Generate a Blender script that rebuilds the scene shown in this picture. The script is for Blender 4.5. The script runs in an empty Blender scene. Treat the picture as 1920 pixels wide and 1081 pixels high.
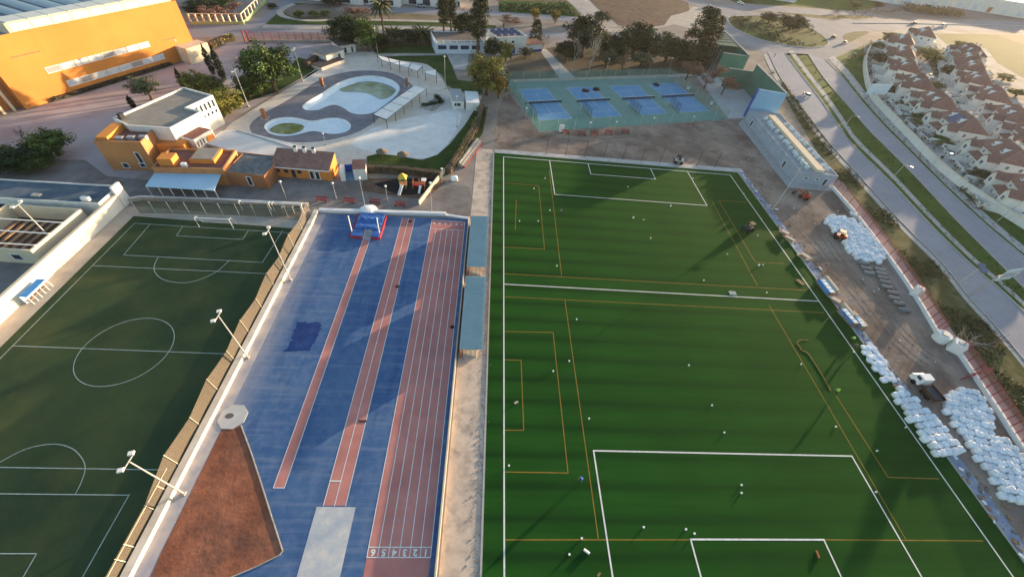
import bpy, math, random
import numpy as np
from mathutils import Vector, Matrix
from mathutils.geometry import tessellate_polygon
random.seed(7)
S = bpy.context.scene
COL = S.collection
R_ = math.radians
# ---------------------------------------------------------------- camera (solved from the football pitch markings)
FPX, CX, CY, CZ, PI_, YA, RO = 747.477384, -4.64318992, -53.4984238, 56.9671586, .822906185, .118582887, .140447234
Fv = Vector((math.sin(YA)*math.cos(PI_), math.cos(YA)*math.cos(PI_), -math.sin(PI_)))
Rv = Vector((math.cos(YA), -math.sin(YA), 0)); Uv = Rv.cross(Fv)
R2 = Rv*math.cos(RO)+Uv*math.sin(RO); U2 = -Rv*math.sin(RO)+Uv*math.cos(RO)
CAM = Vector((CX, CY, CZ))
def P(u, v, z=0.0):
    d = Fv+R2*((u-960)/FPX)-U2*((v-540.5)/FPX)
    return CAM+d*((z-CZ)/d.z)
def PS(pts, z=0.0): return [P(u, v, z) for u, v in pts]
def px(p):
    d = Vector(p)-CAM; c = d.dot(Fv)
    return 960+FPX*d.dot(R2)/c, 540.5-FPX*d.dot(U2)/c
def hgt(bu, bv, tu, tv):
    b = P(bu, bv); best = (1e9, 1)
    for k in range(2, 240):
        q = px((b.x, b.y, k*.1)); e = (q[0]-tu)**2+(q[1]-tv)**2
        if e < best[0]: best = (e, k*.1)
    return best[1]
cam = bpy.data.objects.new('camera', bpy.data.cameras.new('camera')); COL.objects.link(cam)
M = Matrix((R2, U2, -Fv)).transposed().to_4x4(); M.translation = CAM
cam.matrix_world = M
cam.data.sensor_width = 36; cam.data.lens = FPX/1920*36; cam.data.clip_end = 6000; cam.data.clip_start = .5
S.camera = cam
# ---------------------------------------------------------------- light
AZ, EL = math.atan2(.78, .625), R_(5.4)
w = bpy.data.worlds.new('World'); S.world = w; w.use_nodes = True
nt = w.node_tree; bg = nt.nodes['Background']
sky = nt.nodes.new('ShaderNodeTexSky'); sky.sky_type = 'NISHITA'; sky.sun_disc = False
sky.sun_elevation = EL; sky.sun_rotation = AZ; sky.air_density = 1.0; sky.dust_density = 1.2; sky.ozone_density = 1.5
nt.links.new(sky.outputs[0], bg.inputs[0]); bg.inputs[1].default_value = .15
sl = bpy.data.lights.new('sun', 'SUN'); sl.energy = 5.0; sl.angle = R_(.6); sl.color = (1, .74, .46)
so = bpy.data.objects.new('sun', sl); COL.objects.link(so)
SD = Vector((math.sin(AZ)*math.cos(EL), math.cos(AZ)*math.cos(EL), math.sin(EL)))
so.rotation_euler = SD.to_track_quat('Z', 'Y').to_euler(); so.location = (150, 150, 150)
S.view_settings.view_transform = 'Standard'; S.view_settings.look = 'None'; S.view_settings.gamma = 1
S.view_settings.use_curve_mapping = False; S.view_settings.exposure = 1.8
# ---------------------------------------------------------------- materials
def mat(name, c1, c2=None, sc=.3, rough=.95, bump=0., bsc=None, spec=.04, c3=None, sc3=2.5, metal=0., lo=.35, hi=.65, f3=.5, rnd=0., st=None):
    m = bpy.data.materials.new(name); m.use_nodes = True; t = m.node_tree; N = t.nodes; L = t.links
    b = N['Principled BSDF']; b.inputs['Roughness'].default_value = rough; b.inputs['Metallic'].default_value = metal
    b.inputs['Specular IOR Level'].default_value = spec
    tc = N.new('ShaderNodeTexCoord')
    def noise(s, det=5, st=None):
        n = N.new('ShaderNodeTexNoise'); n.inputs['Scale'].default_value = s; n.inputs['Detail'].default_value = det
        n.inputs['Roughness'].default_value = .62
        src = tc.outputs['Object']
        if st:
            mp = N.new('ShaderNodeMapping'); mp.inputs['Scale'].default_value = st; L.new(src, mp.inputs[0]); src = mp.outputs[0]
        L.new(src, n.inputs['Vector']); return n
    def ramp(src, a, b_, ca, cb):
        r = N.new('ShaderNodeValToRGB'); r.color_ramp.elements[0].position = a; r.color_ramp.elements[1].position = b_
        r.color_ramp.elements[0].color = (*ca, 1); r.color_ramp.elements[1].color = (*cb, 1); L.new(src, r.inputs[0]); return r
    out = None
    if c2 is not None:
        out = ramp(noise(sc).outputs[0], lo, hi, c1, c2).outputs[0]
        if c3 is not None:
            mx = N.new('ShaderNodeMix'); mx.data_type = 'RGBA'
            r = ramp(noise(sc3, 4, st).outputs[0], .45, .75, (0, 0, 0), (f3, f3, f3))
            L.new(r.outputs[0], mx.inputs[0]); L.new(out, mx.inputs[6]); mx.inputs[7].default_value = (*c3, 1); out = mx.outputs[2]
    if rnd:
        hs = N.new('ShaderNodeHueSaturation'); oi = N.new('ShaderNodeObjectInfo')
        mr = N.new('ShaderNodeMapRange'); mr.inputs[3].default_value = 1-rnd; mr.inputs[4].default_value = 1+rnd
        L.new(oi.outputs['Random'], mr.inputs[0]); L.new(mr.outputs[0], hs.inputs['Value'])
        if out is None: hs.inputs['Color'].default_value = (*c1, 1)
        else: L.new(out, hs.inputs['Color'])
        out = hs.outputs[0]
    if out is None: b.inputs['Base Color'].default_value = (*c1, 1)
    else: L.new(out, b.inputs['Base Color'])
    if bump:
        bn = N.new('ShaderNodeBump'); bn.inputs['Strength'].default_value = bump; bn.inputs['Distance'].default_value = .1
        L.new(noise(bsc or sc*6, 3).outputs[0], bn.inputs['Height']); L.new(bn.outputs[0], b.inputs['Normal'])
    return m
def mesh_mat(name, c, fac):
    'open wire mesh or netting: part of the light passes through'
    m = bpy.data.materials.new(name); m.use_nodes = True; t = m.node_tree; N = t.nodes; L = t.links
    b = N['Principled BSDF']; b.inputs['Base Color'].default_value = (*c, 1); b.inputs['Roughness'].default_value = .9
    tr = N.new('ShaderNodeBsdfTransparent'); mx = N.new('ShaderNodeMixShader'); mx.inputs[0].default_value = fac
    L.new(tr.outputs[0], mx.inputs[1]); L.new(b.outputs[0], mx.inputs[2]); L.new(mx.outputs[0], N['Material Output'].inputs[0]); return m
def leaf_mat(name, c1, c2, rnd=.2):
    m = mat(name, c1, c2, sc=.55, rough=.75, rnd=rnd, spec=.15); return m
# ---------------------------------------------------------------- mesh builder
WORLD = {}
class MB:
    def __init__(s): s.v = []; s.f = []; s.m = []; s.c = 0; s.sm = []
    def pts(s, L):
        i = len(s.v); s.v += [tuple(p) for p in L]; return list(range(i, i+len(L)))
    def face(s, idx): s.f.append(tuple(idx)); s.m.append(s.c); return s
    def poly(s, L): s.face(s.pts(L)); return s
    def sheet(s, L, z=None):
        L = [Vector((p[0], p[1], z if z is not None else p[2])) for p in L]
        i = s.pts(L)
        for t in tessellate_polygon([L]):
            a, b, c = (L[k] for k in t)
            up = (b-a).cross(c-a).z > 0
            s.face([i[k] for k in (t if up else t[::-1])])
        return s
    def holed(s, loops, z):
        Ls = [[Vector((p[0], p[1], z)) for p in l] for l in loops]; flat = [p for l in Ls for p in l]; i = s.pts(flat)
        for t in tessellate_polygon(Ls):
            a, b, c = (flat[k] for k in t)
            s.face([i[k] for k in (t if (b-a).cross(c-a).z > 0 else t[::-1])])
        return s
    def wall(s, L, z0, z1, closed=True, flip=False):
        n = len(L); a = s.pts([(p[0], p[1], z0) for p in L]); b = s.pts([(p[0], p[1], z1) for p in L])
        for k in range(n if closed else n-1):
            j = (k+1) % n; q = [a[k], a[j], b[j], b[k]]; s.face(q[::-1] if flip else q)
        return s
    def prism(s, L, z0, z1, bottom=False):
        L = [(p[0], p[1]) for p in L]
        ar = sum(L[i-1][0]*L[i][1]-L[i][0]*L[i-1][1] for i in range(len(L)))
        if ar < 0: L = L[::-1]
        s.wall(L, z0, z1); s.sheet(L, z1)
        if bottom: s.sheet(L, z0)
        return s
    def box(s, c, sz, rz=0.):
        'c = centre of the base, sz = full sizes'
        ca, sa = math.cos(rz), math.sin(rz); L = []
        for x, y in ((-1, -1), (1, -1), (1, 1), (-1, 1)):
            X, Y = x*sz[0]/2, y*sz[1]/2; L.append((c[0]+X*ca-Y*sa, c[1]+X*sa+Y*ca))
        a = s.pts([(p[0], p[1], c[2]) for p in L]); b = s.pts([(p[0], p[1], c[2]+sz[2]) for p in L])
        for k in range(4): s.face((a[k], a[(k+1) % 4], b[(k+1) % 4], b[k]))
        s.face(b); s.face(a[::-1]); return s
    def beam(s, p, q, w, h=None):
        h = h or w; p, q = Vector(p), Vector(q); d = (q-p).normalized()
        up = Vector((0, 0, 1)) if abs(d.z) < .95 else Vector((0, 1, 0))
        x = d.cross(up).normalized()*w/2; y = x.cross(d).normalized()*h/2
        a = s.pts([p-x-y, p+x-y, p+x+y, p-x+y]); b = s.pts([q-x-y, q+x-y, q+x+y, q-x+y])
        for k in range(4): s.face((a[k], a[(k+1) % 4], b[(k+1) % 4], b[k]))
        s.face(a[::-1]); s.face(b); return s
    def tube(s, path, rad, n=6, cap=True):
        path = [Vector(p) for p in path]
        if not isinstance(rad, (list, tuple)): rad = [rad]*len(path)
        prev = None
        for k, p in enumerate(path):
            d = (path[min(k+1, len(path)-1)]-path[max(k-1, 0)]).normalized()
            up = Vector((0, 0, 1)) if abs(d.z) < .9 else Vector((1, 0, 0))
            x = d.cross(up).normalized(); y = x.cross(d)
            r = s.pts([p+(x*math.cos(2*math.pi*j/n)+y*math.sin(2*math.pi*j/n))*rad[k] for j in range(n)])
            if prev:
                for j in range(n): s.face((prev[j], prev[(j+1) % n], r[(j+1) % n], r[j]))
            elif cap: s.face(r[::-1])
            prev = r
        if cap: s.face(prev)
        return s
    def lathe(s, c, prof, n=12):
        prev = None
        for r_, z in prof:
            r = s.pts([(c[0]+r_*math.cos(2*math.pi*j/n), c[1]+r_*math.sin(2*math.pi*j/n), c[2]+z) for j in range(n)])
            if prev:
                for j in range(n): s.face((prev[j], prev[(j+1) % n], r[(j+1) % n], r[j]))
            prev = r
        s.face(prev); return s
    def strip(s, L, R, z):
        'ribbon between two outlines with the same number of points'
        a = s.pts([(p[0], p[1], z) for p in L]); b = s.pts([(p[0], p[1], z) for p in R])
        for k in range(len(L)-1): 
            q = [Vector(s.v[i]) for i in (a[k], b[k], b[k+1])]
            f = (a[k], b[k], b[k+1], a[k+1]); s.face(f if (q[1]-q[0]).cross(q[2]-q[0]).z > 0 else f[::-1])
        return s
    def build(s, name, mats, parent=None, smooth=False):
        v = s.v
        if parent is not None:
            r = parent
            while r.parent: r = r.parent
            if r.name in WORLD:
                o = WORLD[r.name]; v = [(p[0]-o[0], p[1]-o[1], p[2]-o[2]) for p in v]
        me = bpy.data.meshes.new(name); me.from_pydata(v, [], s.f)
        for m in (mats if isinstance(mats, (list, tuple)) else [mats]): me.materials.append(m)
        me.polygons.foreach_set('material_index', s.m)
        if smooth: me.polygons.foreach_set('use_smooth', [True]*len(s.f))
        me.update()
        o = bpy.data.objects.new(name, me); COL.objects.link(o)
        if parent is not None: o.parent = parent
        return o
def tag(o, label=None, cat=None, group=None, kind=None):
    if label: o['label'] = label
    if cat: o['category'] = cat
    if group: o['group'] = group
    if kind: o['kind'] = kind
    return o
def E(name, loc, label, cat, group=None, rz=0., world=True):
    o = bpy.data.objects.new(name, None); COL.objects.link(o); o.empty_display_size = .3
    o.location = loc
    if world: WORLD[o.name] = tuple(loc)
    else: o.rotation_euler = (0, 0, rz)
    return tag(o, label, cat, group)
def dup(r, loc, rz=0., sc=(1, 1, 1), label=None, cat=None, group=None):
    def cp(o, par):
        c = o.copy(); COL.objects.link(c)
        if par is not None: c.parent = par
        for ch in list(o.children): cp(ch, c)
        return c
    c = cp(r, None); c.location = loc; c.rotation_euler = (0, 0, rz); c.scale = sc
    if label: c['label'] = label
    if cat: c['category'] = cat
    if group: c['group'] = group
    elif 'group' in c: del c['group']
    return c
USED = set()
def place(proto, loc, rz=0., sc=(1, 1, 1), **k):
    'the first call moves the first one itself, the next calls copy it'
    if proto.name not in USED:
        USED.add(proto.name); proto.location = loc; proto.rotation_euler = (0, 0, rz); proto.scale = sc
        for a, b in (('label', k.get('label')), ('category', k.get('cat')), ('group', k.get('group'))):
            if b: proto[a] = b
        return proto
    return dup(proto, loc, rz, sc, **k)
def struct(name, mb, m, smooth=False): return tag(mb.build(name, m, None, smooth), kind='structure')
def smooth_loop(pts, n=5, closed=True):
    pts = [Vector((p[0], p[1], 0)) for p in pts]; N = len(pts); out = []
    for i in range(N if closed else N-1):
        g = (lambda k: pts[k % N]) if closed else (lambda k: pts[max(0, min(N-1, k))])
        a, b, c, d = g(i-1), g(i), g(i+1), g(i+2)
        for k in range(n):
            t = k/n
            out.append(.5*((2*b)+(c-a)*t+(2*a-5*b+4*c-d)*t*t+(3*b-a-3*c+d)*t**3))
    if not closed: out.append(pts[-1])
    return out
def inset(loop, d):
    'move a closed outline inwards by d'
    n = len(loop); ar = sum(loop[i-1][0]*loop[i][1]-loop[i][0]*loop[i-1][1] for i in range(n)); sg = 1 if ar > 0 else -1
    out = []
    for i in range(n):
        a, b = Vector(loop[i-1][:2]), Vector(loop[(i+1) % n][:2]); t = (b-a)
        nrm = Vector((-t.y, t.x)).normalized()*sg*d; out.append(Vector((loop[i][0]+nrm.x, loop[i][1]+nrm.y, 0)))
    return out
class Fr:
    'plan frame of a building: origin p0, a along p0->p1, b to the left of it (or right with side=-1)'
    def __init__(s, p0, p1, side=1):
        s.o = Vector((p0[0], p0[1], 0)); d = Vector((p1[0]-p0[0], p1[1]-p0[1], 0)); s.L = d.length; s.x = d.normalized()
        s.y = Vector((-s.x.y, s.x.x, 0))*side; s.side = side; s.rz = math.atan2(s.x.y, s.x.x)
    def w(s, a, b, z=0.): p = s.o+s.x*a+s.y*b; return Vector((p.x, p.y, z))
    def rect(s, a0, a1, b0, b1): return [s.w(a0, b0), s.w(a1, b0), s.w(a1, b1), s.w(a0, b1)]
    def inv(s, p): d = Vector((p[0], p[1], 0))-s.o; return d.dot(s.x), d.dot(s.y)
def fbox(mb, fr, a0, a1, b0, b1, z0, z1): return mb.prism(fr.rect(a0, a1, b0, b1), z0, z1, True)
# ================================================================ setting: ground, pitches, roads
def turf_mat():
    m = bpy.data.materials.new('new_turf'); m.use_nodes = True; t = m.node_tree; N = t.nodes; L = t.links
    b = N['Principled BSDF']; b.inputs['Roughness'].default_value = .95; b.inputs['Specular IOR Level'].default_value = .03; b.inputs['Sheen Weight'].default_value = .06; b.inputs['Sheen Roughness'].default_value = .4; b.inputs['Sheen Tint'].default_value = (.25, .5, .04, 1)
    g = N.new('ShaderNodeTexCoord'); sp = N.new('ShaderNodeSeparateXYZ'); L.new(g.outputs['Object'], sp.inputs[0])
    def mth(op, a, c=None):
        n = N.new('ShaderNodeMath'); n.operation = op
        for i, x in enumerate((a, c)):
            if x is None: continue
            if isinstance(x, (int, float)): n.inputs[i].default_value = x
            else: L.new(x, n.inputs[i])
        return n.outputs[0]
    mp = N.new('ShaderNodeMapping'); mp.inputs['Scale'].default_value = (.035, .5, 1); L.new(g.outputs['Object'], mp.inputs[0])
    n1 = N.new('ShaderNodeTexNoise'); n1.inputs['Scale'].default_value = 1.0; n1.inputs['Detail'].default_value = 4; L.new(mp.outputs[0], n1.inputs[0])
    fr = mth('FRACT', mth('DIVIDE', mth('ADD', mth('ADD', sp.outputs['Y'], 4.8+402), mth('MULTIPLY', mth('SUBTRACT', n1.outputs[0], .5), .9)), 4.02))
    r = N.new('ShaderNodeValToRGB'); e = r.color_ramp.elements
    e[0].position = 0; e[0].color = (.3, .3, .3, 1); e[1].position = 1; e[1].color = (.36, .36, .36, 1)
    for p_, c_ in ((.1, .45), (.22, .75), (.55, 1.0), (.85, .8), (.94, .5)):
        k = e.new(p_); k.color = (c_, c_, c_, 1)
    L.new(fr, r.inputs[0])
    n2 = N.new('ShaderNodeTexNoise'); n2.inputs['Scale'].default_value = .07; n2.inputs['Detail'].default_value = 5; L.new(g.outputs['Object'], n2.inputs[0])
    fd = N.new('ShaderNodeMapRange'); fd.inputs[1].default_value = 2; fd.inputs[2].default_value = 52; fd.inputs[3].default_value = .7; fd.inputs[4].default_value = .2
    L.new(sp.outputs['X'], fd.inputs[0])
    mx = N.new('ShaderNodeMix'); mx.data_type = 'FLOAT'; L.new(fd.outputs[0], mx.inputs[0]); mx.inputs[2].default_value = .74; L.new(r.outputs[0], mx.inputs[3])
    v = mth('MULTIPLY', mx.outputs[0], mth('ADD', mth('MULTIPLY', n2.outputs[0], .7), .62))
    n3 = N.new('ShaderNodeTexNoise'); n3.inputs['Scale'].default_value = 3.; n3.inputs['Detail'].default_value = 3; L.new(mp.outputs[0], n3.inputs[0])
    v = mth('MULTIPLY', v, mth('ADD', mth('MULTIPLY', n3.outputs[0], .5), .75))
    cr = N.new('ShaderNodeValToRGB'); cr.color_ramp.elements[0].color = (.0025, .018, .006, 1); cr.color_ramp.elements[1].color = (.017, .078, .012, 1)
    cr.color_ramp.elements[0].position = .1; L.new(v, cr.inputs[0]); L.new(cr.outputs[0], b.inputs['Base Color'])
    n4 = N.new('ShaderNodeTexNoise'); n4.inputs['Scale'].default_value = 12; L.new(g.outputs['Object'], n4.inputs[0])
    bp = N.new('ShaderNodeBump'); bp.inputs['Strength'].default_value = .5; bp.inputs['Distance'].default_value = .05
    L.new(n4.outputs[0], bp.inputs['Height']); L.new(bp.outputs[0], b.inputs['Normal'])
    return m
M_ground = mat('dusty_ground', (.29, .25, .22), (.19, .15, .125), .05, c3=(.4, .36, .33), sc3=.4, bump=.4, bsc=2)
M_site = mat('site_soil', (.34, .265, .215), (.18, .135, .11), .09, c3=(.11, .075, .06), sc3=.14, bump=.7, bsc=1.2, f3=.9)
M_park = mat('car_park_soil', (.43, .385, .39), (.35, .305, .305), .06, c3=(.25, .15, .12), sc3=.09, f3=.6)
M_asph = mat('asphalt', (.31, .31, .345), (.255, .26, .295), .1, c3=(.2, .2, .22), sc3=.6, f3=.4)
M_asph2 = mat('old_asphalt', (.26, .26, .285), (.22, .22, .24), .1, c3=(.19, .19, .2), sc3=.6, f3=.4)
M_kerb = mat('kerb_concrete', (.42, .41, .4), (.33, .32, .31), .8)
M_conc = mat('concrete', (.42, .39, .35), (.32, .29, .25), .35, c3=(.2, .17, .14), sc3=1.2, f3=.7)
M_pave = mat('terrace_paving', (.66, .6, .53), (.58, .53, .47), .12, c3=(.38, .35, .31), sc3=.5, f3=.5)
M_paveW = mat('pale_terrace', (.74, .73, .7), (.66, .65, .62), .15, c3=(.4, .37, .33), sc3=.35, f3=.35)
M_deck = mat('pool_deck', (.23, .225, .25), (.165, .16, .18), .25, c3=(.31, .27, .26), sc3=.7, f3=.5)
M_grass = mat('lawn', (.05, .085, .02), (.028, .055, .014), .25, c3=(.1, .1, .04), sc3=.12, f3=.6, bump=.6, bsc=8)
M_verge = mat('verge_grass', (.04, .10, .016), (.024, .062, .012), .15, c3=(.085, .13, .03), sc3=.12, f3=.7, bump=.6, bsc=5)
M_dryg = mat('dry_grass', (.08, .08, .035), (.038, .055, .016), .15, c3=(.2, .17, .1), sc3=.4, f3=.7, bump=.5, bsc=5)
M_plough = mat('ploughed_soil', (.13, .085, .065), (.085, .055, .045), .09, c3=(.2, .16, .12), sc3=.3, f3=.6, bump=.6)
M_field = mat('sunny_field', (.10, .115, .028), (.06, .08, .02), .03, c3=(.14, .12, .045), sc3=.1, f3=.6)
M_mauve = mat('far_soil', (.24, .19, .17), (.18, .15, .13), .02)
M_white = mat('white_marking', (.78, .78, .76), (.6, .6, .58), 1.5, rough=.7)
M_whited = mat('worn_white_marking', (.5, .55, .5), (.36, .42, .38), 1.5, rough=.8)
M_yell = mat('yellow_marking', (.33, .2, .045), (.24, .14, .03), .6, rough=.8)
M_oldturf = mat('old_turf', (.052, .078, .034), (.028, .05, .028), .045, c3=(.075, .088, .036), sc3=.16, f3=.8, bump=.4, bsc=10)
M_blue = mat('blue_track', (.045, .105, .24), (.085, .155, .28), .11, c3=(.2, .24, .34), sc3=.8, f3=.35, lo=.36, hi=.72)
M_red = mat('red_track', (.53, .23, .2), (.4, .165, .15), .2, c3=(.4, .2, .17), sc3=.6, f3=.5)
M_navy = mat('fresh_blue', (.018, .04, .15), (.03, .075, .21), .6, lo=.4, hi=.75)
M_sand = mat('grey_sand', (.55, .53, .5), (.4, .43, .47), .5, c3=(.32, .38, .46), sc3=1.1, f3=.7)
M_clay = mat('brown_clay', (.36, .145, .085), (.2, .075, .045), .22, c3=(.1, .06, .05), sc3=.2, f3=.9, bump=.5)
M_path = mat('pale_path', (.46, .41, .35), (.36, .31, .26), .3)
def sheet(name, pts, z, m, sm=0, skirt=0):
    L = smooth_loop(PS(pts), sm) if sm else PS(pts)
    mb = MB().sheet(L, z)
    if skirt:
        ar = sum(L[i-1][0]*L[i][1]-L[i][0]*L[i-1][1] for i in range(len(L)))
        mb.wall(L, z-skirt, z, flip=ar < 0)
    return struct(name, mb, m)
# --- pool outlines first (the ground has an opening under the pool deck)
Z = lambda L, x0, y0, k: [(x0+a/k, y0+b/k) for a, b in L]
deck_px = [(468, 240), (474, 228), (494, 213), (520, 199), (556, 178), (596, 152), (624, 141), (660, 134), (700, 133), (735, 138), (760, 150), (774, 162), (777, 176), (764, 190), (740, 206), (715, 218), (698, 232), (668, 249), (630, 260), (590, 266), (550, 267), (508, 262), (478, 253)]
pool_px = Z([(350, 795), (400, 755), (480, 710), (560, 655), (640, 612), (730, 583), (850, 568), (960, 580), (1040, 612), (1078, 655), (1062, 705), (1010, 755), (950, 800), (890, 842), (800, 860), (715, 848), (650, 808), (590, 788), (530, 800), (470, 825), (400, 830), (360, 818)], 480, 0, 4)
wade_px = Z([(62, 955), (90, 915), (160, 888), (250, 880), (330, 890), (395, 905), (450, 905), (520, 890), (600, 885), (670, 900), (710, 935), (700, 975), (640, 1000), (560, 1005), (490, 992), (420, 985), (350, 1000), (270, 1018), (180, 1020), (105, 1000)], 480, 0, 4)
deckL, poolL, wadeL = smooth_loop(PS(deck_px), 4), smooth_loop(PS(pool_px), 4), smooth_loop(PS(wade_px), 4)
bx0, bx1 = min(p.x for p in poolL+wadeL), max(p.x for p in poolL+wadeL); by0, by1 = min(p.y for p in poolL+wadeL), max(p.y for p in poolL+wadeL)
bx0 += -.3; bx1 += .3; by0 -= .3; by1 += .3
g = MB(); B = 4000
for a0, a1, b0, b1 in ((-B, B, -B, by0), (-B, B, by1, B), (-B, bx0, by0, by1), (bx1, B, by0, by1)): g.poly([(a0, b0, 0), (a1, b0, 0), (a1, b1, 0), (a0, b1, 0)])
struct('ground', g, M_ground)
rectH = [(bx0, by0), (bx1, by0), (bx1, by1), (bx0, by1)]
terr_px = [(405, 262), (432, 232), (480, 202), (530, 172), (585, 140), (612, 122), (640, 105), (668, 98), (700, 97), (712, 104), (735, 112), (790, 118), (812, 126), (830, 150), (842, 172), (870, 176), (905, 180), (893, 205), (880, 225), (862, 245), (843, 270), (820, 290), (795, 299), (765, 298), (735, 293), (708, 289), (690, 292), (680, 305), (640, 310), (600, 300)]
terrL = PS(terr_px)
struct('pool_terrace', MB().holed([terrL, deckL], .03), M_pave)
dk = MB(); dk.holed([deckL, poolL, wadeL], .05); struct('pool_deck', dk, M_deck)
M_pool = mat('pool_shell', (.76, .84, .88), (.66, .76, .83), .2, c3=(.6, .63, .6), sc3=.8, f3=.4)
M_poolrim = mat('pool_rim', (.74, .75, .74), (.64, .65, .64), .6)
M_algae = mat('algae_water', (.16, .18, .05), (.24, .26, .10), .18, rough=.12, c3=(.36, .42, .36), sc3=.25, f3=.9, spec=.5)
for nm, L, dep in (('swimming_pool_basin', poolL, 1.3), ('wading_pool_basin', wadeL, .5)):
    mb = MB(); n = len(L); mb.c = 0
    I1 = inset(L, 1.1 if dep > 1 else .55); I1 = [Vector((p.x, p.y, 0)) for p in I1]
    ar = sum(L[i-1].x*L[i].y-L[i].x*L[i-1].y for i in range(n))
    a = mb.pts([(p.x, p.y, .055) for p in L]); b = mb.pts([(p.x, p.y, -.25) for p in inset(L, .25)]); c = mb.pts([(p.x, p.y, -dep) for p in I1])
    for k in range(n):
        j = (k+1) % n
        mb.c = 1; q = (a[k], a[j], b[j], b[k]); mb.face(q)
        mb.c = 0; q = (b[k], b[j], c[j], c[k]); mb.face(q)
    mb.sheet(I1, -dep); struct(nm, mb, [M_pool, M_poolrim])
alg = smooth_loop(PS(Z([(625, 672), (700, 640), (800, 612), (900, 615), (990, 640), (1045, 672), (1030, 705), (985, 735), (930, 742), (840, 700), (740, 690), (670, 690)], 480, 0, 4), -1.25), 4)
struct('algae_water', MB().sheet(alg, -1.22), M_algae)
alg2 = smooth_loop(PS(Z([(100, 975), (170, 932), (260, 922), (340, 935), (362, 955), (330, 985), (260, 1005), (170, 1003)], 480, 0, 4), -.45), 4)
struct('algae_puddle', MB().sheet(alg2, -.43), M_algae)
# --- soil, car park
sheet('car_park', [(-60, 235), (50, 207), (378, 108), (430, 80), (640, 82), (640, 106), (560, 150), (475, 200), (430, 232), (400, 262), (240, 340), (60, 300), (-60, 300)], .01, M_park)
sheet('yard', [(-40, 330), (60, 300), (160, 300), (200, 330), (420, 352), (520, 335), (640, 330), (800, 340), (880, 350), (890, 408), (600, 392), (240, 380), (190, 430), (-40, 640)], .014, mat('yard_concrete', (.27, .245, .23), (.17, .15, .14), .12, c3=(.12, .1, .09), sc3=.3, f3=.7))
sheet('site_ground', [(925, 286), (920, 235), (950, 170), (1010, 248), (1365, 226), (1395, 224), (1490, 345), (1562, 356), (1640, 480), (1720, 600), (1800, 690), (1850, 760), (1940, 880), (1990, 1120), (1930, 1120), (1380, 318)], .012, M_site)
sheet('site_path', [(895, 290), (925, 200), (940, 150), (925, 290), (900, 405), (880, 408)], .018, M_ground)
# --- new pitch
xl, xr = -2.6, 69.3
struct('football_pitch_turf', MB().sheet([(xl, -95), (xr, -95), (xr, 50.2), (xl, 50.2)], .02), turf_mat())
W_, L_ = 66.29, 97.02; cxp = W_/2
ln = MB(); zl = .032
def seg(mb, p, q, w=.13, z=zl):
    p, q = Vector((p[0], p[1], 0)), Vector((q[0], q[1], 0)); d = (q-p).normalized()*w/2; n = Vector((-d.y, d.x, 0))
    mb.poly([(a.x, a.y, z) for a in (p-d+n, p-d-n, q+d-n, q+d+n)][::1])
def rectl(mb, x0, x1, y0, y1, w, z, sides='lrbt'):
    if 'l' in sides: seg(mb, (x0, y0), (x0, y1), w, z)
    if 'r' in sides: seg(mb, (x1, y0), (x1, y1), w, z)
    if 'b' in sides: seg(mb, (x0, y0), (x1, y0), w, z)
    if 't' in sides: seg(mb, (x0, y1), (x1, y1), w, z)
lw = .2
rectl(ln, 0, W_, -L_/2, L_/2, lw, zl); seg(ln, (0, 0), (W_, 0), lw)
ln2 = MB()
for s in (1, -1):
    y = s*L_/2
    for hw, d in ((20.16, 16.5), (9.16, 5.5)):
        for xx in (cxp-hw, cxp+hw): seg(ln2, (xx, y-s*.12), (xx, y-s*d), lw, zl+.004)
        seg(ln2, (cxp-hw, y-s*d), (cxp+hw, y-s*d), lw, zl+.008)
ln.v += [] 
struct('pitch_line_white', ln, M_white); struct('penalty_area_line_white', ln2, M_white)
yl = MB()
def yline(a, b, w=.12): seg(yl, P(*a), P(*b), w, zl-.006)
# yellow lines of the two cross pitches
def ycross(y0, y1, xa, xb):
    pass
for a, b in (((946, 513), (1512, 544)), ((946, 556), (1545, 586)), ((1030, 320), (1053, 516)), ((1059, 561), (1122, 1010)), ((946, 1011), (1296, 1011)), ((1544, 1011), (1842, 1013)),
             ((946, 463), (1021, 467)), ((1021, 467), (1010, 348)), ((1010, 348), (946, 343)), ((946, 621), (1037, 623)), ((1037, 623), (1065, 886)), ((1065, 886), (946, 884)),
             ((946, 674), (977, 675)), ((977, 675), (982, 806)), ((982, 806), (946, 806)), ((968, 375), (966, 432)), ((1348, 376), (1400, 379)), ((1348, 376), (1416, 491)), ((1416, 491), (1470, 494)), ((1335, 377), (1420, 535)),
             ((1442, 572), (1698, 1010)), ((1568, 742), (1665, 894)), ((1665, 894), (1760, 897))): yline(a, b)
struct('pitch_line_yellow', yl, M_yell)
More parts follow.
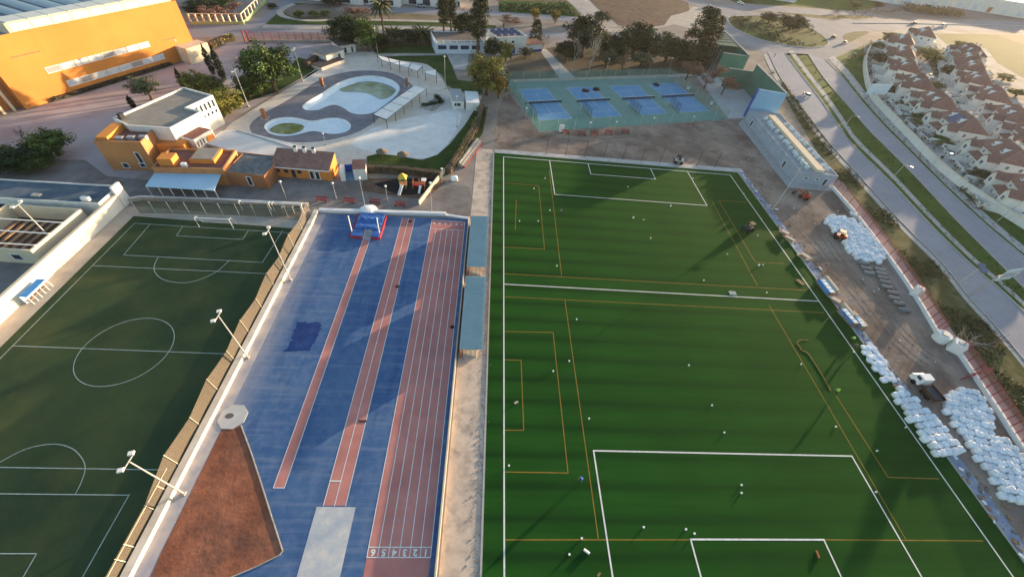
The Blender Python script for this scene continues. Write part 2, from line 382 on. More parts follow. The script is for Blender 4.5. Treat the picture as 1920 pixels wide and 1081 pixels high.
# worn gravel edge and kerb round the pitch
kb = MB()
for a, b in (((xl-.15, -95), (xl-.15, 50.3)), ((xl, 50.35), (xr, 50.35)), ((xr+.15, -95), (xr+.15, 50.3))): kb.beam((*a, .05), (*b, .05), .25, .14)
struct('pitch_kerb', kb, M_kerb)
M_film = mat('drainage_strip', (.33, .36, .42), (.2, .22, .27), .5, c3=(.13, .2, .4), sc3=.9, f3=.8, bump=.6)
struct('pitch_edge_strip', MB().sheet([(xr+.3, -95), (xr+2.4, -95), (xr+2.2, 50), (xr+.3, 50.6)], .03), M_film)
struct('pitch_end_strip', MB().sheet([(xl, 50.5), (xr+2.2, 50.5), (xr+2.2, 52.6), (xl, 52.4)], .034), mat('pale_gravel', (.5, .49, .47), (.36, .34, .33), .4))
struct('pitch_side_strip', MB().sheet([(-7.6, -95), (xl-.3, -95), (xl-.3, 52), (-7.6, 52)], .024), mat('sandy_concrete', (.62, .5, .4), (.5, .4, .32), .15, c3=(.23, .19, .17), sc3=.5, f3=.8))
rb = MB(); rr = random.Random(3)
for k in range(1500):
    y = rr.uniform(-60, 48); x = xl-.75+rr.gauss(0, .35)
    if rr.random() < .25: x -= rr.random()*1.2
    s = rr.uniform(.03, .11); rb.box((x, y, .02), (s, s*rr.uniform(.6, 1.5), s*.6), rr.random()*3)
tag(rb.build('rubble', mat('rubble_stone', (.32, .3, .28), (.18, .16, .15), 1.5, rnd=.2)), kind='stuff')
# --- athletics track
def track_mat():
    m = M_blue; t = m.node_tree; N = t.nodes; L = t.links; b = N['Principled BSDF']; src = b.inputs['Base Color'].links[0].from_socket
    tc = N.new('ShaderNodeTexCoord'); sp = N.new('ShaderNodeSeparateXYZ'); L.new(tc.outputs['Object'], sp.inputs[0])
    def streak(rot, sx, sy, sc):
        mp = N.new('ShaderNodeMapping'); mp.inputs['Rotation'].default_value = (0, 0, rot); mp.inputs['Scale'].default_value = (sx, sy, 1); L.new(tc.outputs['Object'], mp.inputs[0])
        n = N.new('ShaderNodeTexNoise'); n.inputs['Scale'].default_value = sc; n.inputs['Detail'].default_value = 6; n.inputs['Roughness'].default_value = .65; L.new(mp.outputs[0], n.inputs[0]); return n.outputs[0]
    def mixc(a, fac, c):
        x = N.new('ShaderNodeMix'); x.data_type = 'RGBA'; L.new(fac, x.inputs[0]); L.new(a, x.inputs[6]); x.inputs[7].default_value = (*c, 1); return x.outputs[2]
    def rmp(s, a, b_, v): 
        r = N.new('ShaderNodeMapRange'); r.inputs[1].default_value = a; r.inputs[2].default_value = b_; r.inputs[4].default_value = v; L.new(s, r.inputs[0]); return r.outputs[0]
    c = mixc(src, rmp(streak(0, 1, .12, .5), .52, .7, .55), (.022, .062, .17))      # rolled courses
    c = mixc(c, rmp(streak(-.68, .06, 1.2, .9), .5, .75, .45), (.24, .28, .36))  # pale streaks of low sun raking the track, put into the colour
    e = N.new('ShaderNodeMath'); e.operation = 'MULTIPLY'; L.new(rmp(sp.outputs['X'], -35.5, -39.8, 1.0), e.inputs[0]); L.new(streak(0, 1, .3, .9), e.inputs[1])
    c = mixc(c, e.outputs[0], (.40, .38, .39))                                    # pale worn edge
    L.new(c, b.inputs['Base Color'])
track_mat()
struct('running_track_blue', MB().sheet([(-39.3, -95), (-8.2, -95), (-8.2, 19.6), (-39.6, 18.2)], .02), M_blue)
rd = MB(); zr = .028
def xq(pts): return [(P(u, v).x, P(u, v).y) for u, v in pts]
A = P(677.5, 449), P(692, 449); Bq = P(518, 914), P(539, 914)
rw1 = (.5*(A[0].x+Bq[0].x), .5*(A[1].x+Bq[1].x)); rw1 = (rw1[0], rw1[0]+1.35); yA, yB = A[0].y, Bq[0].y
rd.poly([(rw1[0], yB, zr), (rw1[1], yB, zr), (rw1[1], yA, zr), (rw1[0], yA, zr)])
a, b = P(751, 408), P(613, 947); c, d = P(775, 408), P(654, 947)
rw2 = (.5*(a.x+b.x), .5*(c.x+d.x)); y2 = (b.y, a.y)
rd.poly([(rw2[0], y2[0], zr), (rw2[1], y2[0], zr), (rw2[1], y2[1], zr), (rw2[0], y2[1], zr)])
a, b = P(807.5, 412.5), P(696, 1025); c, d = P(869.5, 414), P(814, 1025)
rw3 = (.5*(a.x+b.x), .5*(c.x+d.x)); yt = P(840, 414).y; yn0, yn1, yf = P(755, 1025).y, P(755, 1044).y, P(836, 430).y
rd.poly([(rw3[0], -95, zr), (rw3[1], -95, zr), (rw3[1], yt, zr), (rw3[0], yt, zr)])
struct('track_lane_red', rd, M_red)
tl = MB(); zt = .036
for x in rw1: seg(tl, (x, yB), (x, yA), .09, zt)
seg(tl, (rw1[0], yB), (rw1[1], yB), .09, zt+.004)
for x in (rw2[0], .5*(rw2[0]+rw2[1]), rw2[1]): seg(tl, (x, y2[0]), (x, y2[1]), .09, zt)
ym = P(625, 901).y; seg(tl, (rw2[0], ym), (.5*(rw2[0]+rw2[1]), ym), .16, zt+.004)
for k in range(7):
    x = rw3[0]+(rw3[1]-rw3[0])*k/6
    seg(tl, (x, yn1), (x, yf if 0 < k < 6 else yt), .09, zt)
for y in (yn0, yn1, yf): seg(tl, (rw3[0], y), (rw3[1], y), .1, zt+.004)
seg(tl, (rw3[0], yt), (rw3[1], yt), .09, zt+.004)
struct('track_line_white', tl, M_white)
def text_mesh(s, size):
    cu = bpy.data.curves.new('digits', 'FONT'); cu.body = s; cu.size = size; cu.align_x = 'CENTER'; cu.align_y = 'CENTER'; cu.offset = .035
    o = bpy.data.objects.new('digits', cu); COL.objects.link(o); dg = bpy.context.evaluated_depsgraph_get(); dg.update()
    me = bpy.data.meshes.new_from_object(o.evaluated_get(dg)); bpy.data.objects.remove(o)
    return me
nm = MB()
for k in range(6):
    x = rw3[0]+(rw3[1]-rw3[0])*(k+.5)/6
    for yy, sz, ro in ((.5*(yn0+yn1), .95, -1), (yt-1.1, .8, 1)):
        me = text_mesh(str(6-k), sz)
        i0 = len(nm.v); nm.v += [(x+ro*v.co.x*1.1, yy+ro*v.co.y, zt+.002) for v in me.vertices]
        for p_ in me.polygons: nm.face([i0+i for i in p_.vertices])
struct('lane_number', nm, M_white)
dm = MB()
for k in range(6):
    x = rw3[0]+(rw3[1]-rw3[0])*(k+.5)/6
rr = random.Random(12); nv = []
Q = PS([(560, 603), (602, 606), (596, 632), (580, 658), (536, 660), (546, 634)])
for a, c in zip(Q, Q[1:]+Q[:1]):
    for k in range(10): p = a.lerp(c, k/10); nv.append((p.x+rr.gauss(0, .16), p.y+rr.gauss(0, .16)))
struct('fresh_blue_patch', MB().sheet(nv, .03), M_navy)
pit = [P(598, 951), P(664, 950)]
struct('long_jump_sand', MB().sheet([(pit[0].x-.3, -70), (pit[1].x+.2, -70), (pit[1].x+.2, pit[1].y), (pit[0].x-.3, pit[1].y)], .034), M_sand)
cl = PS([(417, 803), (452, 797), (470, 845), (488, 900), (510, 970), (530, 1032), (524, 1040), (480, 1062), (430, 1083), (380, 1150), (255, 1150), (300, 1040), (340, 960)])
struct('throwing_sector_clay', MB().sheet(cl, .04), M_clay)
kb = MB()
for a, b in zip(cl[1:9], cl[2:10]): kb.beam((a.x, a.y, .06), (b.x, b.y, .06), .13, .1)
struct('sector_kerb', kb, M_conc)
c0 = P(437, 781); cm = MB(); oc = [(c0.x+1.9*math.cos(R_(22.5+45*k)), c0.y+1.9*math.sin(R_(22.5+45*k))) for k in range(8)]
cm.prism(oc, 0, .09); struct('throwing_circle_slab', cm, mat('pale_concrete', (.5, .5, .49), (.43, .43, .42), .8))
struct('throwing_circle_stain', MB().sheet([(c0.x-.5+.6*math.cos(t*.7), c0.y+.1+.42*math.sin(t*.7)) for t in range(9)], .096), mat('dark_stain', (.13, .12, .12)))
# ledge between old pitch and track, white end walls
M_ledge = mat('cream_ledge', (.66, .6, .52), (.56, .5, .43), .4, c3=(.4, .34, .28), sc3=1., f3=.5)
lg = MB(); fbox(lg, Fr((-41.5, -95), (-41.5, 18.6), -1), 0, 113.6, 0, .9, 0, .75)
tag(lg.build('boundary_wall', M_ledge), 'long low cream wall between old football pitch and blue track', 'wall')
lg = MB()
lg.beam((-40.6, 18.9, .35), (-13.2, 20.6, .35), .8, .7); lg.beam((-13.2, 20.4, .2), (-7.9, 19.7, .2), .5, .4)
tag(lg.build('end_wall', mat('white_wall', (.72, .73, .74), (.6, .61, .63), .4)), 'low white wall closing the far end of the blue track', 'wall')
lg = MB(); lg.beam((-7.95, 19.6, .45), (-7.95, -95, .45), .22, .9)
tag(lg.build('track_side_wall', mat('cream_wall', (.6, .52, .42), (.5, .43, .35), .5)), 'long thin cream wall along the right edge of the red lanes', 'wall')
struct('ledge_apron', MB().sheet([(-40.6, -95), (-38.9, -95), (-39.0, 18.0), (-40.6, 18.2)], .026), mat('worn_apron', (.46, .42, .4), (.34, .33, .37), .3, c3=(.2, .24, .35), sc3=.4, f3=.8))
# --- old pitch
struct('old_pitch_turf', MB().sheet([(-75.6, -95), (-41.5, -95), (-41.5, 12.6), (-75.6, 13.4)], .02), M_oldturf)
struct('old_pitch_path', MB().sheet([(-78.6, -60), (-75.6, -60), (-75.6, 13.4), (-41.6, 12.6), (-41.6, 15.2), (-76, 16.6), (-79.6, 16)], .026), M_path)
ol = MB(); zo = .032
x0, x1 = P(250, 421).x, -43.0
y_goal, y_half = P(340, 424).y, .5*(P(28, 651).y+P(440, 661).y)
seg(ol, (x0, -90), (x0, y_goal), .1, zo); seg(ol, (x0, y_goal), (x1, y_goal), .1, zo+.004)
seg(ol, (x0, y_half), (x1, y_half), .1, zo+.004)
def oline(pts, w=.1, z=zo+.008):
    Q = PS(pts)
    for a, b in zip(Q, Q[1:]): seg(ol, a, b, w, z)
oline([(281, 421), (232, 478), (492, 492), (530, 433)]); oline([(343, 424), (331, 442), (455, 449), (466, 432)])
oline([(174, 498), (500, 513)])
q = smooth_loop(PS([(297, 482), (289, 500), (294, 515), (312, 526), (345, 530), (375, 524), (405, 510), (422, 496), (430, 488)]), 4, False)
for a, b in zip(q, q[1:]): seg(ol, a, b, .1, zo+.012)
cc = PS([(138, 690), (328, 632), (233, 660)]); rad = 0; cxo = .5*(P(153, 655).x+P(317, 659).x); rad = .5*(P(317, 659).x-P(153, 655).x)
for k in range(48):
    a0, a1 = 2*math.pi*k/48, 2*math.pi*(k+1)/48
    seg(ol, (cxo+rad*math.cos(a0), y_half+rad*math.sin(a0)), (cxo+rad*math.cos(a1), y_half+rad*math.sin(a1)), .1, zo+.012)
yb = P(100, 926).y; xb = P(243, 926).x; seg(ol, (-72, yb), (xb, yb), .1, zo+.008); oline([(243, 926), (155, 1081), (110, 1160)])
ys = P(100, 877).y; seg(ol, (-72, ys), (x1, ys), .1, zo+.004)
yg = P(40, 1037).y; oline([(-40, 1037), (69, 1037), (10, 1140)])
q = smooth_loop(PS([(-30, 885), (0, 866), (50, 841), (100, 832), (135, 840), (155, 860), (160, 880), (152, 905), (142, 925)]), 4, False)
for a, b in zip(q, q[1:]): seg(ol, a, b, .1, zo+.012)
struct('old_pitch_line', ol, M_whited)
# --- lawns round the pool
sheet('pool_lawn', [(420, 222), (438, 200), (520, 172), (585, 135), (600, 118), (560, 108), (520, 150), (440, 175), (410, 200)], .035, M_grass)
sheet('upper_lawn', [(700, 97), (712, 80), (800, 76), (830, 80), (858, 150), (905, 155), (905, 176), (870, 172), (852, 168), (838, 160), (830, 142), (800, 120), (735, 112), (710, 102)], .033, M_grass)
sheet('lower_lawn', [(688, 294), (708, 288), (745, 292), (790, 300), (820, 291), (845, 268), (868, 240), (890, 205), (915, 200), (905, 250), (880, 285), (850, 320), (830, 330), (690, 325)], .04, M_grass, 0)
sheet('lawn_path', [(700, 101), (760, 100), (830, 101), (838, 104), (760, 105), (712, 107)], .045, M_conc)
sheet('concrete_ramp', [(832, 92), (880, 92), (876, 131), (852, 131)], .06, mat('ramp_concrete', (.45, .44, .42), (.36, .35, .33), .3))
sheet('pale_terrace', [(700, 240), (760, 222), (810, 214), (850, 205), (866, 215), (852, 250), (828, 282), (800, 296), (760, 295), (700, 285), (660, 270)], .036, M_paveW, 3)
sheet('play_ground_mat', [(700, 345), (745, 335), (815, 335), (800, 362), (770, 366), (745, 365)], .03, mat('black_rubber', (.02, .02, .022), (.03, .03, .03), 1))
sheet('play_border', [(682, 335), (820, 332), (838, 340), (800, 372), (770, 372), (676, 358)], .022, mat('brown_bed', (.17, .11, .08), (.11, .075, .055), .4))
# --- padel courts
def court_pts(): return PS([(950, 154), (1010, 247), (1362, 224), (1252, 146)])
M_cgreen = mat('court_green', (.14, .25, .22), (.17, .28, .25), .25)
M_cblue = mat('court_blue', (.10, .25, .42), (.14, .29, .45), .2, c3=(.24, .36, .47), sc3=.6, f3=.5)
struct('court_slab', MB().sheet(court_pts(), .03), M_cgreen)
cb = MB(); cw = MB()
courts = [[(971, 168), (1024, 166), (1072, 222), (1013, 227)], [(1062, 165), (1112, 163), (1166, 218), (1114, 222)], [(1142, 162), (1196, 160), (1250, 213), (1204, 216)], [(1216, 158), (1268, 156), (1328, 208), (1278, 212)]]
for c in courts:
    Q = PS(c); cb.sheet(Q, .04)
    for a, b in zip(Q, Q[1:]+Q[:1]): seg(cw, a, b, .1, .05)
    m = [(.5*(Q[0]+Q[1])), .5*(Q[2]+Q[3])]
    for t in (.18, .82):
        seg(cw, Q[0].lerp(Q[3], t), Q[1].lerp(Q[2], t), .08, .054)
    seg(cw, Q[0].lerp(Q[3], .18).lerp(Q[1].lerp(Q[2], .18), .5), Q[0].lerp(Q[3], .82).lerp(Q[1].lerp(Q[2], .82), .5), .08, .058)
struct('court_surface_blue', cb, M_cblue); struct('court_line', cw, M_white)
# ================================================================ roads and far ground
c1l = [(1440, 99), (1460, 140), (1490, 185), (1522, 225), (1552, 265), (1602, 320), (1665, 390), (1715, 442), (1765, 492), (1815, 555), (1865, 610), (1920, 675), (2010, 790)]
c1r = [(1472, 100), (1502, 140), (1537, 185), (1572, 235), (1595, 268), (1665, 337), (1740, 417), (1800, 477), (1850, 522), (1872, 540), (1920, 585), (2000, 665), (2080, 745)]
c2l = [(1515, 102), (1545, 147), (1587, 195), (1630, 245), (1655, 270), (1715, 330), (1790, 410), (1865, 485), (1915, 535), (2000, 620)]
c2r = [(1547, 112), (1575, 140), (1615, 190), (1660, 240), (1690, 270), (1765, 345), (1840, 415), (1915, 478), (1960, 515), (2060, 600)]
vl = [(1430, 99), (1440, 125), (1460, 160), (1490, 215), (1545, 305), (1575, 340), (1640, 420), (1700, 500), (1760, 590), (1820, 665), (1880, 750), (1990, 890)]
wl = [(1628, 92), (1619, 115), (1620, 145), (1630, 180), (1655, 210), (1700, 258), (1750, 310), (1800, 352), (1860, 392), (1920, 430), (2010, 485)]
def sm(l): return smooth_loop(PS(l), 4, False)
def ribbon(name, A, Bp, z, m): return sheet2(name, sm(A)+sm(Bp)[::-1], z, m)
def sheet2(name, L, z, m): return struct(name, MB().sheet(L, z), m)
ribbon('verge', vl, c1l[1:], .03, M_dryg)
ribbon('road', c1l, c1r, .05, M_asph)
ribbon('median_grass', [(1472, 100)]+c1r[1:], c2l, .04, M_verge)
ribbon('road', c2l, c2r, .055, M_asph)
ribbon('grass_verge', [(1560, 112)]+c2r[1:], [(1620, 85)]+wl[1:], .045, M_verge)
ribbon('residential_ground', wl, [(1640, 85), (1700, 50), (1790, 60), (1850, 85), (1920, 130), (2100, 250), (2100, 420)], .05, mat('pale_yard', (.4, .38, .37), (.28, .27, .25), .08, c3=(.14, .12, .07), sc3=.1, f3=.8))
# kerbs on both roads
kb = MB()
for l in (c1l, c1r, c2l, c2r):
    Q = sm(l)
    for a, b in zip(Q, Q[1:]): kb.beam((a.x, a.y, .1), (b.x, b.y, .1), .35, .16)
struct('kerb', kb, M_kerb)
fp = MB()
q = sm([(u+7, v-3) for u, v in c1r]); q2 = sm([(u+14, v-6) for u, v in c1r]); fp.strip(q, q2, .06)
q = sm([(u+5, v-2) for u, v in c2r]); q2 = sm([(u+16, v-7) for u, v in c2r]); fp.strip(q, q2, .065)
q = sm([(u-9, v+4) for u, v in c1l]); q2 = sm([(u-2, v+1) for u, v in c1l]); fp.strip(q, q2, .062)
struct('pavement', fp, M_kerb)
lm = MB()
for A, Bp in ((c1l, c1r), (c2l, c2r)):
    a, b = sm(A), sm(Bp); n = min(len(a), len(b))
    for L in (a, b):
        t = .06
    # broken centre line
    mid = []
    for k in range(len(a)):
        j = min(range(len(b)), key=lambda i: (b[i]-a[k]).length); mid.append((a[k]+b[j])/2)
    for k in range(0, len(mid)-1, 2):
        seg(lm, mid[k], mid[k].lerp(mid[k+1], .5), .1, .075)
struct('road_marking', lm, M_whited)
# roundabout and the roads above it
rw = [(1322, 28), (1345, 18), (1380, 26), (1420, 25), (1500, 30), (1560, 40), (1600, 40), (1640, 44), (1640, 56), (1600, 64), (1596, 86), (1612, 84), (1580, 98), (1547, 115), (1515, 104), (1472, 104), (1438, 100), (1400, 88), (1372, 76), (1345, 58)]
sheet('roundabout_road', rw, .04, M_asph2)
isl = [(1366, 33), (1385, 31), (1430, 30), (1480, 36), (1530, 60), (1552, 78), (1545, 88), (1510, 90), (1465, 84), (1420, 73), (1385, 58), (1367, 45)]
L = smooth_loop(PS(isl), 3); mb = MB(); mb.prism(L, .02, .2); struct('roundabout_island', mb, M_grass)
kb = MB()
for a, b in zip(L, L[1:]+L[:1]): kb.beam((a.x, a.y, .15), (b.x, b.y, .15), .6, .3)
struct('island_kerb', kb, M_kerb)
isl2 = [(1580, 68), (1600, 60), (1630, 60), (1612, 70), (1590, 80)]
sheet('splitter_island', isl2, .06, M_dryg, 3)
sheet('highway', [(1560, 38), (1640, 36), (1920, 41), (2400, 50), (2400, 75), (1920, 62), (1760, 56), (1640, 58)], .06, M_asph2)
mb = MB()
for pts in ([(1600, 44), (1700, 44.5), (1920, 50), (2300, 60)],):
    Q = PS(pts)
    for a, b in zip(Q, Q[1:]): mb.beam((a.x, a.y, .2), (b.x, b.y, .2), 1.0, .5)
struct('highway_median', mb, M_kerb)
sheet('upper_road', [(1265, -5), (1300, -5), (1345, 12), (1420, 26), (1380, 40), (1340, 30), (1325, 20)], .045, M_asph2)
sheet('side_road', [(1340, 8), (1420, 10), (1560, 20), (1640, 24), (1640, 30), (1540, 29), (1440, 22), (1350, 18)], .05, M_asph2)
sheet('far_grass', [(1350, -8), (1640, -8), (1660, 12), (1600, 21), (1480, 12), (1380, 6)], .03, M_verge)
sheet('far_grass_strip', [(1420, 14), (1540, 24), (1620, 29), (1640, 34), (1560, 36), (1480, 30)], .03, M_dryg)
sheet('sunny_field', [(1752, 63), (1920, 66), (2300, 80), (2300, 290), (1960, 170), (1925, 150), (1870, 118), (1850, 92), (1815, 84), (1775, 84)], .075, M_field)
sheet('brown_field', [(1870, 66), (1920, 66), (2300, 76), (2300, 130), (1980, 104), (1900, 78)], .085, mat('bare_field', (.22, .165, .11), (.17, .13, .09), .03))
sheet('far_soil', [(1640, -30), (2600, -30), (2600, 40), (1920, 38), (1700, 34), (1640, 26)], .03, M_mauve)
# --- top centre: park, roads and ploughed field
sheet('ploughed_field', [(1100, -6), (1290, -6), (1292, 20), (1260, 32), (1262, 44), (1230, 50), (1190, 53), (1160, 48), (1140, 30), (1118, 14)], .035, M_plough)
sheet('farm_road', [(1055, -6), (1098, -6), (1120, 18), (1140, 34), (1160, 50), (1128, 54), (1100, 40), (1085, 20)], .04, mat('gravel_road', (.4, .37, .35), (.34, .3, .28), .1))
sheet('ring_road', [(1258, 30), (1290, 22), (1300, 12), (1330, 18), (1345, 40), (1300, 55), (1262, 46), (1250, 50), (1180, 60), (1120, 62), (1120, 52), (1190, 55), (1245, 48)], .037, M_path)
sheet('market_garden', [(935, 2), (1070, 4), (1090, 32), (1000, 30), (935, 24)], .033, M_verge)
sheet('brown_garden', [(920, -8), (1060, -8), (1068, 6), (935, 4)], .031, M_plough)
sheet('street', [(345, 56), (372, 47), (470, 46), (620, 47), (800, 49), (1060, 62), (1250, 60), (1250, 72), (1050, 74), (830, 66), (640, 62), (345, 72)], .036, M_asph2)
sheet('street_pavement', [(497, 47), (560, 48), (700, 50), (860, 52), (860, 57), (700, 56), (490, 53)], .046, M_path)
sheet('avenue', [(690, 12), (840, 18), (930, 22), (1095, 33), (1090, 43), (930, 31), (840, 27), (700, 22)], .038, M_asph2)
sheet('access_road', [(460, 46), (495, 30), (525, 5), (535, -6), (575, -6), (550, 8), (524, 22), (508, 36), (496, 47)], .042, M_asph2)
sheet('park_lawn', [(497, 46), (515, 26), (540, 6), (600, 8), (640, 25), (700, 35), (860, 42), (930, 48), (930, 53), (700, 48)], .034, M_grass)
sheet('park_mound', [(532, 20), (548, 12), (575, 8), (610, 12), (640, 24), (630, 33), (600, 35), (560, 33), (540, 28)], .044, mat('mound_soil', (.2, .165, .14), (.16, .125, .1), .1), 3)
q = PS([(552, 8), (535, 14), (525, 22), (530, 30), (552, 36), (590, 39), (640, 37), (720, 38), (860, 42)]); q = smooth_loop(q, 4, False)
pm = MB(); l1, l2 = [], []
for i, a in enumerate(q):
    t = (q[min(i+1, len(q)-1)]-q[max(i-1, 0)]).normalized(); n_ = Vector((-t.y, t.x, 0))*1.4; l1.append(a+n_); l2.append(a-n_)
pm.strip(l1, l2, .055)
struct('park_path', pm, M_path)
sheet('park_bed', [(640, 22), (700, 24), (840, 30), (860, 38), (720, 36), (640, 33)], .036, mat('dry_bed', (.26, .19, .14), (.13, .12, .06), .1))
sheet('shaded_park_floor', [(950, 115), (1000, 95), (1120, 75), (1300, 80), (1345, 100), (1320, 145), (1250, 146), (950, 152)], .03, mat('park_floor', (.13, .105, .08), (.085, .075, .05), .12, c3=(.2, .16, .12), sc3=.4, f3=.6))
sheet('court_path', [(1010, 92), (1024, 92), (1078, 146), (1050, 148)], .045, M_kerb)
sheet('court_edge_path', [(950, 150), (1250, 140), (1345, 136), (1345, 141), (1250, 146), (950, 154)], .04, M_path)
sheet('pelota_floor', [(1305, 142), (1360, 136), (1420, 160), (1396, 222), (1365, 222)], .045, mat('pelota_concrete', (.46, .46, .46), (.38, .38, .38), .3))
sheet('building_apron', [(1384, 232), (1395, 222), (1488, 341), (1562, 351), (1562, 359), (1478, 352)], .05, M_kerb)
sheet('yellow_pavement', [(1555, 344), (1580, 342), (1640, 425), (1720, 530), (1800, 640), (1860, 722), (1930, 830), (1990, 900), (1960, 905), (1880, 790), (1800, 680), (1700, 545), (1620, 430)], .034, mat('pink_pavement', (.33, .27, .26), (.28, .23, .22), .2))
# --- low hills beyond everything
hl = MB(); rr = random.Random(5)
for k, (az0, az1, D, H0) in enumerate(((-70, 80, 2600, 120), (-60, 70, 3300, 210))):
    n = 60; base = []; topv = []
    for i in range(n+1):
        a = R_(az0+(az1-az0)*i/n); h = H0*(.5+.35*math.sin(i*.37+k)+.25*math.sin(i*.9+2*k)+.1*rr.random())
        base.append((math.sin(a)*D, math.cos(a)*D, -5)); topv.append((math.sin(a)*(D+500), math.cos(a)*(D+500), h))
    ia, ib = hl.pts(base), hl.pts(topv)
    for i in range(n): hl.face((ia[i+1], ia[i], ib[i], ib[i+1]))
struct('hills', hl, mat('hill', (.09, .1, .06), (.13, .12, .08), .004), True)
# ================================================================ buildings
M_wall_w = mat('white_render', (.74, .72, .68), (.66, .64, .6), .3, c3=(.48, .44, .38), sc3=1.1, f3=.45, st=(1, 1, .12))
M_wall_o = mat('orange_render', (.64, .26, .07), (.55, .22, .06), .12, c3=(.46, .2, .07), sc3=.6, f3=.25, st=(1, 1, .15))
M_wall_o2 = mat('ochre_render', (.52, .25, .105), (.43, .2, .09), .2, c3=(.33, .16, .08), sc3=1., f3=.6, st=(1, 1, .12))
M_brick = mat('brown_render', (.36, .16, .08), (.29, .13, .07), .3)
M_cream = mat('cream_render', (.66, .57, .42), (.58, .5, .37), .3)
M_roofg = mat('grey_roof_felt', (.30, .27, .235), (.22, .2, .175), .12, c3=(.4, .36, .3), sc3=.4, f3=.5)
M_roofr = mat('rust_roof', (.26, .12, .085), (.2, .1, .08), .3, c3=(.17, .13, .13), sc3=.8, f3=.6)
M_roofd = mat('dark_felt_roof', (.10, .11, .12), (.16, .17, .17), .25, c3=(.3, .31, .3), sc3=.7, f3=.6)
M_tile = mat('terracotta_tiles', (.26, .14, .115), (.19, .1, .082), .4, c3=(.34, .21, .175), sc3=1.3, f3=.6, bump=.4, bsc=6, rnd=.12)
M_glass = mat('dark_glass', (.03, .04, .055), rough=.12, spec=.6)
M_glassl = mat('pale_shutter', (.62, .64, .66), (.5, .54, .6), .8, rough=.4)
M_frame = mat('white_frame', (.75, .75, .73))
M_steel = mat('grey_steel', (.35, .35, .36), rough=.5, metal=.3)
M_dark = mat('dark_metal', (.05, .05, .055), rough=.5)
M_bluep = mat('blue_paint', (.03, .08, .32), (.04, .1, .36), .8)
M_skyb = mat('pale_blue_sheet', (.38, .55, .68), (.34, .5, .63), .3, rough=.55, c3=(.42, .6, .72), sc3=.8)
M_solar = mat('solar_panel', (.03, .05, .12), (.04, .06, .15), 1.5, rough=.25, spec=.5)
def window(par, fr, a0, a1, b, z0, z1, out=-1, axis='a', pane=None, frame=None, name='window', bars=0):
    'window or door set proud on a wall: axis a = wall along a at depth b, axis b = wall along b at position b'
    def bx(mb, u0, u1, d0, d1, za, zb):
        if axis == 'a': fbox(mb, fr, u0, u1, min(b+d0*out, b+d1*out), max(b+d0*out, b+d1*out), za, zb)
        else: fbox(mb, fr, min(b+d0*out, b+d1*out), max(b+d0*out, b+d1*out), u0, u1, za, zb)
    t = .12; f = MB()
    bx(f, a0, a1, 0, .07, z1-t, z1); bx(f, a0, a1, 0, .07, z0, z0+t)
    bx(f, a0, a0+t, 0, .07, z0+t, z1-t); bx(f, a1-t, a1, 0, .07, z0+t, z1-t)
    for k in range(bars):
        x = a0+(a1-a0)*(k+1)/(bars+1); bx(f, x-.05, x+.05, 0, .065, z0+t, z1-t)
    w = f.build(name, frame or M_frame, par)
    p = MB(); bx(p, a0+t, a1-t, 0, .03, z0+t, z1-t); p.build('pane' if name == 'window' else 'door_leaf', pane or M_glass, w)
    return w
def flat(par, fr, a0, a1, b0, b1, z0, z1, wm, rm, par_h=.35, t=.3, wn='wall', rn='roof'):
    'walls with a parapet round a flat roof'
    o = MB(); R = fr.rect(a0, a1, b0, b1); I = fr.rect(a0+t, a1-t, b0+t, b1-t)
    if fr.side < 0: R, I = R[::-1], I[::-1]
    o.wall(R, z0, z1+par_h); o.wall(I, z1, z1+par_h, flip=True)
    for k in range(4):
        j = (k+1) % 4; o.poly([(R[k].x, R[k].y, z1+par_h), (R[j].x, R[j].y, z1+par_h), (I[j].x, I[j].y, z1+par_h), (I[k].x, I[k].y, z1+par_h)])
    w = o.build(wn, wm, par)
    r = MB(); r.sheet(I, z1); r.build(rn, rm, par); return w
# ---- big orange sports hall, top left
fr = Fr(P(50, 205), P(374, 105)); H0 = 15.3; Lf = fr.L
b = E('sports_hall', fr.w(Lf/2, 20), 'huge orange sports hall with two bands of pale windows and skylit roof', 'building')
flat(b, fr, 0, Lf, 0, 46, 0, H0, M_wall_o, mat('hall_roof', (.3, .31, .33), (.24, .25, .27), .1), .5)
cm = MB(); fbox(cm, fr, 7.5, Lf-1, .5, 6.2, H0, H0+2.4)
c = cm.build('clerestory', M_cream, b)
pm = MB()
n = 9
for k in range(n): a = 8.0+(Lf-9.8)*k/n; fbox(pm, fr, a+.15, a+(Lf-9.8)/n-.1, .9, 5.9, H0+2.41, H0+2.5); fbox(pm, fr, a+.15, a+(Lf-9.8)/n-.1, .44, .5, H0+.7, H0+2.2)
pm.build('panel', mat('pale_panel', (.6, .62, .58), (.54, .57, .54), .5), c)
for k in range(9):
    a = 6+k*(Lf-8)/9; s = MB(); ln_ = fr.w
    s.c = 0; q0 = [fr.w(a, 8, H0), fr.w(a+3.4, 8, H0), fr.w(a+3.4, 34, H0), fr.w(a, 34, H0)]
    r0, r1 = fr.w(a+.5, 8, H0+1.9), fr.w(a+.5, 34, H0+1.9)
    i = s.pts(q0+[r0, r1]); s.face((i[0], i[1], i[4])); s.face((i[2], i[3], i[5])); s.face((i[3], i[0], i[4], i[5])); s.c = 1; s.face((i[1], i[2], i[5], i[4]))
    s.build('skylight', [M_frame, mat('skylight_glass', (.1, .12, .15), rough=.2) if k == 0 else bpy.data.materials['skylight_glass']], b)
for row, (z0, z1, aa, ab) in enumerate(((6.2, 7.4, 9, Lf-13.5), (2.1, 3.4, 11.5, Lf-11))):
    n = 8
    for k in range(n):
        a = aa+(ab-aa)*k/n
        window(b, fr, a, a+(ab-aa)/n-.22, 0, z0-.1, z1+.15, pane=M_glassl if (k*3+row) % 4 else M_steel)
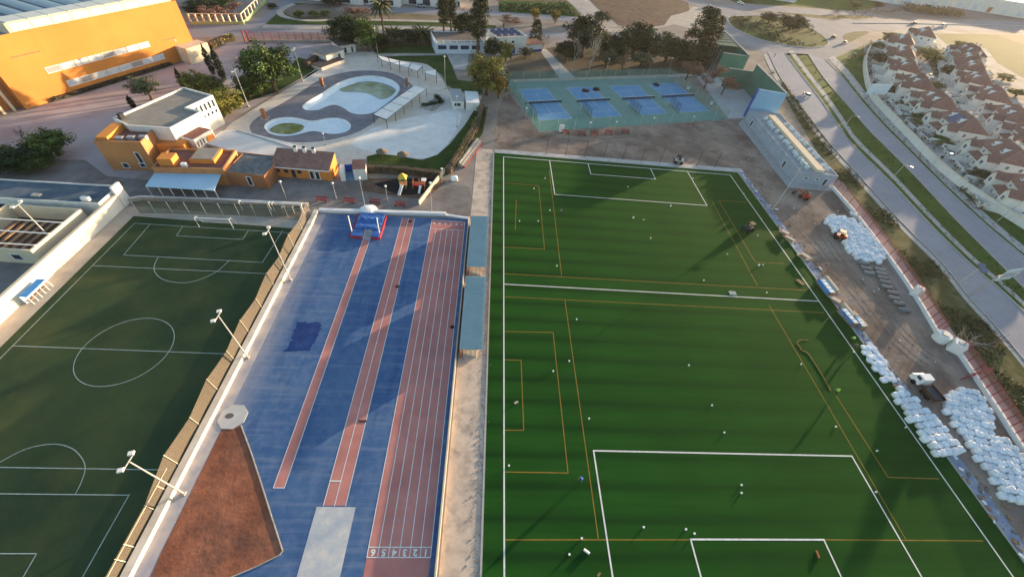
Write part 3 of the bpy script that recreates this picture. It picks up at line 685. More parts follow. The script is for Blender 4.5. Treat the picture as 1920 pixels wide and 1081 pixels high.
window(b, fr, 4.5, 10.5, 0, 11.0, 11.35, name='window', pane=M_brick, frame=M_wall_o2); window(b, fr, Lf-9, Lf-5, 0, 6.6, 6.9, pane=M_brick, frame=M_wall_o2)
an = MB(); fbox(an, fr, Lf-6.5, Lf+1.5, -4.5, -.02, 0, 4.6); an.build('annexe', M_cream, b)
window(b, fr, Lf-1.5, Lf+.6, -4.5, .3, 1.4)
# entrance block at the near corner
en = MB(); fbox(en, fr, -16, -.05, 2.5, 40, 0, 13.8); en.build('wing', M_wall_o2, b)
for k in range(3):
    ps = MB(); fbox(ps, fr, -6.5+k*2.2, -6.0+k*2.2, 1.0, 1.6, 0, 5.8); ps.build('pillar', M_cream, b)
window(b, fr, -10, -6.8, 2.5, .4, 5.0, bars=2)
# ---- clubhouse hall with grey flat roof
z8 = 7.3
fr = Fr(P(240, 238, z8), P(345, 166, z8), 1)
_, d1 = fr.inv(P(400, 181, z8)); side = 1 if d1 > 0 else -1
fr = Fr(P(213, 224, z8), P(345, 166, z8), side); aL = fr.L; dB = abs(fr.inv(P(400, 181, z8))[1])
b = E('clubhouse_hall', fr.w(aL/2, dB/2), 'white two storey hall with bare grey flat roof and cream parapet', 'building')
dB2 = abs(fr.inv(P(300, 245, z8))[1])
A1 = fr.inv(P(352, 203, z8))[0]
hp = PS([(213, 224), (345, 166), (400, 181), (351, 204), (380, 211), (320, 243), (240, 238)], z8); hc = sum(hp, Vector())/7
if sum(hp[k-1].x*hp[k].y-hp[k].x*hp[k-1].y for k in range(7)) < 0: hp = hp[::-1]
hi_ = []
for k in range(7):
    d1 = (hp[k]-hp[k-1]).normalized(); d2 = (hp[(k+1) % 7]-hp[k]).normalized(); n1, n2 = Vector((-d1.y, d1.x, 0)), Vector((-d2.y, d2.x, 0)); m_ = n1+n2; hi_.append(hp[k]+m_*(.32/max(.35, 1+n1.dot(n2))))
o = MB(); o.wall(hp, 0, z8+.4); o.wall(hi_, z8, z8+.4, flip=True)
for k in range(7): j = (k+1) % 7; o.poly([(*hp[k][:2], z8+.4), (*hp[j][:2], z8+.4), (*hi_[j][:2], z8+.4), (*hi_[k][:2], z8+.4)])
o.build('wall', M_wall_w, b); MB().sheet(hi_, z8).build('roof', M_roofg, b)
def outfr(u0, u1):
    a, c = P(*u0, z8), P(*u1, z8); f = Fr(a, c); return f if f.inv(hc)[1] < 0 else Fr(a, c, -1)
f1 = outfr((351, 204), (400, 181)); La = f1.L
for k in range(6): window(b, f1, La*.06+k*La*.155, La*.06+k*La*.155+La*.11, 0, 5.0, 6.9, out=1)
for k in range(4): window(b, f1, La*.36+k*La*.155, La*.36+k*La*.155+La*.11, 0, 3.5, 4.5, out=1)
window(b, f1, La*.3, La*.42, 0, .1, 2.2, out=1, name='door')
f2 = outfr((320, 243), (380, 211)); Lb = f2.L
st = MB(); fbox(st, f2, Lb*.12, Lb*.72, .02, 3.6, 0, 5.0); st.build('lower_block', M_wall_w, b)
lr = MB(); fbox(lr, f2, Lb*.12+.3, Lb*.72-.3, .3, 3.3, 5.002, 5.1); lr.build('lower_roof', M_roofr, b)
for k in range(3): window(b, f2, Lb*.15+k*Lb*.09, Lb*.15+k*Lb*.09+Lb*.06, 3.6, 2.9, 4.5, out=1)
ob = MB(); fbox(ob, f2, Lb*.46, Lb*.68, 3.62, 3.74, .2, 4.2); ob.build('orange_panel', M_wall_o, b)
ch = MB(); fbox(ch, fr, .6, 1.6, .8, 1.7, z8, z8+1.2); ch.build('chimney', M_dark, b)
# ---- orange terraced building
b = E('terraced_clubhouse', P(300, 330), 'orange terraced clubhouse with rusty red roof decks and ochre parapets', 'building')
zt1, zt2 = 6.3, 3.7
fr = Fr(P(178, 270, zt1), P(262, 272, zt1)); d1 = fr.inv(P(225, 243, zt1))[1]
flat(b, fr, 0, fr.L+.5, 0, abs(d1)+1.5, 0, zt1, M_wall_o2, M_roofr, .7, .35)
u = MB(); fbox(u, fr, .5, 2.6, .6, abs(d1)+.5, zt1+.02, zt1+1.3); u.build('stair_head', M_wall_o, b)
u = MB()
for k in range(3): fbox(u, fr, 3.5+k*2.1, 4.9+k*2.1, 1.2+k*.4, 2.2+k*.4, zt1+.02, zt1+.9)
u.build('air_unit', M_steel, b)
window(b, fr, fr.L-2.2, fr.L-1.2, 0, 1.8, 4.6); window(b, fr, 2.5, 3.8, 0, .6, 1.9); window(b, fr, 6, 7.2, 0, .8, 2.0)
fr2 = Fr(P(310, 318, zt2), P(414, 320, zt2)); dd = fr2.inv(P(440, 284, zt2)); 
flat(b, fr2, -2.5, fr2.L+.6, 0, abs(dd[1]), 0, zt2, M_wall_o2, M_roofr, .45, .35, wn='lower_wall', rn='lower_roof')
u = MB(); fbox(u, fr2, -1.2, 1.6, .9, 3.6, zt2+.02, zt2+2.0); u.build('stair_head', M_wall_o, b)
u = MB(); fbox(u, fr2, 4.0, 9.0, 2.6, abs(dd[1])-.5, zt2+.02, zt2+1.0); u.build('roof_room', M_wall_o, b)
u = MB(); fbox(u, fr2, 4.3, 8.7, 2.9, abs(dd[1])-.8, zt2+1.02, zt2+1.1); u.build('roof_room_cover', M_roofg, b)
u = MB(); fbox(u, fr2, 2.9, 3.9, .9, 1.7, zt2+.02, zt2+.9); u.build('air_unit', M_frame, b)
lk = MB(); fbox(lk, fr, fr.L+.55, fr.L+6.5, 3.5, abs(d1)+1.4, 0, 4.6); lk.build('link_block', M_wall_o, b)
# ---- pale blue canopy
zc = 2.75
q = PS([(297, 313), (417, 321), (401, 357), (272, 349)], zc+.1)
b = E('canopy', P(335, 365), 'pale blue sheet metal canopy on thin posts before orange clubhouse', 'canopy')
MB().prism(q, zc, zc+.1, True).build('roof', M_skyb, b)
for k in range(7):
    p = q[3].lerp(q[2], k/6); q2 = p.lerp((q[0].lerp(q[1], k/6)), .04)
    MB().beam((q2.x, q2.y, 0), (q2.x, q2.y, zc), .09).build('post', M_frame, b)
# ---- dark roofed block
zd = 3.3
fr = Fr(P(414, 322, zd), P(495, 331, zd)); dd = abs(fr.inv(P(514, 293, zd))[1])
b = E('brown_block', fr.w(fr.L/2, dd/2), 'brown walled block with weathered black felt roof beside red tiled house', 'building')
flat(b, fr, .65, fr.L, 0, dd, 0, zd, M_brick, M_roofd, .12, .2)
window(b, fr, 5.2, 6.3, 0, .5, 2.9); 
# ---- red tiled house
zh = 2.85
fr = Fr(P(505, 312, zh), P(617, 321, zh)); dd = 5.6
b = E('tiled_house', fr.w(fr.L/2, dd/2), 'small orange house with red tiled roof and three white chimneys', 'house')
w_ = MB(); R = fr.rect(.3, fr.L, .4, dd); w_.wall(R, 0, zh)
i = w_.pts([fr.w(fr.L, .4, zh), fr.w(fr.L, dd, zh), fr.w(fr.L, dd, zh+1.5)]); w_.face(i)
i = w_.pts([fr.w(.3, .4, zh), fr.w(.3, dd, zh+1.5), fr.w(.3, dd, zh)]); w_.face(i); w_.poly([fr.w(fr.L, dd, zh), fr.w(.3, dd, zh), fr.w(.3, dd, zh+1.5), fr.w(fr.L, dd, zh+1.5)])
w_.build('wall', M_wall_o, b)
rf = MB(); a0, a1 = .05, fr.L+.02
top = [fr.w(a0, -.1, zh+.1), fr.w(a1, -.1, zh+.1), fr.w(a1, dd+.1, zh+1.68), fr.w(a0, dd+.1, zh+1.68)]
rf.poly(top); rf.poly([Vector((p.x, p.y, p.z-.14)) for p in top][::-1])
for k in range(4): j = (k+1) % 4; rf.poly([top[j], top[k], top[k]-Vector((0, 0, .14)), top[j]-Vector((0, 0, .14))])
r_ = rf.build('roof', M_tile, b)
MB().beam(fr.w(a0, -.16, zh+.0), fr.w(a1, -.16, zh+.0), .14, .16).build('gutter', M_frame, b)
for a in (4.2, 6.3, 8.4):
    c = MB(); fbox(c, fr, a, a+.75, dd-.8, dd-.1, zh+1.0, zh+2.5); c.c = 1; fbox(c, fr, a+.1, a+.65, dd-.7, dd-.2, zh+2.5, zh+2.8); c.build('chimney', [M_frame, M_dark], r_)
for a, wd, z0, z1 in ((.8, 1.2, 1.2, 2.3), (2.7, 1.2, 1.2, 2.3), (4.3, 1.1, .1, 2.3), (5.7, 1.2, 1.2, 2.3)): window(b, fr, a, a+wd, .4, z0, z1, frame=M_wall_o2)
for a in (8.5, 9.8): window(b, fr, a, a+1.05, .4, .05, 2.3, name='door')
# ---- wide pale terrace roof
zz = 3.0
q = PS([(414, 246), (446, 243), (530, 264), (622, 291), (600, 296), (500, 291), (438, 284), (386, 268)], zz)
b = E('terrace_roof', P(520, 290), 'wide plain white roof slab between tiled house and wading pool', 'roof')
MB().prism(q, zz-.35, zz, True).build('slab', mat('white_membrane', (.66, .63, .6), (.6, .57, .54), .12, c3=(.5, .46, .42), sc3=.3, f3=.4), b)
wl_ = inset(q, .6); MB().prism([(p.x, p.y) for p in wl_], 0, zz-.36).build('wall', M_wall_w, b)
MB().beam((*wl_[1][:2], zz+.06), (*wl_[4][:2], zz+.06), .16, .1).build('seam', M_roofg, b)
# ---- little white pavilion with blue door
fr = Fr(P(636, 343), P(680, 330)); fr = Fr(P(640, 340), P(684, 338))
b = E('gate_pavilion', fr.w(2, 2), 'little white gatehouse with blue steps and small orange tiled hood', 'gatehouse')
w_ = MB(); fbox(w_, fr, 0, 1.1, 0, 3.2, 0, 2.5); w_.build('pillar', M_wall_w, b)
w_ = MB(); fbox(w_, fr, 3.1, 6.0, .2, 3.4, 0, 3.0); w_.build('wall', M_wall_w, b)
w_ = MB(); w_.poly([fr.w(3.0, .1, 3.03), fr.w(6.1, .1, 3.03), fr.w(6.1, 3.5, 3.6), fr.w(3.0, 3.5, 3.6)]); w_.poly([fr.w(3.0, .1, 3.0), fr.w(3.0, 3.5, 3.0), fr.w(6.1, 3.5, 3.0), fr.w(6.1, .1, 3.0)]); w_.wall([fr.w(6.1, 3.5), fr.w(3.0, 3.5)], 3.0, 3.6, False); w_.build('roof', M_tile, b)
w_ = MB()
for k in range(5): fbox(w_, fr, 1.15, 3.05, .2+k*.5, .7+k*.5, 0, .18+k*.18)
w_.build('step', mat('blue_steps', (.16, .27, .4), (.2, .3, .42), .8), b)
w_ = MB(); fbox(w_, fr, 1.1, 3.1, 2.9, 3.15, 0, 2.6); w_.build('gate', M_bluep, b)
# ---- long grey roof at the left edge
zg = 3.5
q = PS([(-90, 331), (210, 347), (184, 381), (-90, 366)], zg)
b = E('changing_block', P(100, 380), 'long low block with blue grey flat roof beside big orange clubhouse', 'building')
Rr = [(p.x, p.y) for p in q]; fr = Fr(q[3], q[2]); dd = abs(fr.inv(q[1])[1])
flat(b, fr, 0, fr.L, 0, dd, 0, zg-.3, M_wall_w, mat('slate_roof', (.10, .14, .18), (.07, .10, .135), .15, c3=(.22, .22, .22), sc3=.4, f3=.5), .3, .16)
for a in (fr.L-20, fr.L-16): window(b, fr, a, a+3.2, 0, .9, 2.3)
sk = MB(); fbox(sk, fr, fr.L-13, fr.L-11.5, 1.4, 2.2, zg-.29, zg-.05); sk.build('skylight', M_cream, b)
ac = MB(); fbox(ac, fr, fr.L-3.6, fr.L-2.2, .8, 1.5, zg-.29, zg+.45); ac.build('air_unit', M_frame, b)
# ---- roofless block with beams
zb = 3.2
fr = Fr(P(57, 470, zb), P(152, 391, zb)); dd = fr.inv(P(50, 388, zb))[1]; fr = Fr(P(57, 470, zb), P(152, 391, zb), 1 if dd > 0 else -1); dd = abs(dd)
b = E('roofless_block', fr.w(fr.L/2, dd/2), 'cream walled block without a roof, timber beams laid across it', 'building')
o = MB(); t = .35
fbox(o, fr, 0, fr.L, 0, t, 0, zb); fbox(o, fr, 0, t, t+.003, dd+4, 0, zb); fbox(o, fr, fr.L-t, fr.L, t+.003, dd+4, 0, zb); fbox(o, fr, t+.003, fr.L-t-.003, dd+4-t, dd+4, 0, zb)
o.build('wall', M_cream, b)
f_ = MB(); f_.sheet(fr.rect(t, fr.L-t, t, dd+3.6), .3); f_.build('floor', mat('brown_floor', (.12, .08, .06), (.07, .055, .045), .4), b)
for k in range(6):
    bb = 1.1+k*1.5; MB().beam(fr.w(.5, bb, zb-.7), fr.w(fr.L*.72, bb, zb-.7), .5, .14).build('beam', mat('old_timber', (.3, .2, .12), (.16, .11, .08), .5) if k == 0 else bpy.data.materials['old_timber'], b)
for k in range(3):
    a = 1.3+k*fr.L*.26; MB().beam(fr.w(a, .1, zb+.12), fr.w(a, dd+3.8, zb+.12), .16, .16).build('cross_beam', M_frame, b)
window(b, fr, 2.5, 4.2, 0, .8, 2.2, axis='b', out=-1)
# ---- long white wall of the old pitch
b = E('long_wall', (-78.5, -8, 0), 'long bright white wall along the left side of the old pitch', 'wall')
w_ = MB(); w_.box((-79.0, -22, 0), (.4, 76, 2.9)); w_.build('wall', mat('white_painted_wall', (.78, .74, .68), (.68, .64, .58), .2, c3=(.55, .5, .43), sc3=.35, f3=.35), b)
w_ = MB(); w_.box((-79.0, 17.2, 0), (.5, 2.2, 4.6)); w_.build('end_pier', M_wall_w, b)
MB().box((-79.0, -22, 2.9), (.55, 76, .1)).build('coping', M_cream, b)
b = E('dugout', P(82, 560), 'blue roofed dugout with white frame beside the old pitch', 'dugout')
p0, p1 = P(65, 570), P(100, 537); d = (p1-p0).normalized(); n = Vector((-1, 0, 0)); x0_ = p0.x; 
MB().prism([(x0_-1.2, p0.y), (x0_+.1, p0.y), (x0_+.1, p1.y), (x0_-1.2, p1.y)], 1.75, 1.83, True).build('roof', mat('blue_sheet', (.06, .2, .5), (.08, .25, .55), .8), b)
MB().box((x0_-1.15, .5*(p0.y+p1.y), .02), (.06, p1.y-p0.y, 1.73)).build('back', M_skyb, b)
for k in range(6):
    y = p0.y+(p1.y-p0.y)*k/5; MB().beam((x0_+.03, y, 0), (x0_+.03, y, 1.75), .08).build('post', M_frame, b)
MB().box((x0_-.8, .5*(p0.y+p1.y), .42), (.4, p1.y-p0.y-.3, .08)).build('bench', M_brick, b)
# ---- kiosks by the pool
def hut(name, label, cat, p0, p1, back, h, wm, rm, over=.3, door=None, par=.2):
    fr = Fr(p0, p1); s = fr.inv(back)[1]; fr = Fr(p0, p1, 1 if s > 0 else -1); d = abs(s)
    b = E(name, fr.w(fr.L/2, d/2), label, cat)
    w_ = MB(); fbox(w_, fr, 0, fr.L, 0, d, 0, h); w_.build('wall', wm, b)
    r_ = MB(); fbox(r_, fr, -over, fr.L+over, -over, d+over, h+.002, h+par); r_.build('roof', rm, b)
    for (a0, a1, z0, z1) in (door or []): window(b, fr, a0, a1, 0, z0, z1, name='door' if z0 < .3 else 'window')
    return b, fr, d
hut('pool_kiosk', 'white flat roofed kiosk by the pool path, grey roof felt', 'kiosk', P(615, 121), P(647, 109), P(606, 108), 2.9, M_wall_w, M_roofg, .35, [(5.4, 6.8, .1, 2.2)])
hut('pool_kiosk', 'white kiosk with dark overhanging roof beneath the willow', 'kiosk', P(640, 102), P(668, 98), P(640, 88), 3.0, M_wall_w, mat('dark_roof', (.09, .085, .085), (.12, .11, .1), .4), .8, [(1.2, 2.4, .1, 2.2), (4, 5, .1, 2.2)])
hut('bar_counter', 'low pale counter with dark top in front of white kiosk', 'counter', P(604, 133), P(646, 117), P(590, 124), 1.0, M_pave, mat('counter_top', (.1, .08, .075)), .1)
fr = Fr(P(817, 101), P(905, 101)); b = E('sun_terrace', fr.w(10, 6), 'white balustraded terrace building with ramp, behind the tall conifers', 'building')
dd = 15
flat(b, fr, 0, fr.L+1, 0, dd, 0, 3.6, mat('white_blue_wall', (.62, .68, .74), (.55, .62, .68), .4), mat('terrace_floor', (.16, .13, .115), (.2, .17, .15), .3), .15)
for k in range(8): MB().beam(fr.w(.3+k*(fr.L+.4)/7, .15, 3.75), fr.w(.3+k*(fr.L+.4)/7, .15, 4.7), .4).build('baluster', M_frame, b)
for z in (4.1, 4.7): MB().beam(fr.w(.1, .15, z), fr.w(fr.L+.9, .15, z), .25, .2).build('rail', M_frame, b)
for z in (4.1, 4.7): MB().beam(fr.w(.15, .3, z+.01), fr.w(.15, dd, z+.01), .25, .2).build('rail', M_frame, b)
for k in range(4): window(b, fr, 1+k*4.6, 4.4+k*4.6, 0, 1.6, 3.0, frame=M_bluep)
fr = Fr(P(930, 104), P(985, 100)); b = E('caretaker_house', fr.w(5, 5), 'white two storey house with solar panels on roof and blue door', 'house')
flat(b, fr, 0, fr.L, 0, 10, 0, 6.2, M_wall_w, M_roofg, .3)
for r in range(3):
    for k in range(4):
        s = MB(); a = 1+k*(fr.L-2)/4; bb = 2+r*2.6
        s.poly([fr.w(a, bb, 6.4), fr.w(a+2, bb, 6.4), fr.w(a+2, bb+1.6, 7.2), fr.w(a, bb+1.6, 7.2)]); s.poly([fr.w(a, bb, 6.36), fr.w(a, bb+1.6, 7.16), fr.w(a+2, bb+1.6, 7.16), fr.w(a+2, bb, 6.36)]); s.build('solar_panel', M_solar, b)
window(b, fr, 6.5, 9, 0, .1, 2.6, name='door', pane=M_bluep); window(b, fr, 6.8, 8.2, 0, 4, 5.2); window(b, fr, 1.5, 3, 0, 4, 5.2)
w_ = MB(); fbox(w_, fr, fr.L+.02, fr.L+9, 1, 7, 0, 2.9); w_.build('side_wing', M_wall_w, b)
w_ = MB(); fbox(w_, fr, fr.L-.4, fr.L+9.2, .7, 7.2, 2.9, 3.1); w_.build('side_roof', M_tile, b)
w_ = MB(); fbox(w_, fr, fr.L+.1, fr.L+9, .93, .99, 0, .8); w_.build('plinth', M_bluep, b)
hut('drinks_kiosk', 'small white drinks kiosk with open front and grey roof beside terrace', 'kiosk', P(849, 205), P(870, 205), P(852, 183), 2.6, M_wall_w, M_steel, .15, [(.4, 2.6, .9, 2.1)])
hut('storage_cabin', 'plain white storage cabin beside the dark hedge', 'cabin', P(874, 207), P(898, 208), P(876, 186), 2.4, M_wall_w, M_frame, .1)
# ---- pelota court with blue gable
M_pg = mat('pelota_green', (.07, .16, .125), (.09, .2, .155), .15)
M_pb = mat('pelota_blue', (.26, .46, .64), (.24, .42, .6), .3)
b = E('pelota_court', P(1400, 190), 'tall green walled pelota court with pale blue outer gable', 'court')
def wallq(par, name, a, c, h, m, t=.45, cop=None):
    MB().beam((a.x, a.y, h/2), (c.x, c.y, h/2), t, h).build(name, m, par)
    if cop: MB().beam((a.x, a.y, h+.065), (c.x, c.y, h+.065), t+.15, .12).build('coping', cop, par)
hb = 9.6
gA, gB, gC = P(1424, 167, hb), P(1476, 176, hb), P(1420, 121, hb)
sd = (gB-gA).normalized(); lg_ = (gC-gB).normalized()
wallq(b, 'end_wall', gA, gB, hb, M_pb, .5)
MB().box((gA.x-sd.x*.35, gA.y-sd.y*.35, 0), (.62, .7, hb+.05), math.atan2(sd.y, sd.x)).build('edge_post', M_bluep, b)
wallq(b, 'long_wall', gB+lg_*.3, gC, hb, M_pg, .45, M_kerb)
f0 = px((gC.x, gC.y, 0)); hf = hgt(f0[0], f0[1], 1412, 134); gD = P(1367, 128, hf)
wallq(b, 'front_wall', gC-sd*.3, gD, hf, M_pg, .4, M_kerb)
b = E('pelota_court', P(1360, 110), 'second green pelota court behind the blue one, netting overhead', 'court')
h2 = 9.6; k0, k1, k2, k3 = P(1405, 104, h2), P(1359, 58, h2), P(1323, 57, h2), P(1357, 97, h2)
wallq(b, 'end_wall', k0-(k0-k3).normalized()*.3, k3, h2-.4, M_pg, .4, M_kerb); wallq(b, 'long_wall', k0, k1, h2, M_pg, .45, M_kerb); wallq(b, 'front_wall', k1-(k1-k2).normalized()*.3, k2, h2-.2, M_pg, .4)
M_net = mesh_mat('green_netting', (.05, .16, .13), .55)
MB().poly([k0.lerp(k1, .3), k1.lerp(k0, .02), k2, k3.lerp(k2, .3)]).build('netting', M_net, b)
for k in range(8):
    t = .12+k*.12; q = k3.lerp(k2, t); r = k0.lerp(k1, t); MB().beam((q.x, q.y, 0), (q.x, q.y, h2-.1), .16).build('post', M_steel, b)
    if t > .4: MB().beam((q.x, q.y, h2+.1), (r.x, r.y, h2+.1), .18).build('net_beam', M_kerb, b)
# ---- new grey changing rooms with roof units
zz = 3.3
fr = Fr(P(1487, 342), P(1557, 350)); dd = abs(fr.inv(P(1398, 224))[1]); dd = min(dd, 41.5)
b = E('new_changing_rooms', fr.w(fr.L/2, dd/2), 'long new grey block with cream roof walkway and rooftop units', 'building')
M_grayw = mat('grey_blue_render', (.36, .4, .46), (.3, .34, .4), .4)
flat(b, fr, 0, fr.L, 0, dd, 0, zz, M_grayw, mat('grey_screed', (.36, .37, .37), (.28, .29, .3), .3), .25)
w_ = MB(); fbox(w_, fr, fr.L*.46, fr.L*.66, 1.2, dd-4, zz+.02, zz+.85); w_.build('roof_walkway', mat('cream_membrane', (.7, .58, .42), (.66, .55, .4), .5), b)
rr = random.Random(9)
for k in range(15):
    for sx in (.27, .84):
        if rr.random() < .16: continue
        a = fr.L*sx+rr.uniform(-.3, .3); bb = 3+k*(dd-8)/15+rr.uniform(-.4, .4)
        u = MB(); u.lathe(fr.w(a, bb, zz+.02), [(.55, 0), (.55, .5), (.75, .55), (.62, .85), (.2, 1.0)], 8); u.build('vent_cowl', mat('cowl', (.5, .6, .66), (.42, .5, .56), 1) if 'cowl' not in bpy.data.materials else bpy.data.materials['cowl'], b)
for bb, hh in ((7.5, 2.3), (35, 2.3)): window(b, fr, bb, bb+1.4, 0, .05, hh, axis='b', out=-1, name='door')
window(b, fr, fr.L-3.2, fr.L-2, 0, .05, 2.3, name='door'); window(b, fr, 2.2, 3.4, 0, 1.4, 2.2); window(b, fr, 5.6, 6.6, 0, 1.4, 2.2)
for bb in (13, 17, 21, 26, 30): window(b, fr, bb, bb+1.1, 0, 1.5, 2.2, axis='b', out=-1)
# ---- green roofed stands along the track
M_teal = mat('teal_sheet', (.27, .37, .39), (.23, .33, .35), .3, c3=(.3, .43, .47), sc3=1.5)
for (t0, t1, lab) in (((904, 405), (902, 500), 'shorter teal roofed spectator shelter beside the turf, nearer the playground'), ((900, 518), (895, 655), 'longer teal roofed spectator shelter beside the turf, with benches')):
    zr_ = 2.75; ya, yb_ = P(*t1, zr_).y, P(*t0, zr_).y
    x0_, x1_ = P(886, 480, zr_).x if t0[1] < 450 else P(875, 620, zr_).x, P(918, 480, zr_).x
    x0_ = -7.4; x1_ = -3.6
    b = E('spectator_shelter', ((x0_+x1_)/2, (ya+yb_)/2, 0), lab, 'shelter', 'spectator shelters')
    rf = MB(); n = 40
    L0 = [(x0_, zr_-.15), (x1_, zr_+.12)]
    rf.poly([(x0_, ya, zr_-.1), (x1_, ya, zr_+.1), (x1_, yb_, zr_+.1), (x0_, yb_, zr_-.1)]); rf.poly([(x0_, ya, zr_-.2), (x0_, yb_, zr_-.2), (x1_, yb_, zr_), (x1_, ya, zr_)])
    for q in (((x0_, ya), (x1_, ya)), ((x1_, ya), (x1_, yb_)), ((x1_, yb_), (x0_, yb_)), ((x0_, yb_), (x0_, ya))):
        h = lambda p: zr_-.1+.2*(p[0]-x0_)/(x1_-x0_)
        rf.poly([(*q[0], h(q[0])-.1), (*q[1], h(q[1])-.1), (*q[1], h(q[1])), (*q[0], h(q[0]))])
    y = ya+.4
    while y < yb_:
        rf.beam((x0_, y, zr_-.08), (x1_, y, zr_+.12), 0.05, .035); y += .45
    rf.build('roof', M_teal, b)
    y = ya+.5
    while y < yb_:
        MB().beam((x0_+.35, y, 0), (x0_+.35, y, zr_-.2), .12).build('post', M_kerb, b); y += (yb_-ya-1)/4
    for k in range(3): MB().box((x0_+.9+k*.75, (ya+yb_)/2, 0), (.74, yb_-ya-.6, .35+.35*(2-k))).build('step', M_conc, b)
    MB().box((x0_+.1, (ya+yb_)/2, 0), (.15, yb_-ya, 2.4)).build('back_wall', M_brick, b)
# ---- far white buildings along the top
for u, v, wd, dp, h, lab, bl in ((700, 10, 26, 12, 5, 'low white building beside the avenue, behind the palms', 0), (765, 9, 30, 14, 7, 'white building with blue shopfront and dark opening across the avenue', 1), (600, 3, 40, 14, 5, 'pale low row of sheds beyond the oval park path', 0), (845, 14, 10, 10, 6, 'narrow white building glimpsed between the tall conifers', 0)):
    p = P(u, v); fr = Fr((p.x-wd/2, p.y), (p.x+wd/2, p.y+1))
    b = E('far_building', fr.w(wd/2, dp/2), lab, 'building')
    flat(b, fr, 0, fr.L, 0, dp, 0, h, M_wall_w, M_roofg, .3)
    for k in range(4): window(b, fr, 1.5+k*wd/4.3, 1.5+k*wd/4.3+wd/8, 0, .3, 2.8, frame=M_bluep if bl else None)
for u, v, wd, dp, h, lab in ((1650, 4, 70, 40, 9, 'large pale factory shed above the brown hedge rows'), (1705, 8, 60, 50, 10, 'second pale factory shed next to the slanting lorries'), (1860, 26, 70, 30, 10, 'white warehouse row on far right behind highway'), (1905, 32, 50, 30, 8, 'white warehouse with red panel at right edge'), (1790, -2, 120, 40, 9, 'long white roofed factory at the foot of the hill'), (1440, -2, 40, 20, 7, 'white shed beyond the far green verge')):
    p = P(u, v); fr = Fr((p.x-wd/2, p.y+wd*.12), (p.x+wd/2, p.y-wd*.12))
    b = E('factory', fr.w(wd/2, dp/2), lab, 'factory')
    flat(b, fr, 0, fr.L, 0, dp, 0, h, M_wall_w, mat('white_sheet_roof', (.62, .62, .64), (.56, .56, .58), .05) if 'white_sheet_roof' not in bpy.data.materials else bpy.data.materials['white_sheet_roof'], .4)
    for k in range(5): window(b, fr, 4+k*wd/5.5, 8+k*wd/5.5, 0, .5, 4.5, name='door', pane=M_brick if k == 2 else M_glassl)
# ================================================================ trees and plants
LM = {}
def leaves(nm, a, b_, n=3):
    if nm in LM: return LM[nm]
    out = []
    for k in range(n):
        f = (.5, 1.0, 1.6)[k]
        out.append(leaf_mat(nm, tuple(x*f for x in a), tuple(x*f for x in b_)))
    LM[nm] = out; return out
M_bark = mat('bark', (.13, .095, .07), (.08, .06, .045), 2.5, rnd=.15)
M_barkp = mat('pale_bark', (.36, .32, .28), (.24, .21, .18), 2.5, rnd=.1)
def crown(mb, clumps, per, size, rr, flat_=.0):
    for (c, r) in clumps:
        mb.c = rr.choice((0, 1, 1, 2)); c = Vector(c)
        for k in range(per):
            d = Vector((rr.gauss(0, 1), rr.gauss(0, 1), rr.gauss(0, 1))).normalized()
            p = c+Vector((d.x*r[0], d.y*r[1], d.z*r[2]))*(rr.random()**.45)
            n = (d+Vector((rr.gauss(0, .7), rr.gauss(0, .7), rr.gauss(0, .7)+.25))).normalized()
            x = n.orthogonal().normalized(); x.rotate(Matrix.Rotation(rr.random()*6.28, 3, n)); y = n.cross(x)
            s = size*rr.uniform(.6, 1.3); 
            i = mb.pts([p-x*s*.5, p-y*s*.32, p+x*s*.6, p+y*s*.34]); mb.face(i)
def shell_clumps(n, rad, cz, cr, rr, lo=.55):
    out = []
    for k in range(n):
        d = Vector((rr.gauss(0, 1), rr.gauss(0, 1), rr.gauss(0, 1)*.9+.1)).normalized(); t = rr.uniform(lo, 1)
        q = cr*rr.uniform(.7, 1.3)
        out.append(((d.x*rad[0]*t, d.y*rad[1]*t, cz+d.z*rad[2]*t), (q, q, q*.85)))
    return out
def limbs(mb, rr, h0, h1, spread, n, r0):
    for k in range(n):
        a = rr.random()*6.28; z0 = rr.uniform(h0*.6, h0); e = Vector((math.cos(a)*spread*rr.uniform(.4, .9), math.sin(a)*spread*rr.uniform(.4, .9), rr.uniform(h0+.2*(h1-h0), h1*.9)))
        m = Vector((0, 0, z0)).lerp(e, .5)+Vector((0, 0, -.1*spread))
        mb.tube([(0, 0, z0), m, e], [r0*.5, r0*.35, r0*.1], 5)
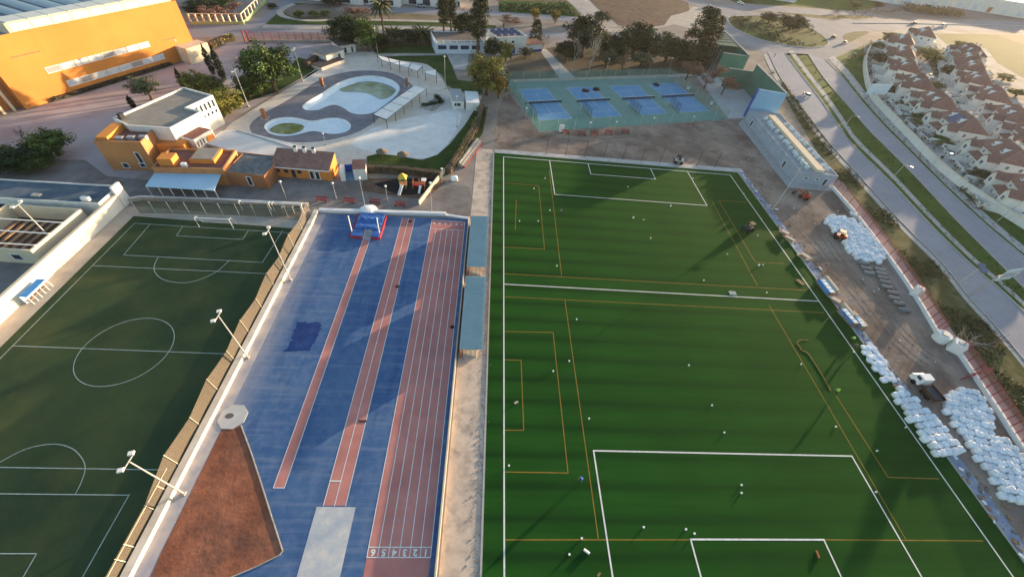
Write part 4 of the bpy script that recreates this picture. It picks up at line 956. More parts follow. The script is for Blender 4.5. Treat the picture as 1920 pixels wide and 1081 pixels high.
def mk_tree(kind, seed):
    rr = random.Random(seed); root = E(kind, (0, 0, -500), 'tree', 'tree', world=False); t = MB(); c = MB()
    if kind in ('broadleaf_tree', 'olive_tree', 'pepper_tree', 'dark_tree', 'yellow_tree'):
        t.tube([(0, 0, -.2), (.1, 0, 1.4), (0, .1, 2.6), (.1, 0, 5)], [.34, .26, .22, .1], 7); limbs(t, rr, 2.6, 7, 3, 8, .3)
        if kind == 'pepper_tree': crown(c, shell_clumps(70, (3.2, 3.2, 3.0), 4.7, .95, rr, .3)+[((rr.uniform(-2.7, 2.7), rr.uniform(-2.7, 2.7), rr.uniform(1.6, 3.4)), (.5, .5, 1.0)) for _ in range(22)], 80, .3, rr)
        elif kind == 'olive_tree': crown(c, shell_clumps(60, (3.2, 3.2, 2.8), 4.7, .9, rr, .4), 80, .3, rr)
        else: crown(c, shell_clumps(74, (3.2, 3.2, 3.1), 4.6, 1.0, rr, .4), 90, .32, rr)
        lm = {'broadleaf_tree': ('leaf_green', (.055, .095, .022), (.09, .125, .03)), 'olive_tree': ('leaf_olive', (.07, .08, .045), (.11, .115, .06)),
              'pepper_tree': ('leaf_pepper', (.14, .15, .03), (.21, .19, .045)), 'dark_tree': ('leaf_dark', (.014, .030, .011), (.026, .044, .016)), 'yellow_tree': ('leaf_yellow', (.2, .14, .02), (.28, .2, .035))}[kind]
        H, Wd = 8.0, 7.6
    elif kind == 'cypress':
        t.tube([(0, 0, -.2), (0, 0, 9.4)], [.2, .04], 6)
        cl = []
        for k in range(34):
            z = .5+9.3*(k/34); r = (1.05*math.sin(math.pi*min(1, (z+1.6)/12.5))**.8)*(1-.1*rr.random())*(1 if z < 7 else max(.18, (10.2-z)/3.2))
            for j in range(2): a = rr.random()*6.28; cl.append(((math.cos(a)*r*.5, math.sin(a)*r*.5, z), (r*.62, r*.62, .7)))
        crown(c, cl, 50, .25, rr); lm = ('leaf_cypress', (.012, .02, .01), (.022, .03, .013)); H, Wd = 10, 2.2
    elif kind == 'conifer':
        t.tube([(0, 0, -.2), (0, 0, 11.4)], [.34, .06], 7); cl = []
        for k in range(46):
            z = 1.2+10.2*(k/46); r = 3.3*(1-((z-1.2)/11.4)**1.5)*rr.uniform(.75, 1.1)+.3
            for j in range(3): a = rr.random()*6.28; cl.append(((math.cos(a)*r*.68, math.sin(a)*r*.68, z-.1*r), (.8, .8, .55)))
        crown(c, cl, 52, .3, rr); lm = ('leaf_conifer', (.017, .034, .012), (.03, .046, .015)); H, Wd = 12, 6.8
    elif kind == 'tall_conifer':
        t.tube([(0, 0, -.2), (.15, 0, 7), (0, .1, 17.5)], [.4, .32, .08], 8); cl = []
        for k in range(60):
            z = 5.6+12.2*(k/60); u = (z-5.6)/12.4; r = 2.9*(math.sin(math.pi*min(1, u*.82+.16))**.75)*rr.uniform(.7, 1.15)
            for j in range(3):
                a = rr.random()*6.28; q = r*rr.uniform(.3, .8); cl.append(((math.cos(a)*q, math.sin(a)*q, z), (.85, .85, .8)))
                if k % 5 == 0 and j == 0: t.tube([(0, 0, z-.6), (math.cos(a)*q, math.sin(a)*q, z)], [.09, .03], 4)
        crown(c, cl, 52, .3, rr); lm = ('leaf_pine', (.018, .034, .012), (.032, .046, .016)); H, Wd = 18, 6.2
    elif kind == 'palm':
        t.tube([(0, 0, -.2), (.1, 0, 4), (0, .12, 8.4)], [.3, .22, .2], 8)
        for k in range(46):
            a = k*2.4; up = 1.15-1.7*(k/46); d = Vector((math.cos(a), math.sin(a), 0)); p = Vector((0, .12, 8.4)); prev = None; c.c = k % 3
            for s in range(6):
                u = s/5; q = p+d*(2.5*u)+Vector((0, 0, 2.0*u*up-1.5*u*u)); sd = Vector((-d.y, d.x, 0))*(.30*math.sin(math.pi*(.12+.84*u))); dr = Vector((0, 0, -.18))
                i = c.pts([q-sd+dr, q, q+sd+dr])
                if prev: c.face((prev[0], prev[1], i[1], i[0])); c.face((prev[1], prev[2], i[2], i[1]))
                prev = i
        lm = ('leaf_palm', (.05, .06, .022), (.09, .09, .035)); H, Wd = 9.6, 5.4
    elif kind == 'date_palm':
        t.tube([(0, 0, -.2), (0, .05, 2.4)], [.5, .42], 8)
        for k in range(80):
            a = k*2.4; up = 1.3-1.6*(k/80); d = Vector((math.cos(a), math.sin(a), 0)); p = Vector((0, .05, 2.4)); prev = None; c.c = k % 3
            for s in range(6):
                u = s/5; q = p+d*(3.2*u)+Vector((0, 0, 3.0*u*up-2.0*u*u)); sd = Vector((-d.y, d.x, 0))*(.34*math.sin(math.pi*(.12+.84*u))); dr = Vector((0, 0, -.2))
                i = c.pts([q-sd+dr, q, q+sd+dr])
                if prev: c.face((prev[0], prev[1], i[1], i[0])); c.face((prev[1], prev[2], i[2], i[1]))
                prev = i
        lm = ('leaf_palm', (.05, .06, .022), (.09, .09, .035)); H, Wd = 4.6, 6.6
    elif kind in ('bare_tree', 'bare_poplar', 'brown_tree', 'bare_bush'):
        up = {'bare_tree': .55, 'bare_poplar': 1.5, 'brown_tree': .5, 'bare_bush': .9}[kind]
        def grow(p, d, L, r, lv):
            q = p+d*L; mid = p.lerp(q, .5)+Vector((rr.gauss(0, .05), rr.gauss(0, .05), 0))*L
            t.tube([p, mid, q], [r, r*.8, r*.6], 5 if lv < 2 else 3, cap=False)
            if kind == 'brown_tree' and lv >= 2:
                crown(c, [(q, (.7, .7, .6))], 16, .3, rr)
            if lv >= 4: return
            for k in range(rr.choice((2, 3, 3)) if lv else 4):
                e = (d*.75+Vector((rr.gauss(0, .55), rr.gauss(0, .55), rr.random()*.4*up+.15*up))).normalized(); grow(p.lerp(q, rr.uniform(.6, 1)), e, L*rr.uniform(.62, .82), max(.02, r*.6), lv+1)
        if kind == 'bare_bush':
            for k in range(7): grow(Vector((rr.uniform(-.3, .3), rr.uniform(-.3, .3), -.1)), Vector((rr.gauss(0, .45), rr.gauss(0, .45), 1)).normalized(), 1.5, .06, 2)
        else: grow(Vector((0, 0, -.2)), Vector((.05, .03, 1)).normalized(), 2.6 if kind != 'bare_poplar' else 3.4, .2, 0)
        lm = ('leaf_brown', (.16, .085, .06), (.22, .13, .09)); H, Wd = (4.2, 3.4) if kind == 'bare_bush' else (8.4, 6.5)
    elif kind == 'shrub':
        crown(c, shell_clumps(22, (1.15, 1.15, .8), .85, .5, rr, .2), 34, .24, rr); t.tube([(0, 0, -.1), (.1, 0, .7)], [.08, .04], 5); lm = ('leaf_shrub', (.03, .045, .014), (.06, .065, .02)); H, Wd = 2.0, 3.0
    pale = kind in ('bare_poplar', 'bare_bush')
    t.build('trunk', M_barkp if pale else M_bark, root)
    if c.f: c.build('crown', leaves(*lm), root)
    root['H'] = H; root['W'] = Wd
    return root
PROT = {}
def T(kind, bu, bv, tu, tv, w, label, cat='tree', group=None, h=None, seed=0, z=0.):
    key = (kind, seed % 2)
    if key not in PROT: PROT[key] = mk_tree(kind, hash(kind) % 1 + 11+seed % 2+len(kind))
    pr = PROT[key]; h = h or hgt(bu, bv, tu, tv)
    w *= {'broadleaf_tree': 1.35, 'pepper_tree': 1.3, 'olive_tree': 1.35, 'dark_tree': 1.45, 'yellow_tree': 1.2, 'conifer': 1.35, 'cypress': 1.15, 'brown_tree': 1.2}.get(kind, 1.0)
    h *= {'broadleaf_tree': 1.12, 'pepper_tree': 1.12, 'olive_tree': 1.12, 'dark_tree': 1.2, 'conifer': 1.15, 'cypress': 1.25}.get(kind, 1.0)
    p = P(bu, bv); sxy = w/pr['W']
    return place(pr, (p.x, p.y, z), (bu*7+bv*3) % 6.28, (sxy, sxy, h/pr['H']), label=label, cat=cat, group=group)
for a in (
 ('pepper_tree', 382, 186, 376, 128, 7.5, 'olive green tree just behind the grey roofed hall, farthest left of its clump'),
 ('pepper_tree', 412, 192, 410, 140, 7.5, 'olive green tree overlapping the lit corner of the white hall'),
 ('pepper_tree', 432, 212, 424, 165, 8, 'drooping yellow green tree leaning over the white hall windows', 1),
 ('broadleaf_tree', 470, 185, 464, 140, 6, 'rounded green tree between the tall white lamp and large bushy tree'),
 ('broadleaf_tree', 518, 172, 516, 78, 13.5, 'largest bushy tree on the lawn left of the pool', 1),
 ('broadleaf_tree', 492, 180, 488, 130, 6, 'smaller green tree at the left foot of the largest bushy tree'),
 ('olive_tree', 285, 187, 278, 136, 7, 'lone dark rounded tree in the car park'),
 ('cypress', 401, 140, 387, 92, 2.2, 'left tall dark cypress near the orange hall'),
 ('cypress', 420, 150, 402, 98, 2.6, 'right tall dark cypress near the orange hall'),
 ('cypress', 346, 167, 331, 134, 1.7, 'short dark cypress behind grey roof parapet'),
 ('cypress', 252, 203, 241, 183, 1.7, 'smallest dark cypress in the car park'),
 ('broadleaf_tree', 112, 291, 97, 236, 7.5, 'dark spreading tree beside the long slate blue roof', 1),
 ('dark_tree', 45, 318, 30, 275, 9, 'dense dark tree above the long slate blue roof'),
 ('pepper_tree', 12, 310, 2, 268, 7, 'yellowish tree at the left frame edge'),
 ('broadleaf_tree', 75, 316, 65, 282, 7, 'low green tree between dense dark tree and spreading tree'),
 ('bare_tree', 48, 262, 30, 225, 5, 'leafless dark tree in the car park at left'),
 ('dark_tree', 645, 92, 640, 38, 9, 'dark willow like tree above the overhanging kiosk roof'),
 ('broadleaf_tree', 690, 96, 682, 40, 9.5, 'drooping green tree to right of overhanging kiosk roof'),
 ('dark_tree', 664, 72, 660, 36, 8, 'dark tree between the two willow like crowns'),
 ('palm', 722, 86, 710, -5, 9, 'tall feathery palm above the upper lawn'),
 ('date_palm', 740, 74, 738, 50, 8, 'bushy low palm near the tall feathery palm'),
 ('date_palm', 795, 80, 793, 48, 9.5, 'bushy low palm left of the sun terrace', 1),
 ('tall_conifer', 832, 66, 824, -12, 7.5, 'left dark tall conifer behind the sun terrace'),
 ('tall_conifer', 846, 62, 858, -22, 7, 'middle slim conifer behind the sun terrace', 1),
 ('tall_conifer', 896, 106, 886, -25, 11, 'tallest conifer with a thick trunk before the sun terrace'),
 ('pepper_tree', 912, 178, 908, 106, 12, 'wide yellow green tree by the concrete ramp', 1),
 ('yellow_tree', 934, 185, 932, 140, 5, 'golden leaved slim tree beside the wide yellow green tree'),
 ('dark_tree', 924, 112, 926, 76, 6, 'small dark tree before the white caretaker house'),
 ('pepper_tree', 948, 115, 944, 78, 5.5, 'small yellow green tree before the white caretaker house'),
 ('yellow_tree', 1002, 42, 999, 12, 5, 'left yellow leaved tree along the avenue'),
 ('yellow_tree', 1040, 44, 1038, 16, 5, 'right yellow leaved tree along the avenue'),
 ('conifer', 1003, 80, 1005, 40, 6, 'small dark conifer next to caretaker house side wing'),
 ('bare_tree', 1018, 92, 1026, 48, 8, 'dark leafless forked tree by the caretaker house'),
 ('dark_tree', 1128, 44, 1128, 24, 8, 'round black green tree on the farm road corner'),
 ('dark_tree', 1090, 108, 1082, 38, 15, 'large dark evergreen at left of the park above the courts', 1),
 ('bare_poplar', 1072, 132, 1080, 62, 5, 'slim pale leafless poplar in the shaded park'),
 ('bare_poplar', 1100, 146, 1112, 52, 8.5, 'broad pale leafless poplar in the shaded park', 1),
 ('pepper_tree', 1125, 96, 1126, 56, 7, 'yellow tinged tree behind the broad pale poplar'),
 ('dark_tree', 1150, 118, 1150, 70, 11, 'dark tree right of the broad pale poplar'),
 ('dark_tree', 1185, 112, 1182, 48, 14, 'tall dome shaped dark tree in middle of the park', 1),
 ('olive_tree', 1222, 118, 1218, 66, 14, 'grey green tree in the middle of the park'),
 ('dark_tree', 1246, 120, 1244, 68, 12, 'dark tree just left of the great conifer'),
 ('palm', 1246, 84, 1246, 58, 7, 'small palm standing by the pale road left of the great conifer'),
 ('conifer', 1296, 120, 1294, 8, 15, 'great conifer beside the green pelota netting'),
 ('conifer', 1318, 112, 1320, 25, 10, 'second conifer behind the great conifer', 1),
 ('brown_tree', 1285, 150, 1292, 98, 10, 'rusty leafless tree left of pelota courts'),
 ('brown_tree', 1320, 166, 1333, 104, 10, 'rusty tree with leaning trunk before the pelota courts', 1),
 ('brown_tree', 1352, 178, 1360, 125, 8, 'rusty tree closest to the pelota concrete floor'),
 ('brown_tree', 1165, 130, 1166, 96, 8, 'reddish bare tree under the dark park trees'),
 ('bare_bush', 932, 262, 930, 200, 4.5, 'pale bare bush standing by dirt path corner'),
 ('bare_tree', 650, 38, 642, -4, 5, 'pinkish leafless poplar above the park path'),
 ('brown_tree', 675, 40, 672, 8, 12, 'wide rusty bare tree above the upper park path'),
 ('brown_tree', 945, 52, 945, 22, 13, 'wide rusty bare tree behind the caretaker house'),
 ('broadleaf_tree', 562, 34, 560, 20, 4, 'left clipped tree on the oval park mound'),
 ('broadleaf_tree', 590, 33, 588, 20, 4, 'middle clipped tree on the oval park mound'),
 ('broadleaf_tree', 610, 31, 609, 20, 4, 'right clipped tree on the oval park mound'),
 ('brown_tree', 400, 36, 392, 0, 10, 'brown bare tree behind the green railing, nearer the orange hall'),
 ('brown_tree', 432, 32, 428, -2, 10, 'brown bare tree behind the green railing, nearer the access road', 1),
 ('dark_tree', 375, 30, 370, 5, 8, 'dark tree behind the orange hall corner'),
 ('dark_tree', 512, 16, 510, 8, 4, 'small dark tree by the access road bend'),
 ('dark_tree', 1478, 58, 1480, 26, 16, 'dark dense tree on roundabout island', 1),
 ('dark_tree', 1440, 44, 1442, 24, 10, 'smaller dark tree on roundabout island'),
 ('pepper_tree', 1668, 84, 1665, 52, 13, 'golden green tree at the top corner of the housing estate'),
 ('broadleaf_tree', 1645, 92, 1640, 72, 8, 'low green tree at the estate wall corner'),
 ('dark_tree', 1642, 118, 1640, 92, 9, 'dark garden tree just inside the estate wall bend'),
 ('pepper_tree', 1738, 112, 1742, 84, 14, 'golden tree between the two house rows', 1),
 ('pepper_tree', 1798, 92, 1801, 72, 9, 'golden round tree at edge of the sunny field'),
 ('dark_tree', 1665, 175, 1662, 152, 5, 'small dark garden tree behind the white billboard'),
 ('broadleaf_tree', 1728, 232, 1722, 206, 11, 'dark green garden tree by the estate wall below solar roof', 1),
 ('dark_tree', 1775, 140, 1778, 118, 7, 'dark tree in the lane between house rows'),
 ('pepper_tree', 1850, 210, 1850, 190, 9, 'olive garden tree between solar roof house and right row'),
 ('broadleaf_tree', 1905, 180, 1908, 160, 9, 'garden tree near right edge below sunny field'),
 ('dark_tree', 1862, 355, 1862, 330, 8, 'dark garden tree below last houses by estate wall'),
 ('bare_bush', 1800, 640, 1825, 595, 7, 'large leafless thicket leaning over the right hand path'),
 ('bare_tree', 1850, 650, 1880, 590, 5, 'dark leafless tree beside road at right'),
 ('dark_tree', 765, 82, 764, 58, 8, 'dark tree between the two bushy low palms'),
 ('dark_tree', 715, 92, 712, 66, 6, 'dark bushy tree at foot of the tall feathery palm'),
 ('olive_tree', 985, 110, 984, 90, 6, 'grey green bush tree at left edge of the shaded park'),
 ('dark_tree', 1060, 118, 1058, 80, 9, 'dark tree beside the slim pale poplar'),
 ('olive_tree', 1135, 128, 1134, 92, 9, 'grey green tree behind the reddish bare tree'),
 ('dark_tree', 1268, 118, 1268, 84, 9, 'dark tree tucked at left foot of the great conifer', 1),
 ('olive_tree', 1200, 126, 1200, 98, 10, 'low grey green tree in front of the dome shaped dark tree'),
 ('dark_tree', 870, 76, 868, 30, 8, 'dense dark tree between slim and tallest conifers'),
 ('dark_tree', 385, 22, 382, -2, 9, 'dark tree at the top edge above green railing'),
 ('broadleaf_tree', 418, 12, 416, -6, 9, 'green tree at the top edge above green railing'),
 ('dark_tree', 625, 10, 623, -6, 8, 'dark tree beside the pale shed row at top edge'),
 ('broadleaf_tree', 1395, 2, 1396, -8, 9, 'green tree at the top edge beyond the side road'),
 ('broadleaf_tree', 1600, 14, 1603, 2, 10, 'green tree beside the far green verge'),
 ('pepper_tree', 1880, 150, 1880, 130, 9, 'golden garden tree just below the sunny field'),
 ('broadleaf_tree', 1750, 165, 1750, 148, 7, 'green garden tree in the estate lane bend'),
 ('dark_tree', 1800, 265, 1800, 240, 7, 'dark garden tree behind villa carrying solar panels'),
 ('broadleaf_tree', 1700, 200, 1698, 180, 6, 'green garden tree behind the estate wall near parked black car'),
 ('broadleaf_tree', 1760, 268, 1760, 246, 7, 'green garden tree above the street lamp at estate wall'),
 ('dark_tree', 1838, 335, 1838, 312, 7, 'dark garden tree in front of nearest whole villa'),
): T(*a[:7], seed=a[7] if len(a) > 7 else 0)
# hedges
def hedge(pts, w, h, label, seed, per=26, lm=('leaf_dark', (.014, .030, .011), (.026, .044, .016)), sz=.34, z0=0):
    rr = random.Random(seed); Q = PS(pts); o = Q[0]; b = E('hedge', o, label, 'hedge'); c = MB(); core = MB()
    for a, b2 in zip(Q, Q[1:]):
        L = (b2-a).length; n = max(2, int(L/.8)); d = (b2-a).normalized(); nr = Vector((-d.y, d.x, 0))
        core.beam(a+Vector((0, 0, h*.42)), b2+Vector((0, 0, h*.42)), w*.6, h*.75)
        for k in range(n):
            for s in (-.3, .3):
                crown(c, [(a+d*(L*(k+rr.random())/n)+nr*w*s+Vector((0, 0, h*rr.uniform(.35, .75))), (.6+w*.12, .6+w*.12, h*.33))], per, sz, rr)
    c.build('foliage', leaves(*lm), b); core.build('stem_mass', M_bark, b); return b
hedge([(692, 322), (760, 326), (826, 334)], 2.0, 2.3, 'thick dark clipped hedge behind the playground', 1)
hedge([(840, 326), (870, 285), (895, 238), (903, 205)], 2.6, 2.2, 'dark leafy hedge running from playground up to the storage cabin', 2)
hedge([(846, 318), (872, 275), (896, 230)], 1.3, 2.6, 'yellowish shrubs along the outer side of the pool hedge', 3, 18, ('leaf_pepper', (.14, .15, .03), (.21, .19, .045)))
hedge([(575, 128), (600, 112), (612, 112)], 3, 2.4, 'dark hedge behind the white pool kiosk', 4)
hedge([(700, 92), (740, 84), (830, 84)], 3, 2.2, 'dark hedge along the back of the upper lawn', 5, 20, sz=.5)
hedge([(300, 178), (60, 252)], .1, .1, 'x', 6) if 0 else None
hedge([(395, 92), (418, 80), (440, 76)], 2.5, 2.5, 'brown green hedge beside the cream annexe', 7, 18, ('leaf_pepper', (.14, .15, .03), (.21, .19, .045)), .5)
hedge([(100, 190), (200, 160), (320, 122)], 1.6, 1.2, 'dark planting strip along the foot of the orange facade', 8, 16, sz=.4)
# planter with shrubs on the terrace
b = E('planter', P(810, 200), 'raised stone planter of dark shrubs on the pool terrace', 'planter')
q = PS([(789, 202), (812, 209), (829, 196), (826, 180), (816, 184), (806, 196)]); MB().prism(q, 0, .5).build('kerb', M_conc, b)
c = MB(); rr = random.Random(4)
for k in range(44):
    t = rr.random(); p = (q[0].lerp(q[2], t) if k < 24 else q[4].lerp(q[2], t))+Vector((rr.uniform(-.3, .5), rr.uniform(-.2, .6), .8)); crown(c, [(p, (.9, .9, .7))], 46, .3, rr)
c.build('foliage', leaves('leaf_dark', (.014, .030, .011), (.026, .044, .016)), b)
# shrubs on islands and verges (ground cover nobody could count)
sc_ = MB(); rr = random.Random(21)
def scatter(L, R, n, hmin, hmax, mb):
    A, Bq = sm(L), sm(R)
    for k in range(n):
        t = rr.random(); i = t*(len(A)-1); a = A[int(i)].lerp(A[min(int(i)+1, len(A)-1)], i % 1); j = t*(len(Bq)-1); b = Bq[int(j)].lerp(Bq[min(int(j)+1, len(Bq)-1)], j % 1)
        p = a.lerp(b, rr.uniform(.12, .8)); h = rr.uniform(hmin, hmax)
        if math.sin(p.x*.23)+math.sin(p.y*.31+p.x*.1) < -.5: continue
        crown(mb, [((p.x, p.y, h*.5), (h*.9, h*.9, h*.6))], 14, .3, rr)
scatter(vl[1:], c1l[2:], 1700, .4, 1.2, sc_)
tag(sc_.build('verge_scrub', leaves('leaf_scrub', (.036, .05, .017), (.065, .075, .028))), kind='stuff')
sc2 = MB()
A = smooth_loop(PS(isl), 3); cx_ = sum(p.x for p in A)/len(A); cy_ = sum(p.y for p in A)/len(A)
for k in range(330):
    e = A[rr.randrange(len(A))]; t = rr.random()**.5*.93; p = Vector((cx_, cy_, 0)).lerp(e, t)
    if math.sin(p.x*.13)+math.sin(p.y*.17) < -.2: continue
    h = rr.uniform(.5, 1.8); crown(sc2, [((p.x, p.y, .2+h*.5), (h*1.2, h*1.2, h*.6))], 16, .6, rr)
tag(sc2.build('island_scrub', leaves('leaf_scrub', (.036, .05, .017), (.065, .075, .028))), kind='stuff')
mg = MB(); Q = PS([(940, 10), (1060, 8), (1088, 31), (1000, 28), (940, 22)])
for k in range(420):
    a = Q[0].lerp(Q[4], rr.random()); b_ = Q[1].lerp(Q[2], rr.random()); p = a.lerp(b_, rr.random()); crown(mg, [((p.x, p.y, .7), (1.6, 1.6, 1.0))], 12, .8, rr)
tag(mg.build('market_garden_plants', leaves('leaf_veg', (.035, .07, .018), (.06, .1, .03))), kind='stuff')
fh = MB()
for (u0, v0, u1, v1, n, h) in ((1690, 18, 1800, 30, 150, 5), (1700, 22, 1800, 33, 150, 4), (1560, 26, 1690, 24, 60, 2.5), (1590, 112, 1625, 105, 30, 2.2), (1570, 34, 1640, 33, 30, 2)):
    for k in range(n):
        t = rr.random(); p = P(u0+(u1-u0)*t, v0+(v1-v0)*t+rr.uniform(-3, 2)); crown(fh, [((p.x, p.y, h*.5), (h*.7, h*.7, h*.5))], 14, h*.22, rr)
tag(fh.build('far_hedge_rows', leaves('leaf_farhedge', (.12, .075, .035), (.18, .12, .05))), kind='stuff')
gs = MB()
for k in range(800):
    i = rr.random(); A, Bq = (c1r, c2l) if k % 3 else (c2r, wl[1:]); a_, b_ = sm(A), sm(Bq)
    x = a_[int(i*(len(a_)-1))].lerp(b_[int(i*(len(b_)-1))], rr.uniform(.12, .9)); crown(gs, [((x.x, x.y, .1), (.5, .5, .16))], 7, .3, rr)
    if k > 700: break
tag(gs.build('grass_tufts', leaves('leaf_tuft', (.05, .09, .02), (.085, .12, .03))), kind='stuff')
# ================================================================ masts, lamps, fences and sports kit
M_galv = mat('galvanised', (.55, .54, .52), (.47, .46, .45), 3, rough=.45, metal=.2)
M_lampw = mat('lamp_head', (.75, .73, .68), rough=.4)
M_lens = mat('lamp_lens', (.6, .62, .6), rough=.15)
M_redm = mat('red_steel', (.27, .06, .06), (.2, .04, .045), 1.5)
M_tan = mesh_mat('tan_windbreak', (.14, .115, .09), .6)
M_pink = mesh_mat('red_fence_mesh', (.42, .16, .17), .42)
M_gmesh = mesh_mat('green_fence_mesh', (.16, .34, .28), .3)
M_black = mat('black_plastic', (.02, .02, .022), rough=.5)
def mast(bu, bv, tu, tv, label, group, r=.115, heads=2, cat='floodlight', h=None, name='floodlight_mast'):
    p = P(bu, bv); h = h or hgt(bu, bv, tu, tv); b = E(name, p, label, cat, group)
    MB().tube([(p.x, p.y, 0), (p.x, p.y, h)], [r, r*.6], 8).build('pole', M_galv, b)
    MB().box((p.x, p.y, 0), (r*4, r*4, .25)).build('base_plate', M_conc, b)
    if heads > 1:
        MB().beam((p.x-.15, p.y-.9, h), (p.x-.15, p.y+.9, h), .09).build('crossarm', M_galv, b)
        for s in (-.85, .85):
            l = MB(); l.box((p.x-.3, p.y+s, h+.02), (.5, .42, .24), .3); fl = l.build('floodlight', M_lampw, b)
            MB().box((p.x-.36, p.y+s, h-.01), (.5, .42, .03), .3).build('lens', M_lens, fl)
    else:
        l = MB(); l.lathe((p.x, p.y, h), [(.08, 0), (.28, .06), (.3, .22), (.12, .36)], 8); l.build('lamp_head', M_lampw, b)
    return b
for a in ((345, 925, 250, 855, 'twin headed floodlight mast nearest the brown clay sector'), (465, 670, 415, 590, 'twin headed floodlight mast beside the fresh dark blue patch'), (545, 525, 512, 430, 'twin headed floodlight mast at the far half of the blue track')): mast(*a, 'floodlight masts along the old pitch')
mast(104, 455, 72, 400, 'floodlight mast rising behind the roofless block', 'floodlight masts along the old pitch', h=8.5)
for a in ((466, 200, 436, 136, 'tall white car park lamp beside the yellow green trees'), (568, 153, 553, 93, 'tall white lamp right of the largest bushy tree'), (708, 99, 702, 54, 'tall pale lamp at the top left corner of upper lawn'), (835, 167, 834, 107, 'tall white lamp left of concrete ramp'), (358, 140, 326, 78, 'tall slim lamp in front of cream annexe'), (857, 238, 856, 182, 'slim white lamp in front of the drinks kiosk')):
    mast(*a, 'tall lamps round the pool', .12, 2 if a[0] in (466, 568) else 1, 'lamp', name='lamp_mast')
for a in ((537, 372, 527, 341, 'short lamp post left of spare goals'), (631, 372, 626, 344, 'short lamp post beside the gatehouse'), (686, 393, 675, 334, 'taller lamp post behind the high jump mat'), (727, 377, 722, 350, 'short lamp post before the playground'), (829, 342, 830, 317, 'short lamp post at timber wall corner'), (810, 400, 807, 344, 'thin taller pole behind red runway end'), (611, 272, 606, 251, 'pale bare post by the wading pool')):
    mast(*a, 'lamp posts between clubhouse and playground', .07, 1, 'lamp post', name='lamp_post')
lt = ((985, 222, 987, 204, 'first front'), (1102, 252, 1107, 231, 'second front'), (1150, 250, 1156, 229, 'third front'), (1219, 244, 1226, 222, 'fourth front'), (1294, 237, 1302, 220, 'fifth front'))
for a in lt: mast(*a[:4], a[4]+' lamp, counted from left, along near side of blue courts', 'lamps along the courts', .06, 1, 'lamp post', name='lamp_post')
lt = ((1046, 147, 1054, 122, 'leftmost'), (1134, 145, 1140, 111, 'second'), (1175, 135, 1184, 111, 'third'), (1214, 142, 1221, 110, 'fourth'), (1252, 135, 1262, 110, 'rightmost'))
for a in lt: mast(*a[:4], a[4]+' lamp of the row between park and courts', 'lamps behind the courts', .06, 1, 'lamp post', name='lamp_post')
mast(1447, 394, 1500, 318, 'tall floodlight mast standing on bare soil before grey changing rooms', None, .16, 2, h=14)
mast(1640, 515, 1612, 560, 'pole', None, h=1) if 0 else None
for i, a in enumerate(((1522, 175, 1541, 147, 'street lamp beside the white car on the near road'), (1577, 246, 1600, 217, 'street lamp by median opposite grey changing rooms'), (1590, 196, 1599, 181, 'short street lamp on the far carriageway edge'), (1641, 212, 1660, 189, 'street lamp right below white billboard'), (1571, 136, 1595, 96, 'tall street lamp at the green corner of roundabout'), (1395, 64, 1405, 38, 'street lamp on left of roundabout island'), (1500, 86, 1508, 68, 'street lamp on right of roundabout island'), (1671, 336, 1694, 311, 'street lamp on median nearest the white bag heaps'), (1746, 310, 1756, 298, 'street lamp against the estate wall near solar roof'), (1869, 415, 1884, 404, 'white headed street lamp by estate wall at right edge'), (1086, 36, 1094, 0, 'tall pole at the start of farm road'))):
    p = P(a[0], a[1]); h = max(5, min(9, hgt(*a[:4]))); b = E('street_lamp', p, a[4], 'street lamp', 'street lamps')
    MB().tube([(p.x, p.y, 0), (p.x, p.y, h-.3), (p.x+.4, p.y-.3, h), (p.x+1.3, p.y-.9, h+.1)], [.1, .07, .06, .05], 6).build('pole', M_galv, b)
    l = MB(); l.box((p.x+1.6, p.y-1.1, h), (.8, .35, .14), -.6); l.build('lamp_head', M_lampw, b)
# solar lamp and overhead sign on the right road
p = P(1797, 532); b = E('solar_street_lamp', p, 'street lamp with dark solar panel beside the near road', 'street lamp')
MB().tube([(p.x, p.y, 0), (p.x, p.y, 5.2)], [.12, .08], 7).build('pole', M_galv, b)
s = MB(); s.poly([(p.x-.3, p.y-1.1, 4.9), (p.x+1.5, p.y-1.1, 4.9), (p.x+1.5, p.y+.9, 5.7), (p.x-.3, p.y+.9, 5.7)]); s.poly([(p.x-.3, p.y-1.1, 4.82), (p.x-.3, p.y+.9, 5.62), (p.x+1.5, p.y+.9, 5.62), (p.x+1.5, p.y-1.1, 4.82)]); s.build('solar_panel', M_solar, b)
p = P(1817, 556); b = E('sign_gantry', p, 'overhead road sign on cantilever mast reaching across the near road', 'road sign')
q = P(1862, 521, 6.4); q = Vector((p.x, p.y, 6.4))
MB().tube([(p.x, p.y, 0), (p.x, p.y, 6.8)], [.22, .18], 8).build('mast', M_steel, b)
e = P(1905, 516, 6.0); d = (Vector((e.x, e.y, 0))-Vector((p.x, p.y, 0))).normalized(); Ln = min(9, (Vector((e.x, e.y, 0))-Vector((p.x, p.y, 0))).length)
for z in (6.1, 6.7): MB().beam((p.x, p.y, z), (p.x+d.x*Ln, p.y+d.y*Ln, z), .16).build('arm', M_galv, b)
c = Vector((p.x, p.y, 0))+d*(Ln-2.2); nr = Vector((-d.y, d.x, 0))
MB().beam(c-d*2.4+nr*.25+Vector((0, 0, 6.3)), c+d*2.4+nr*.25+Vector((0, 0, 6.3)), .1, 3.2).build('sign_board', mat('sign_back', (.5, .58, .6)), b)
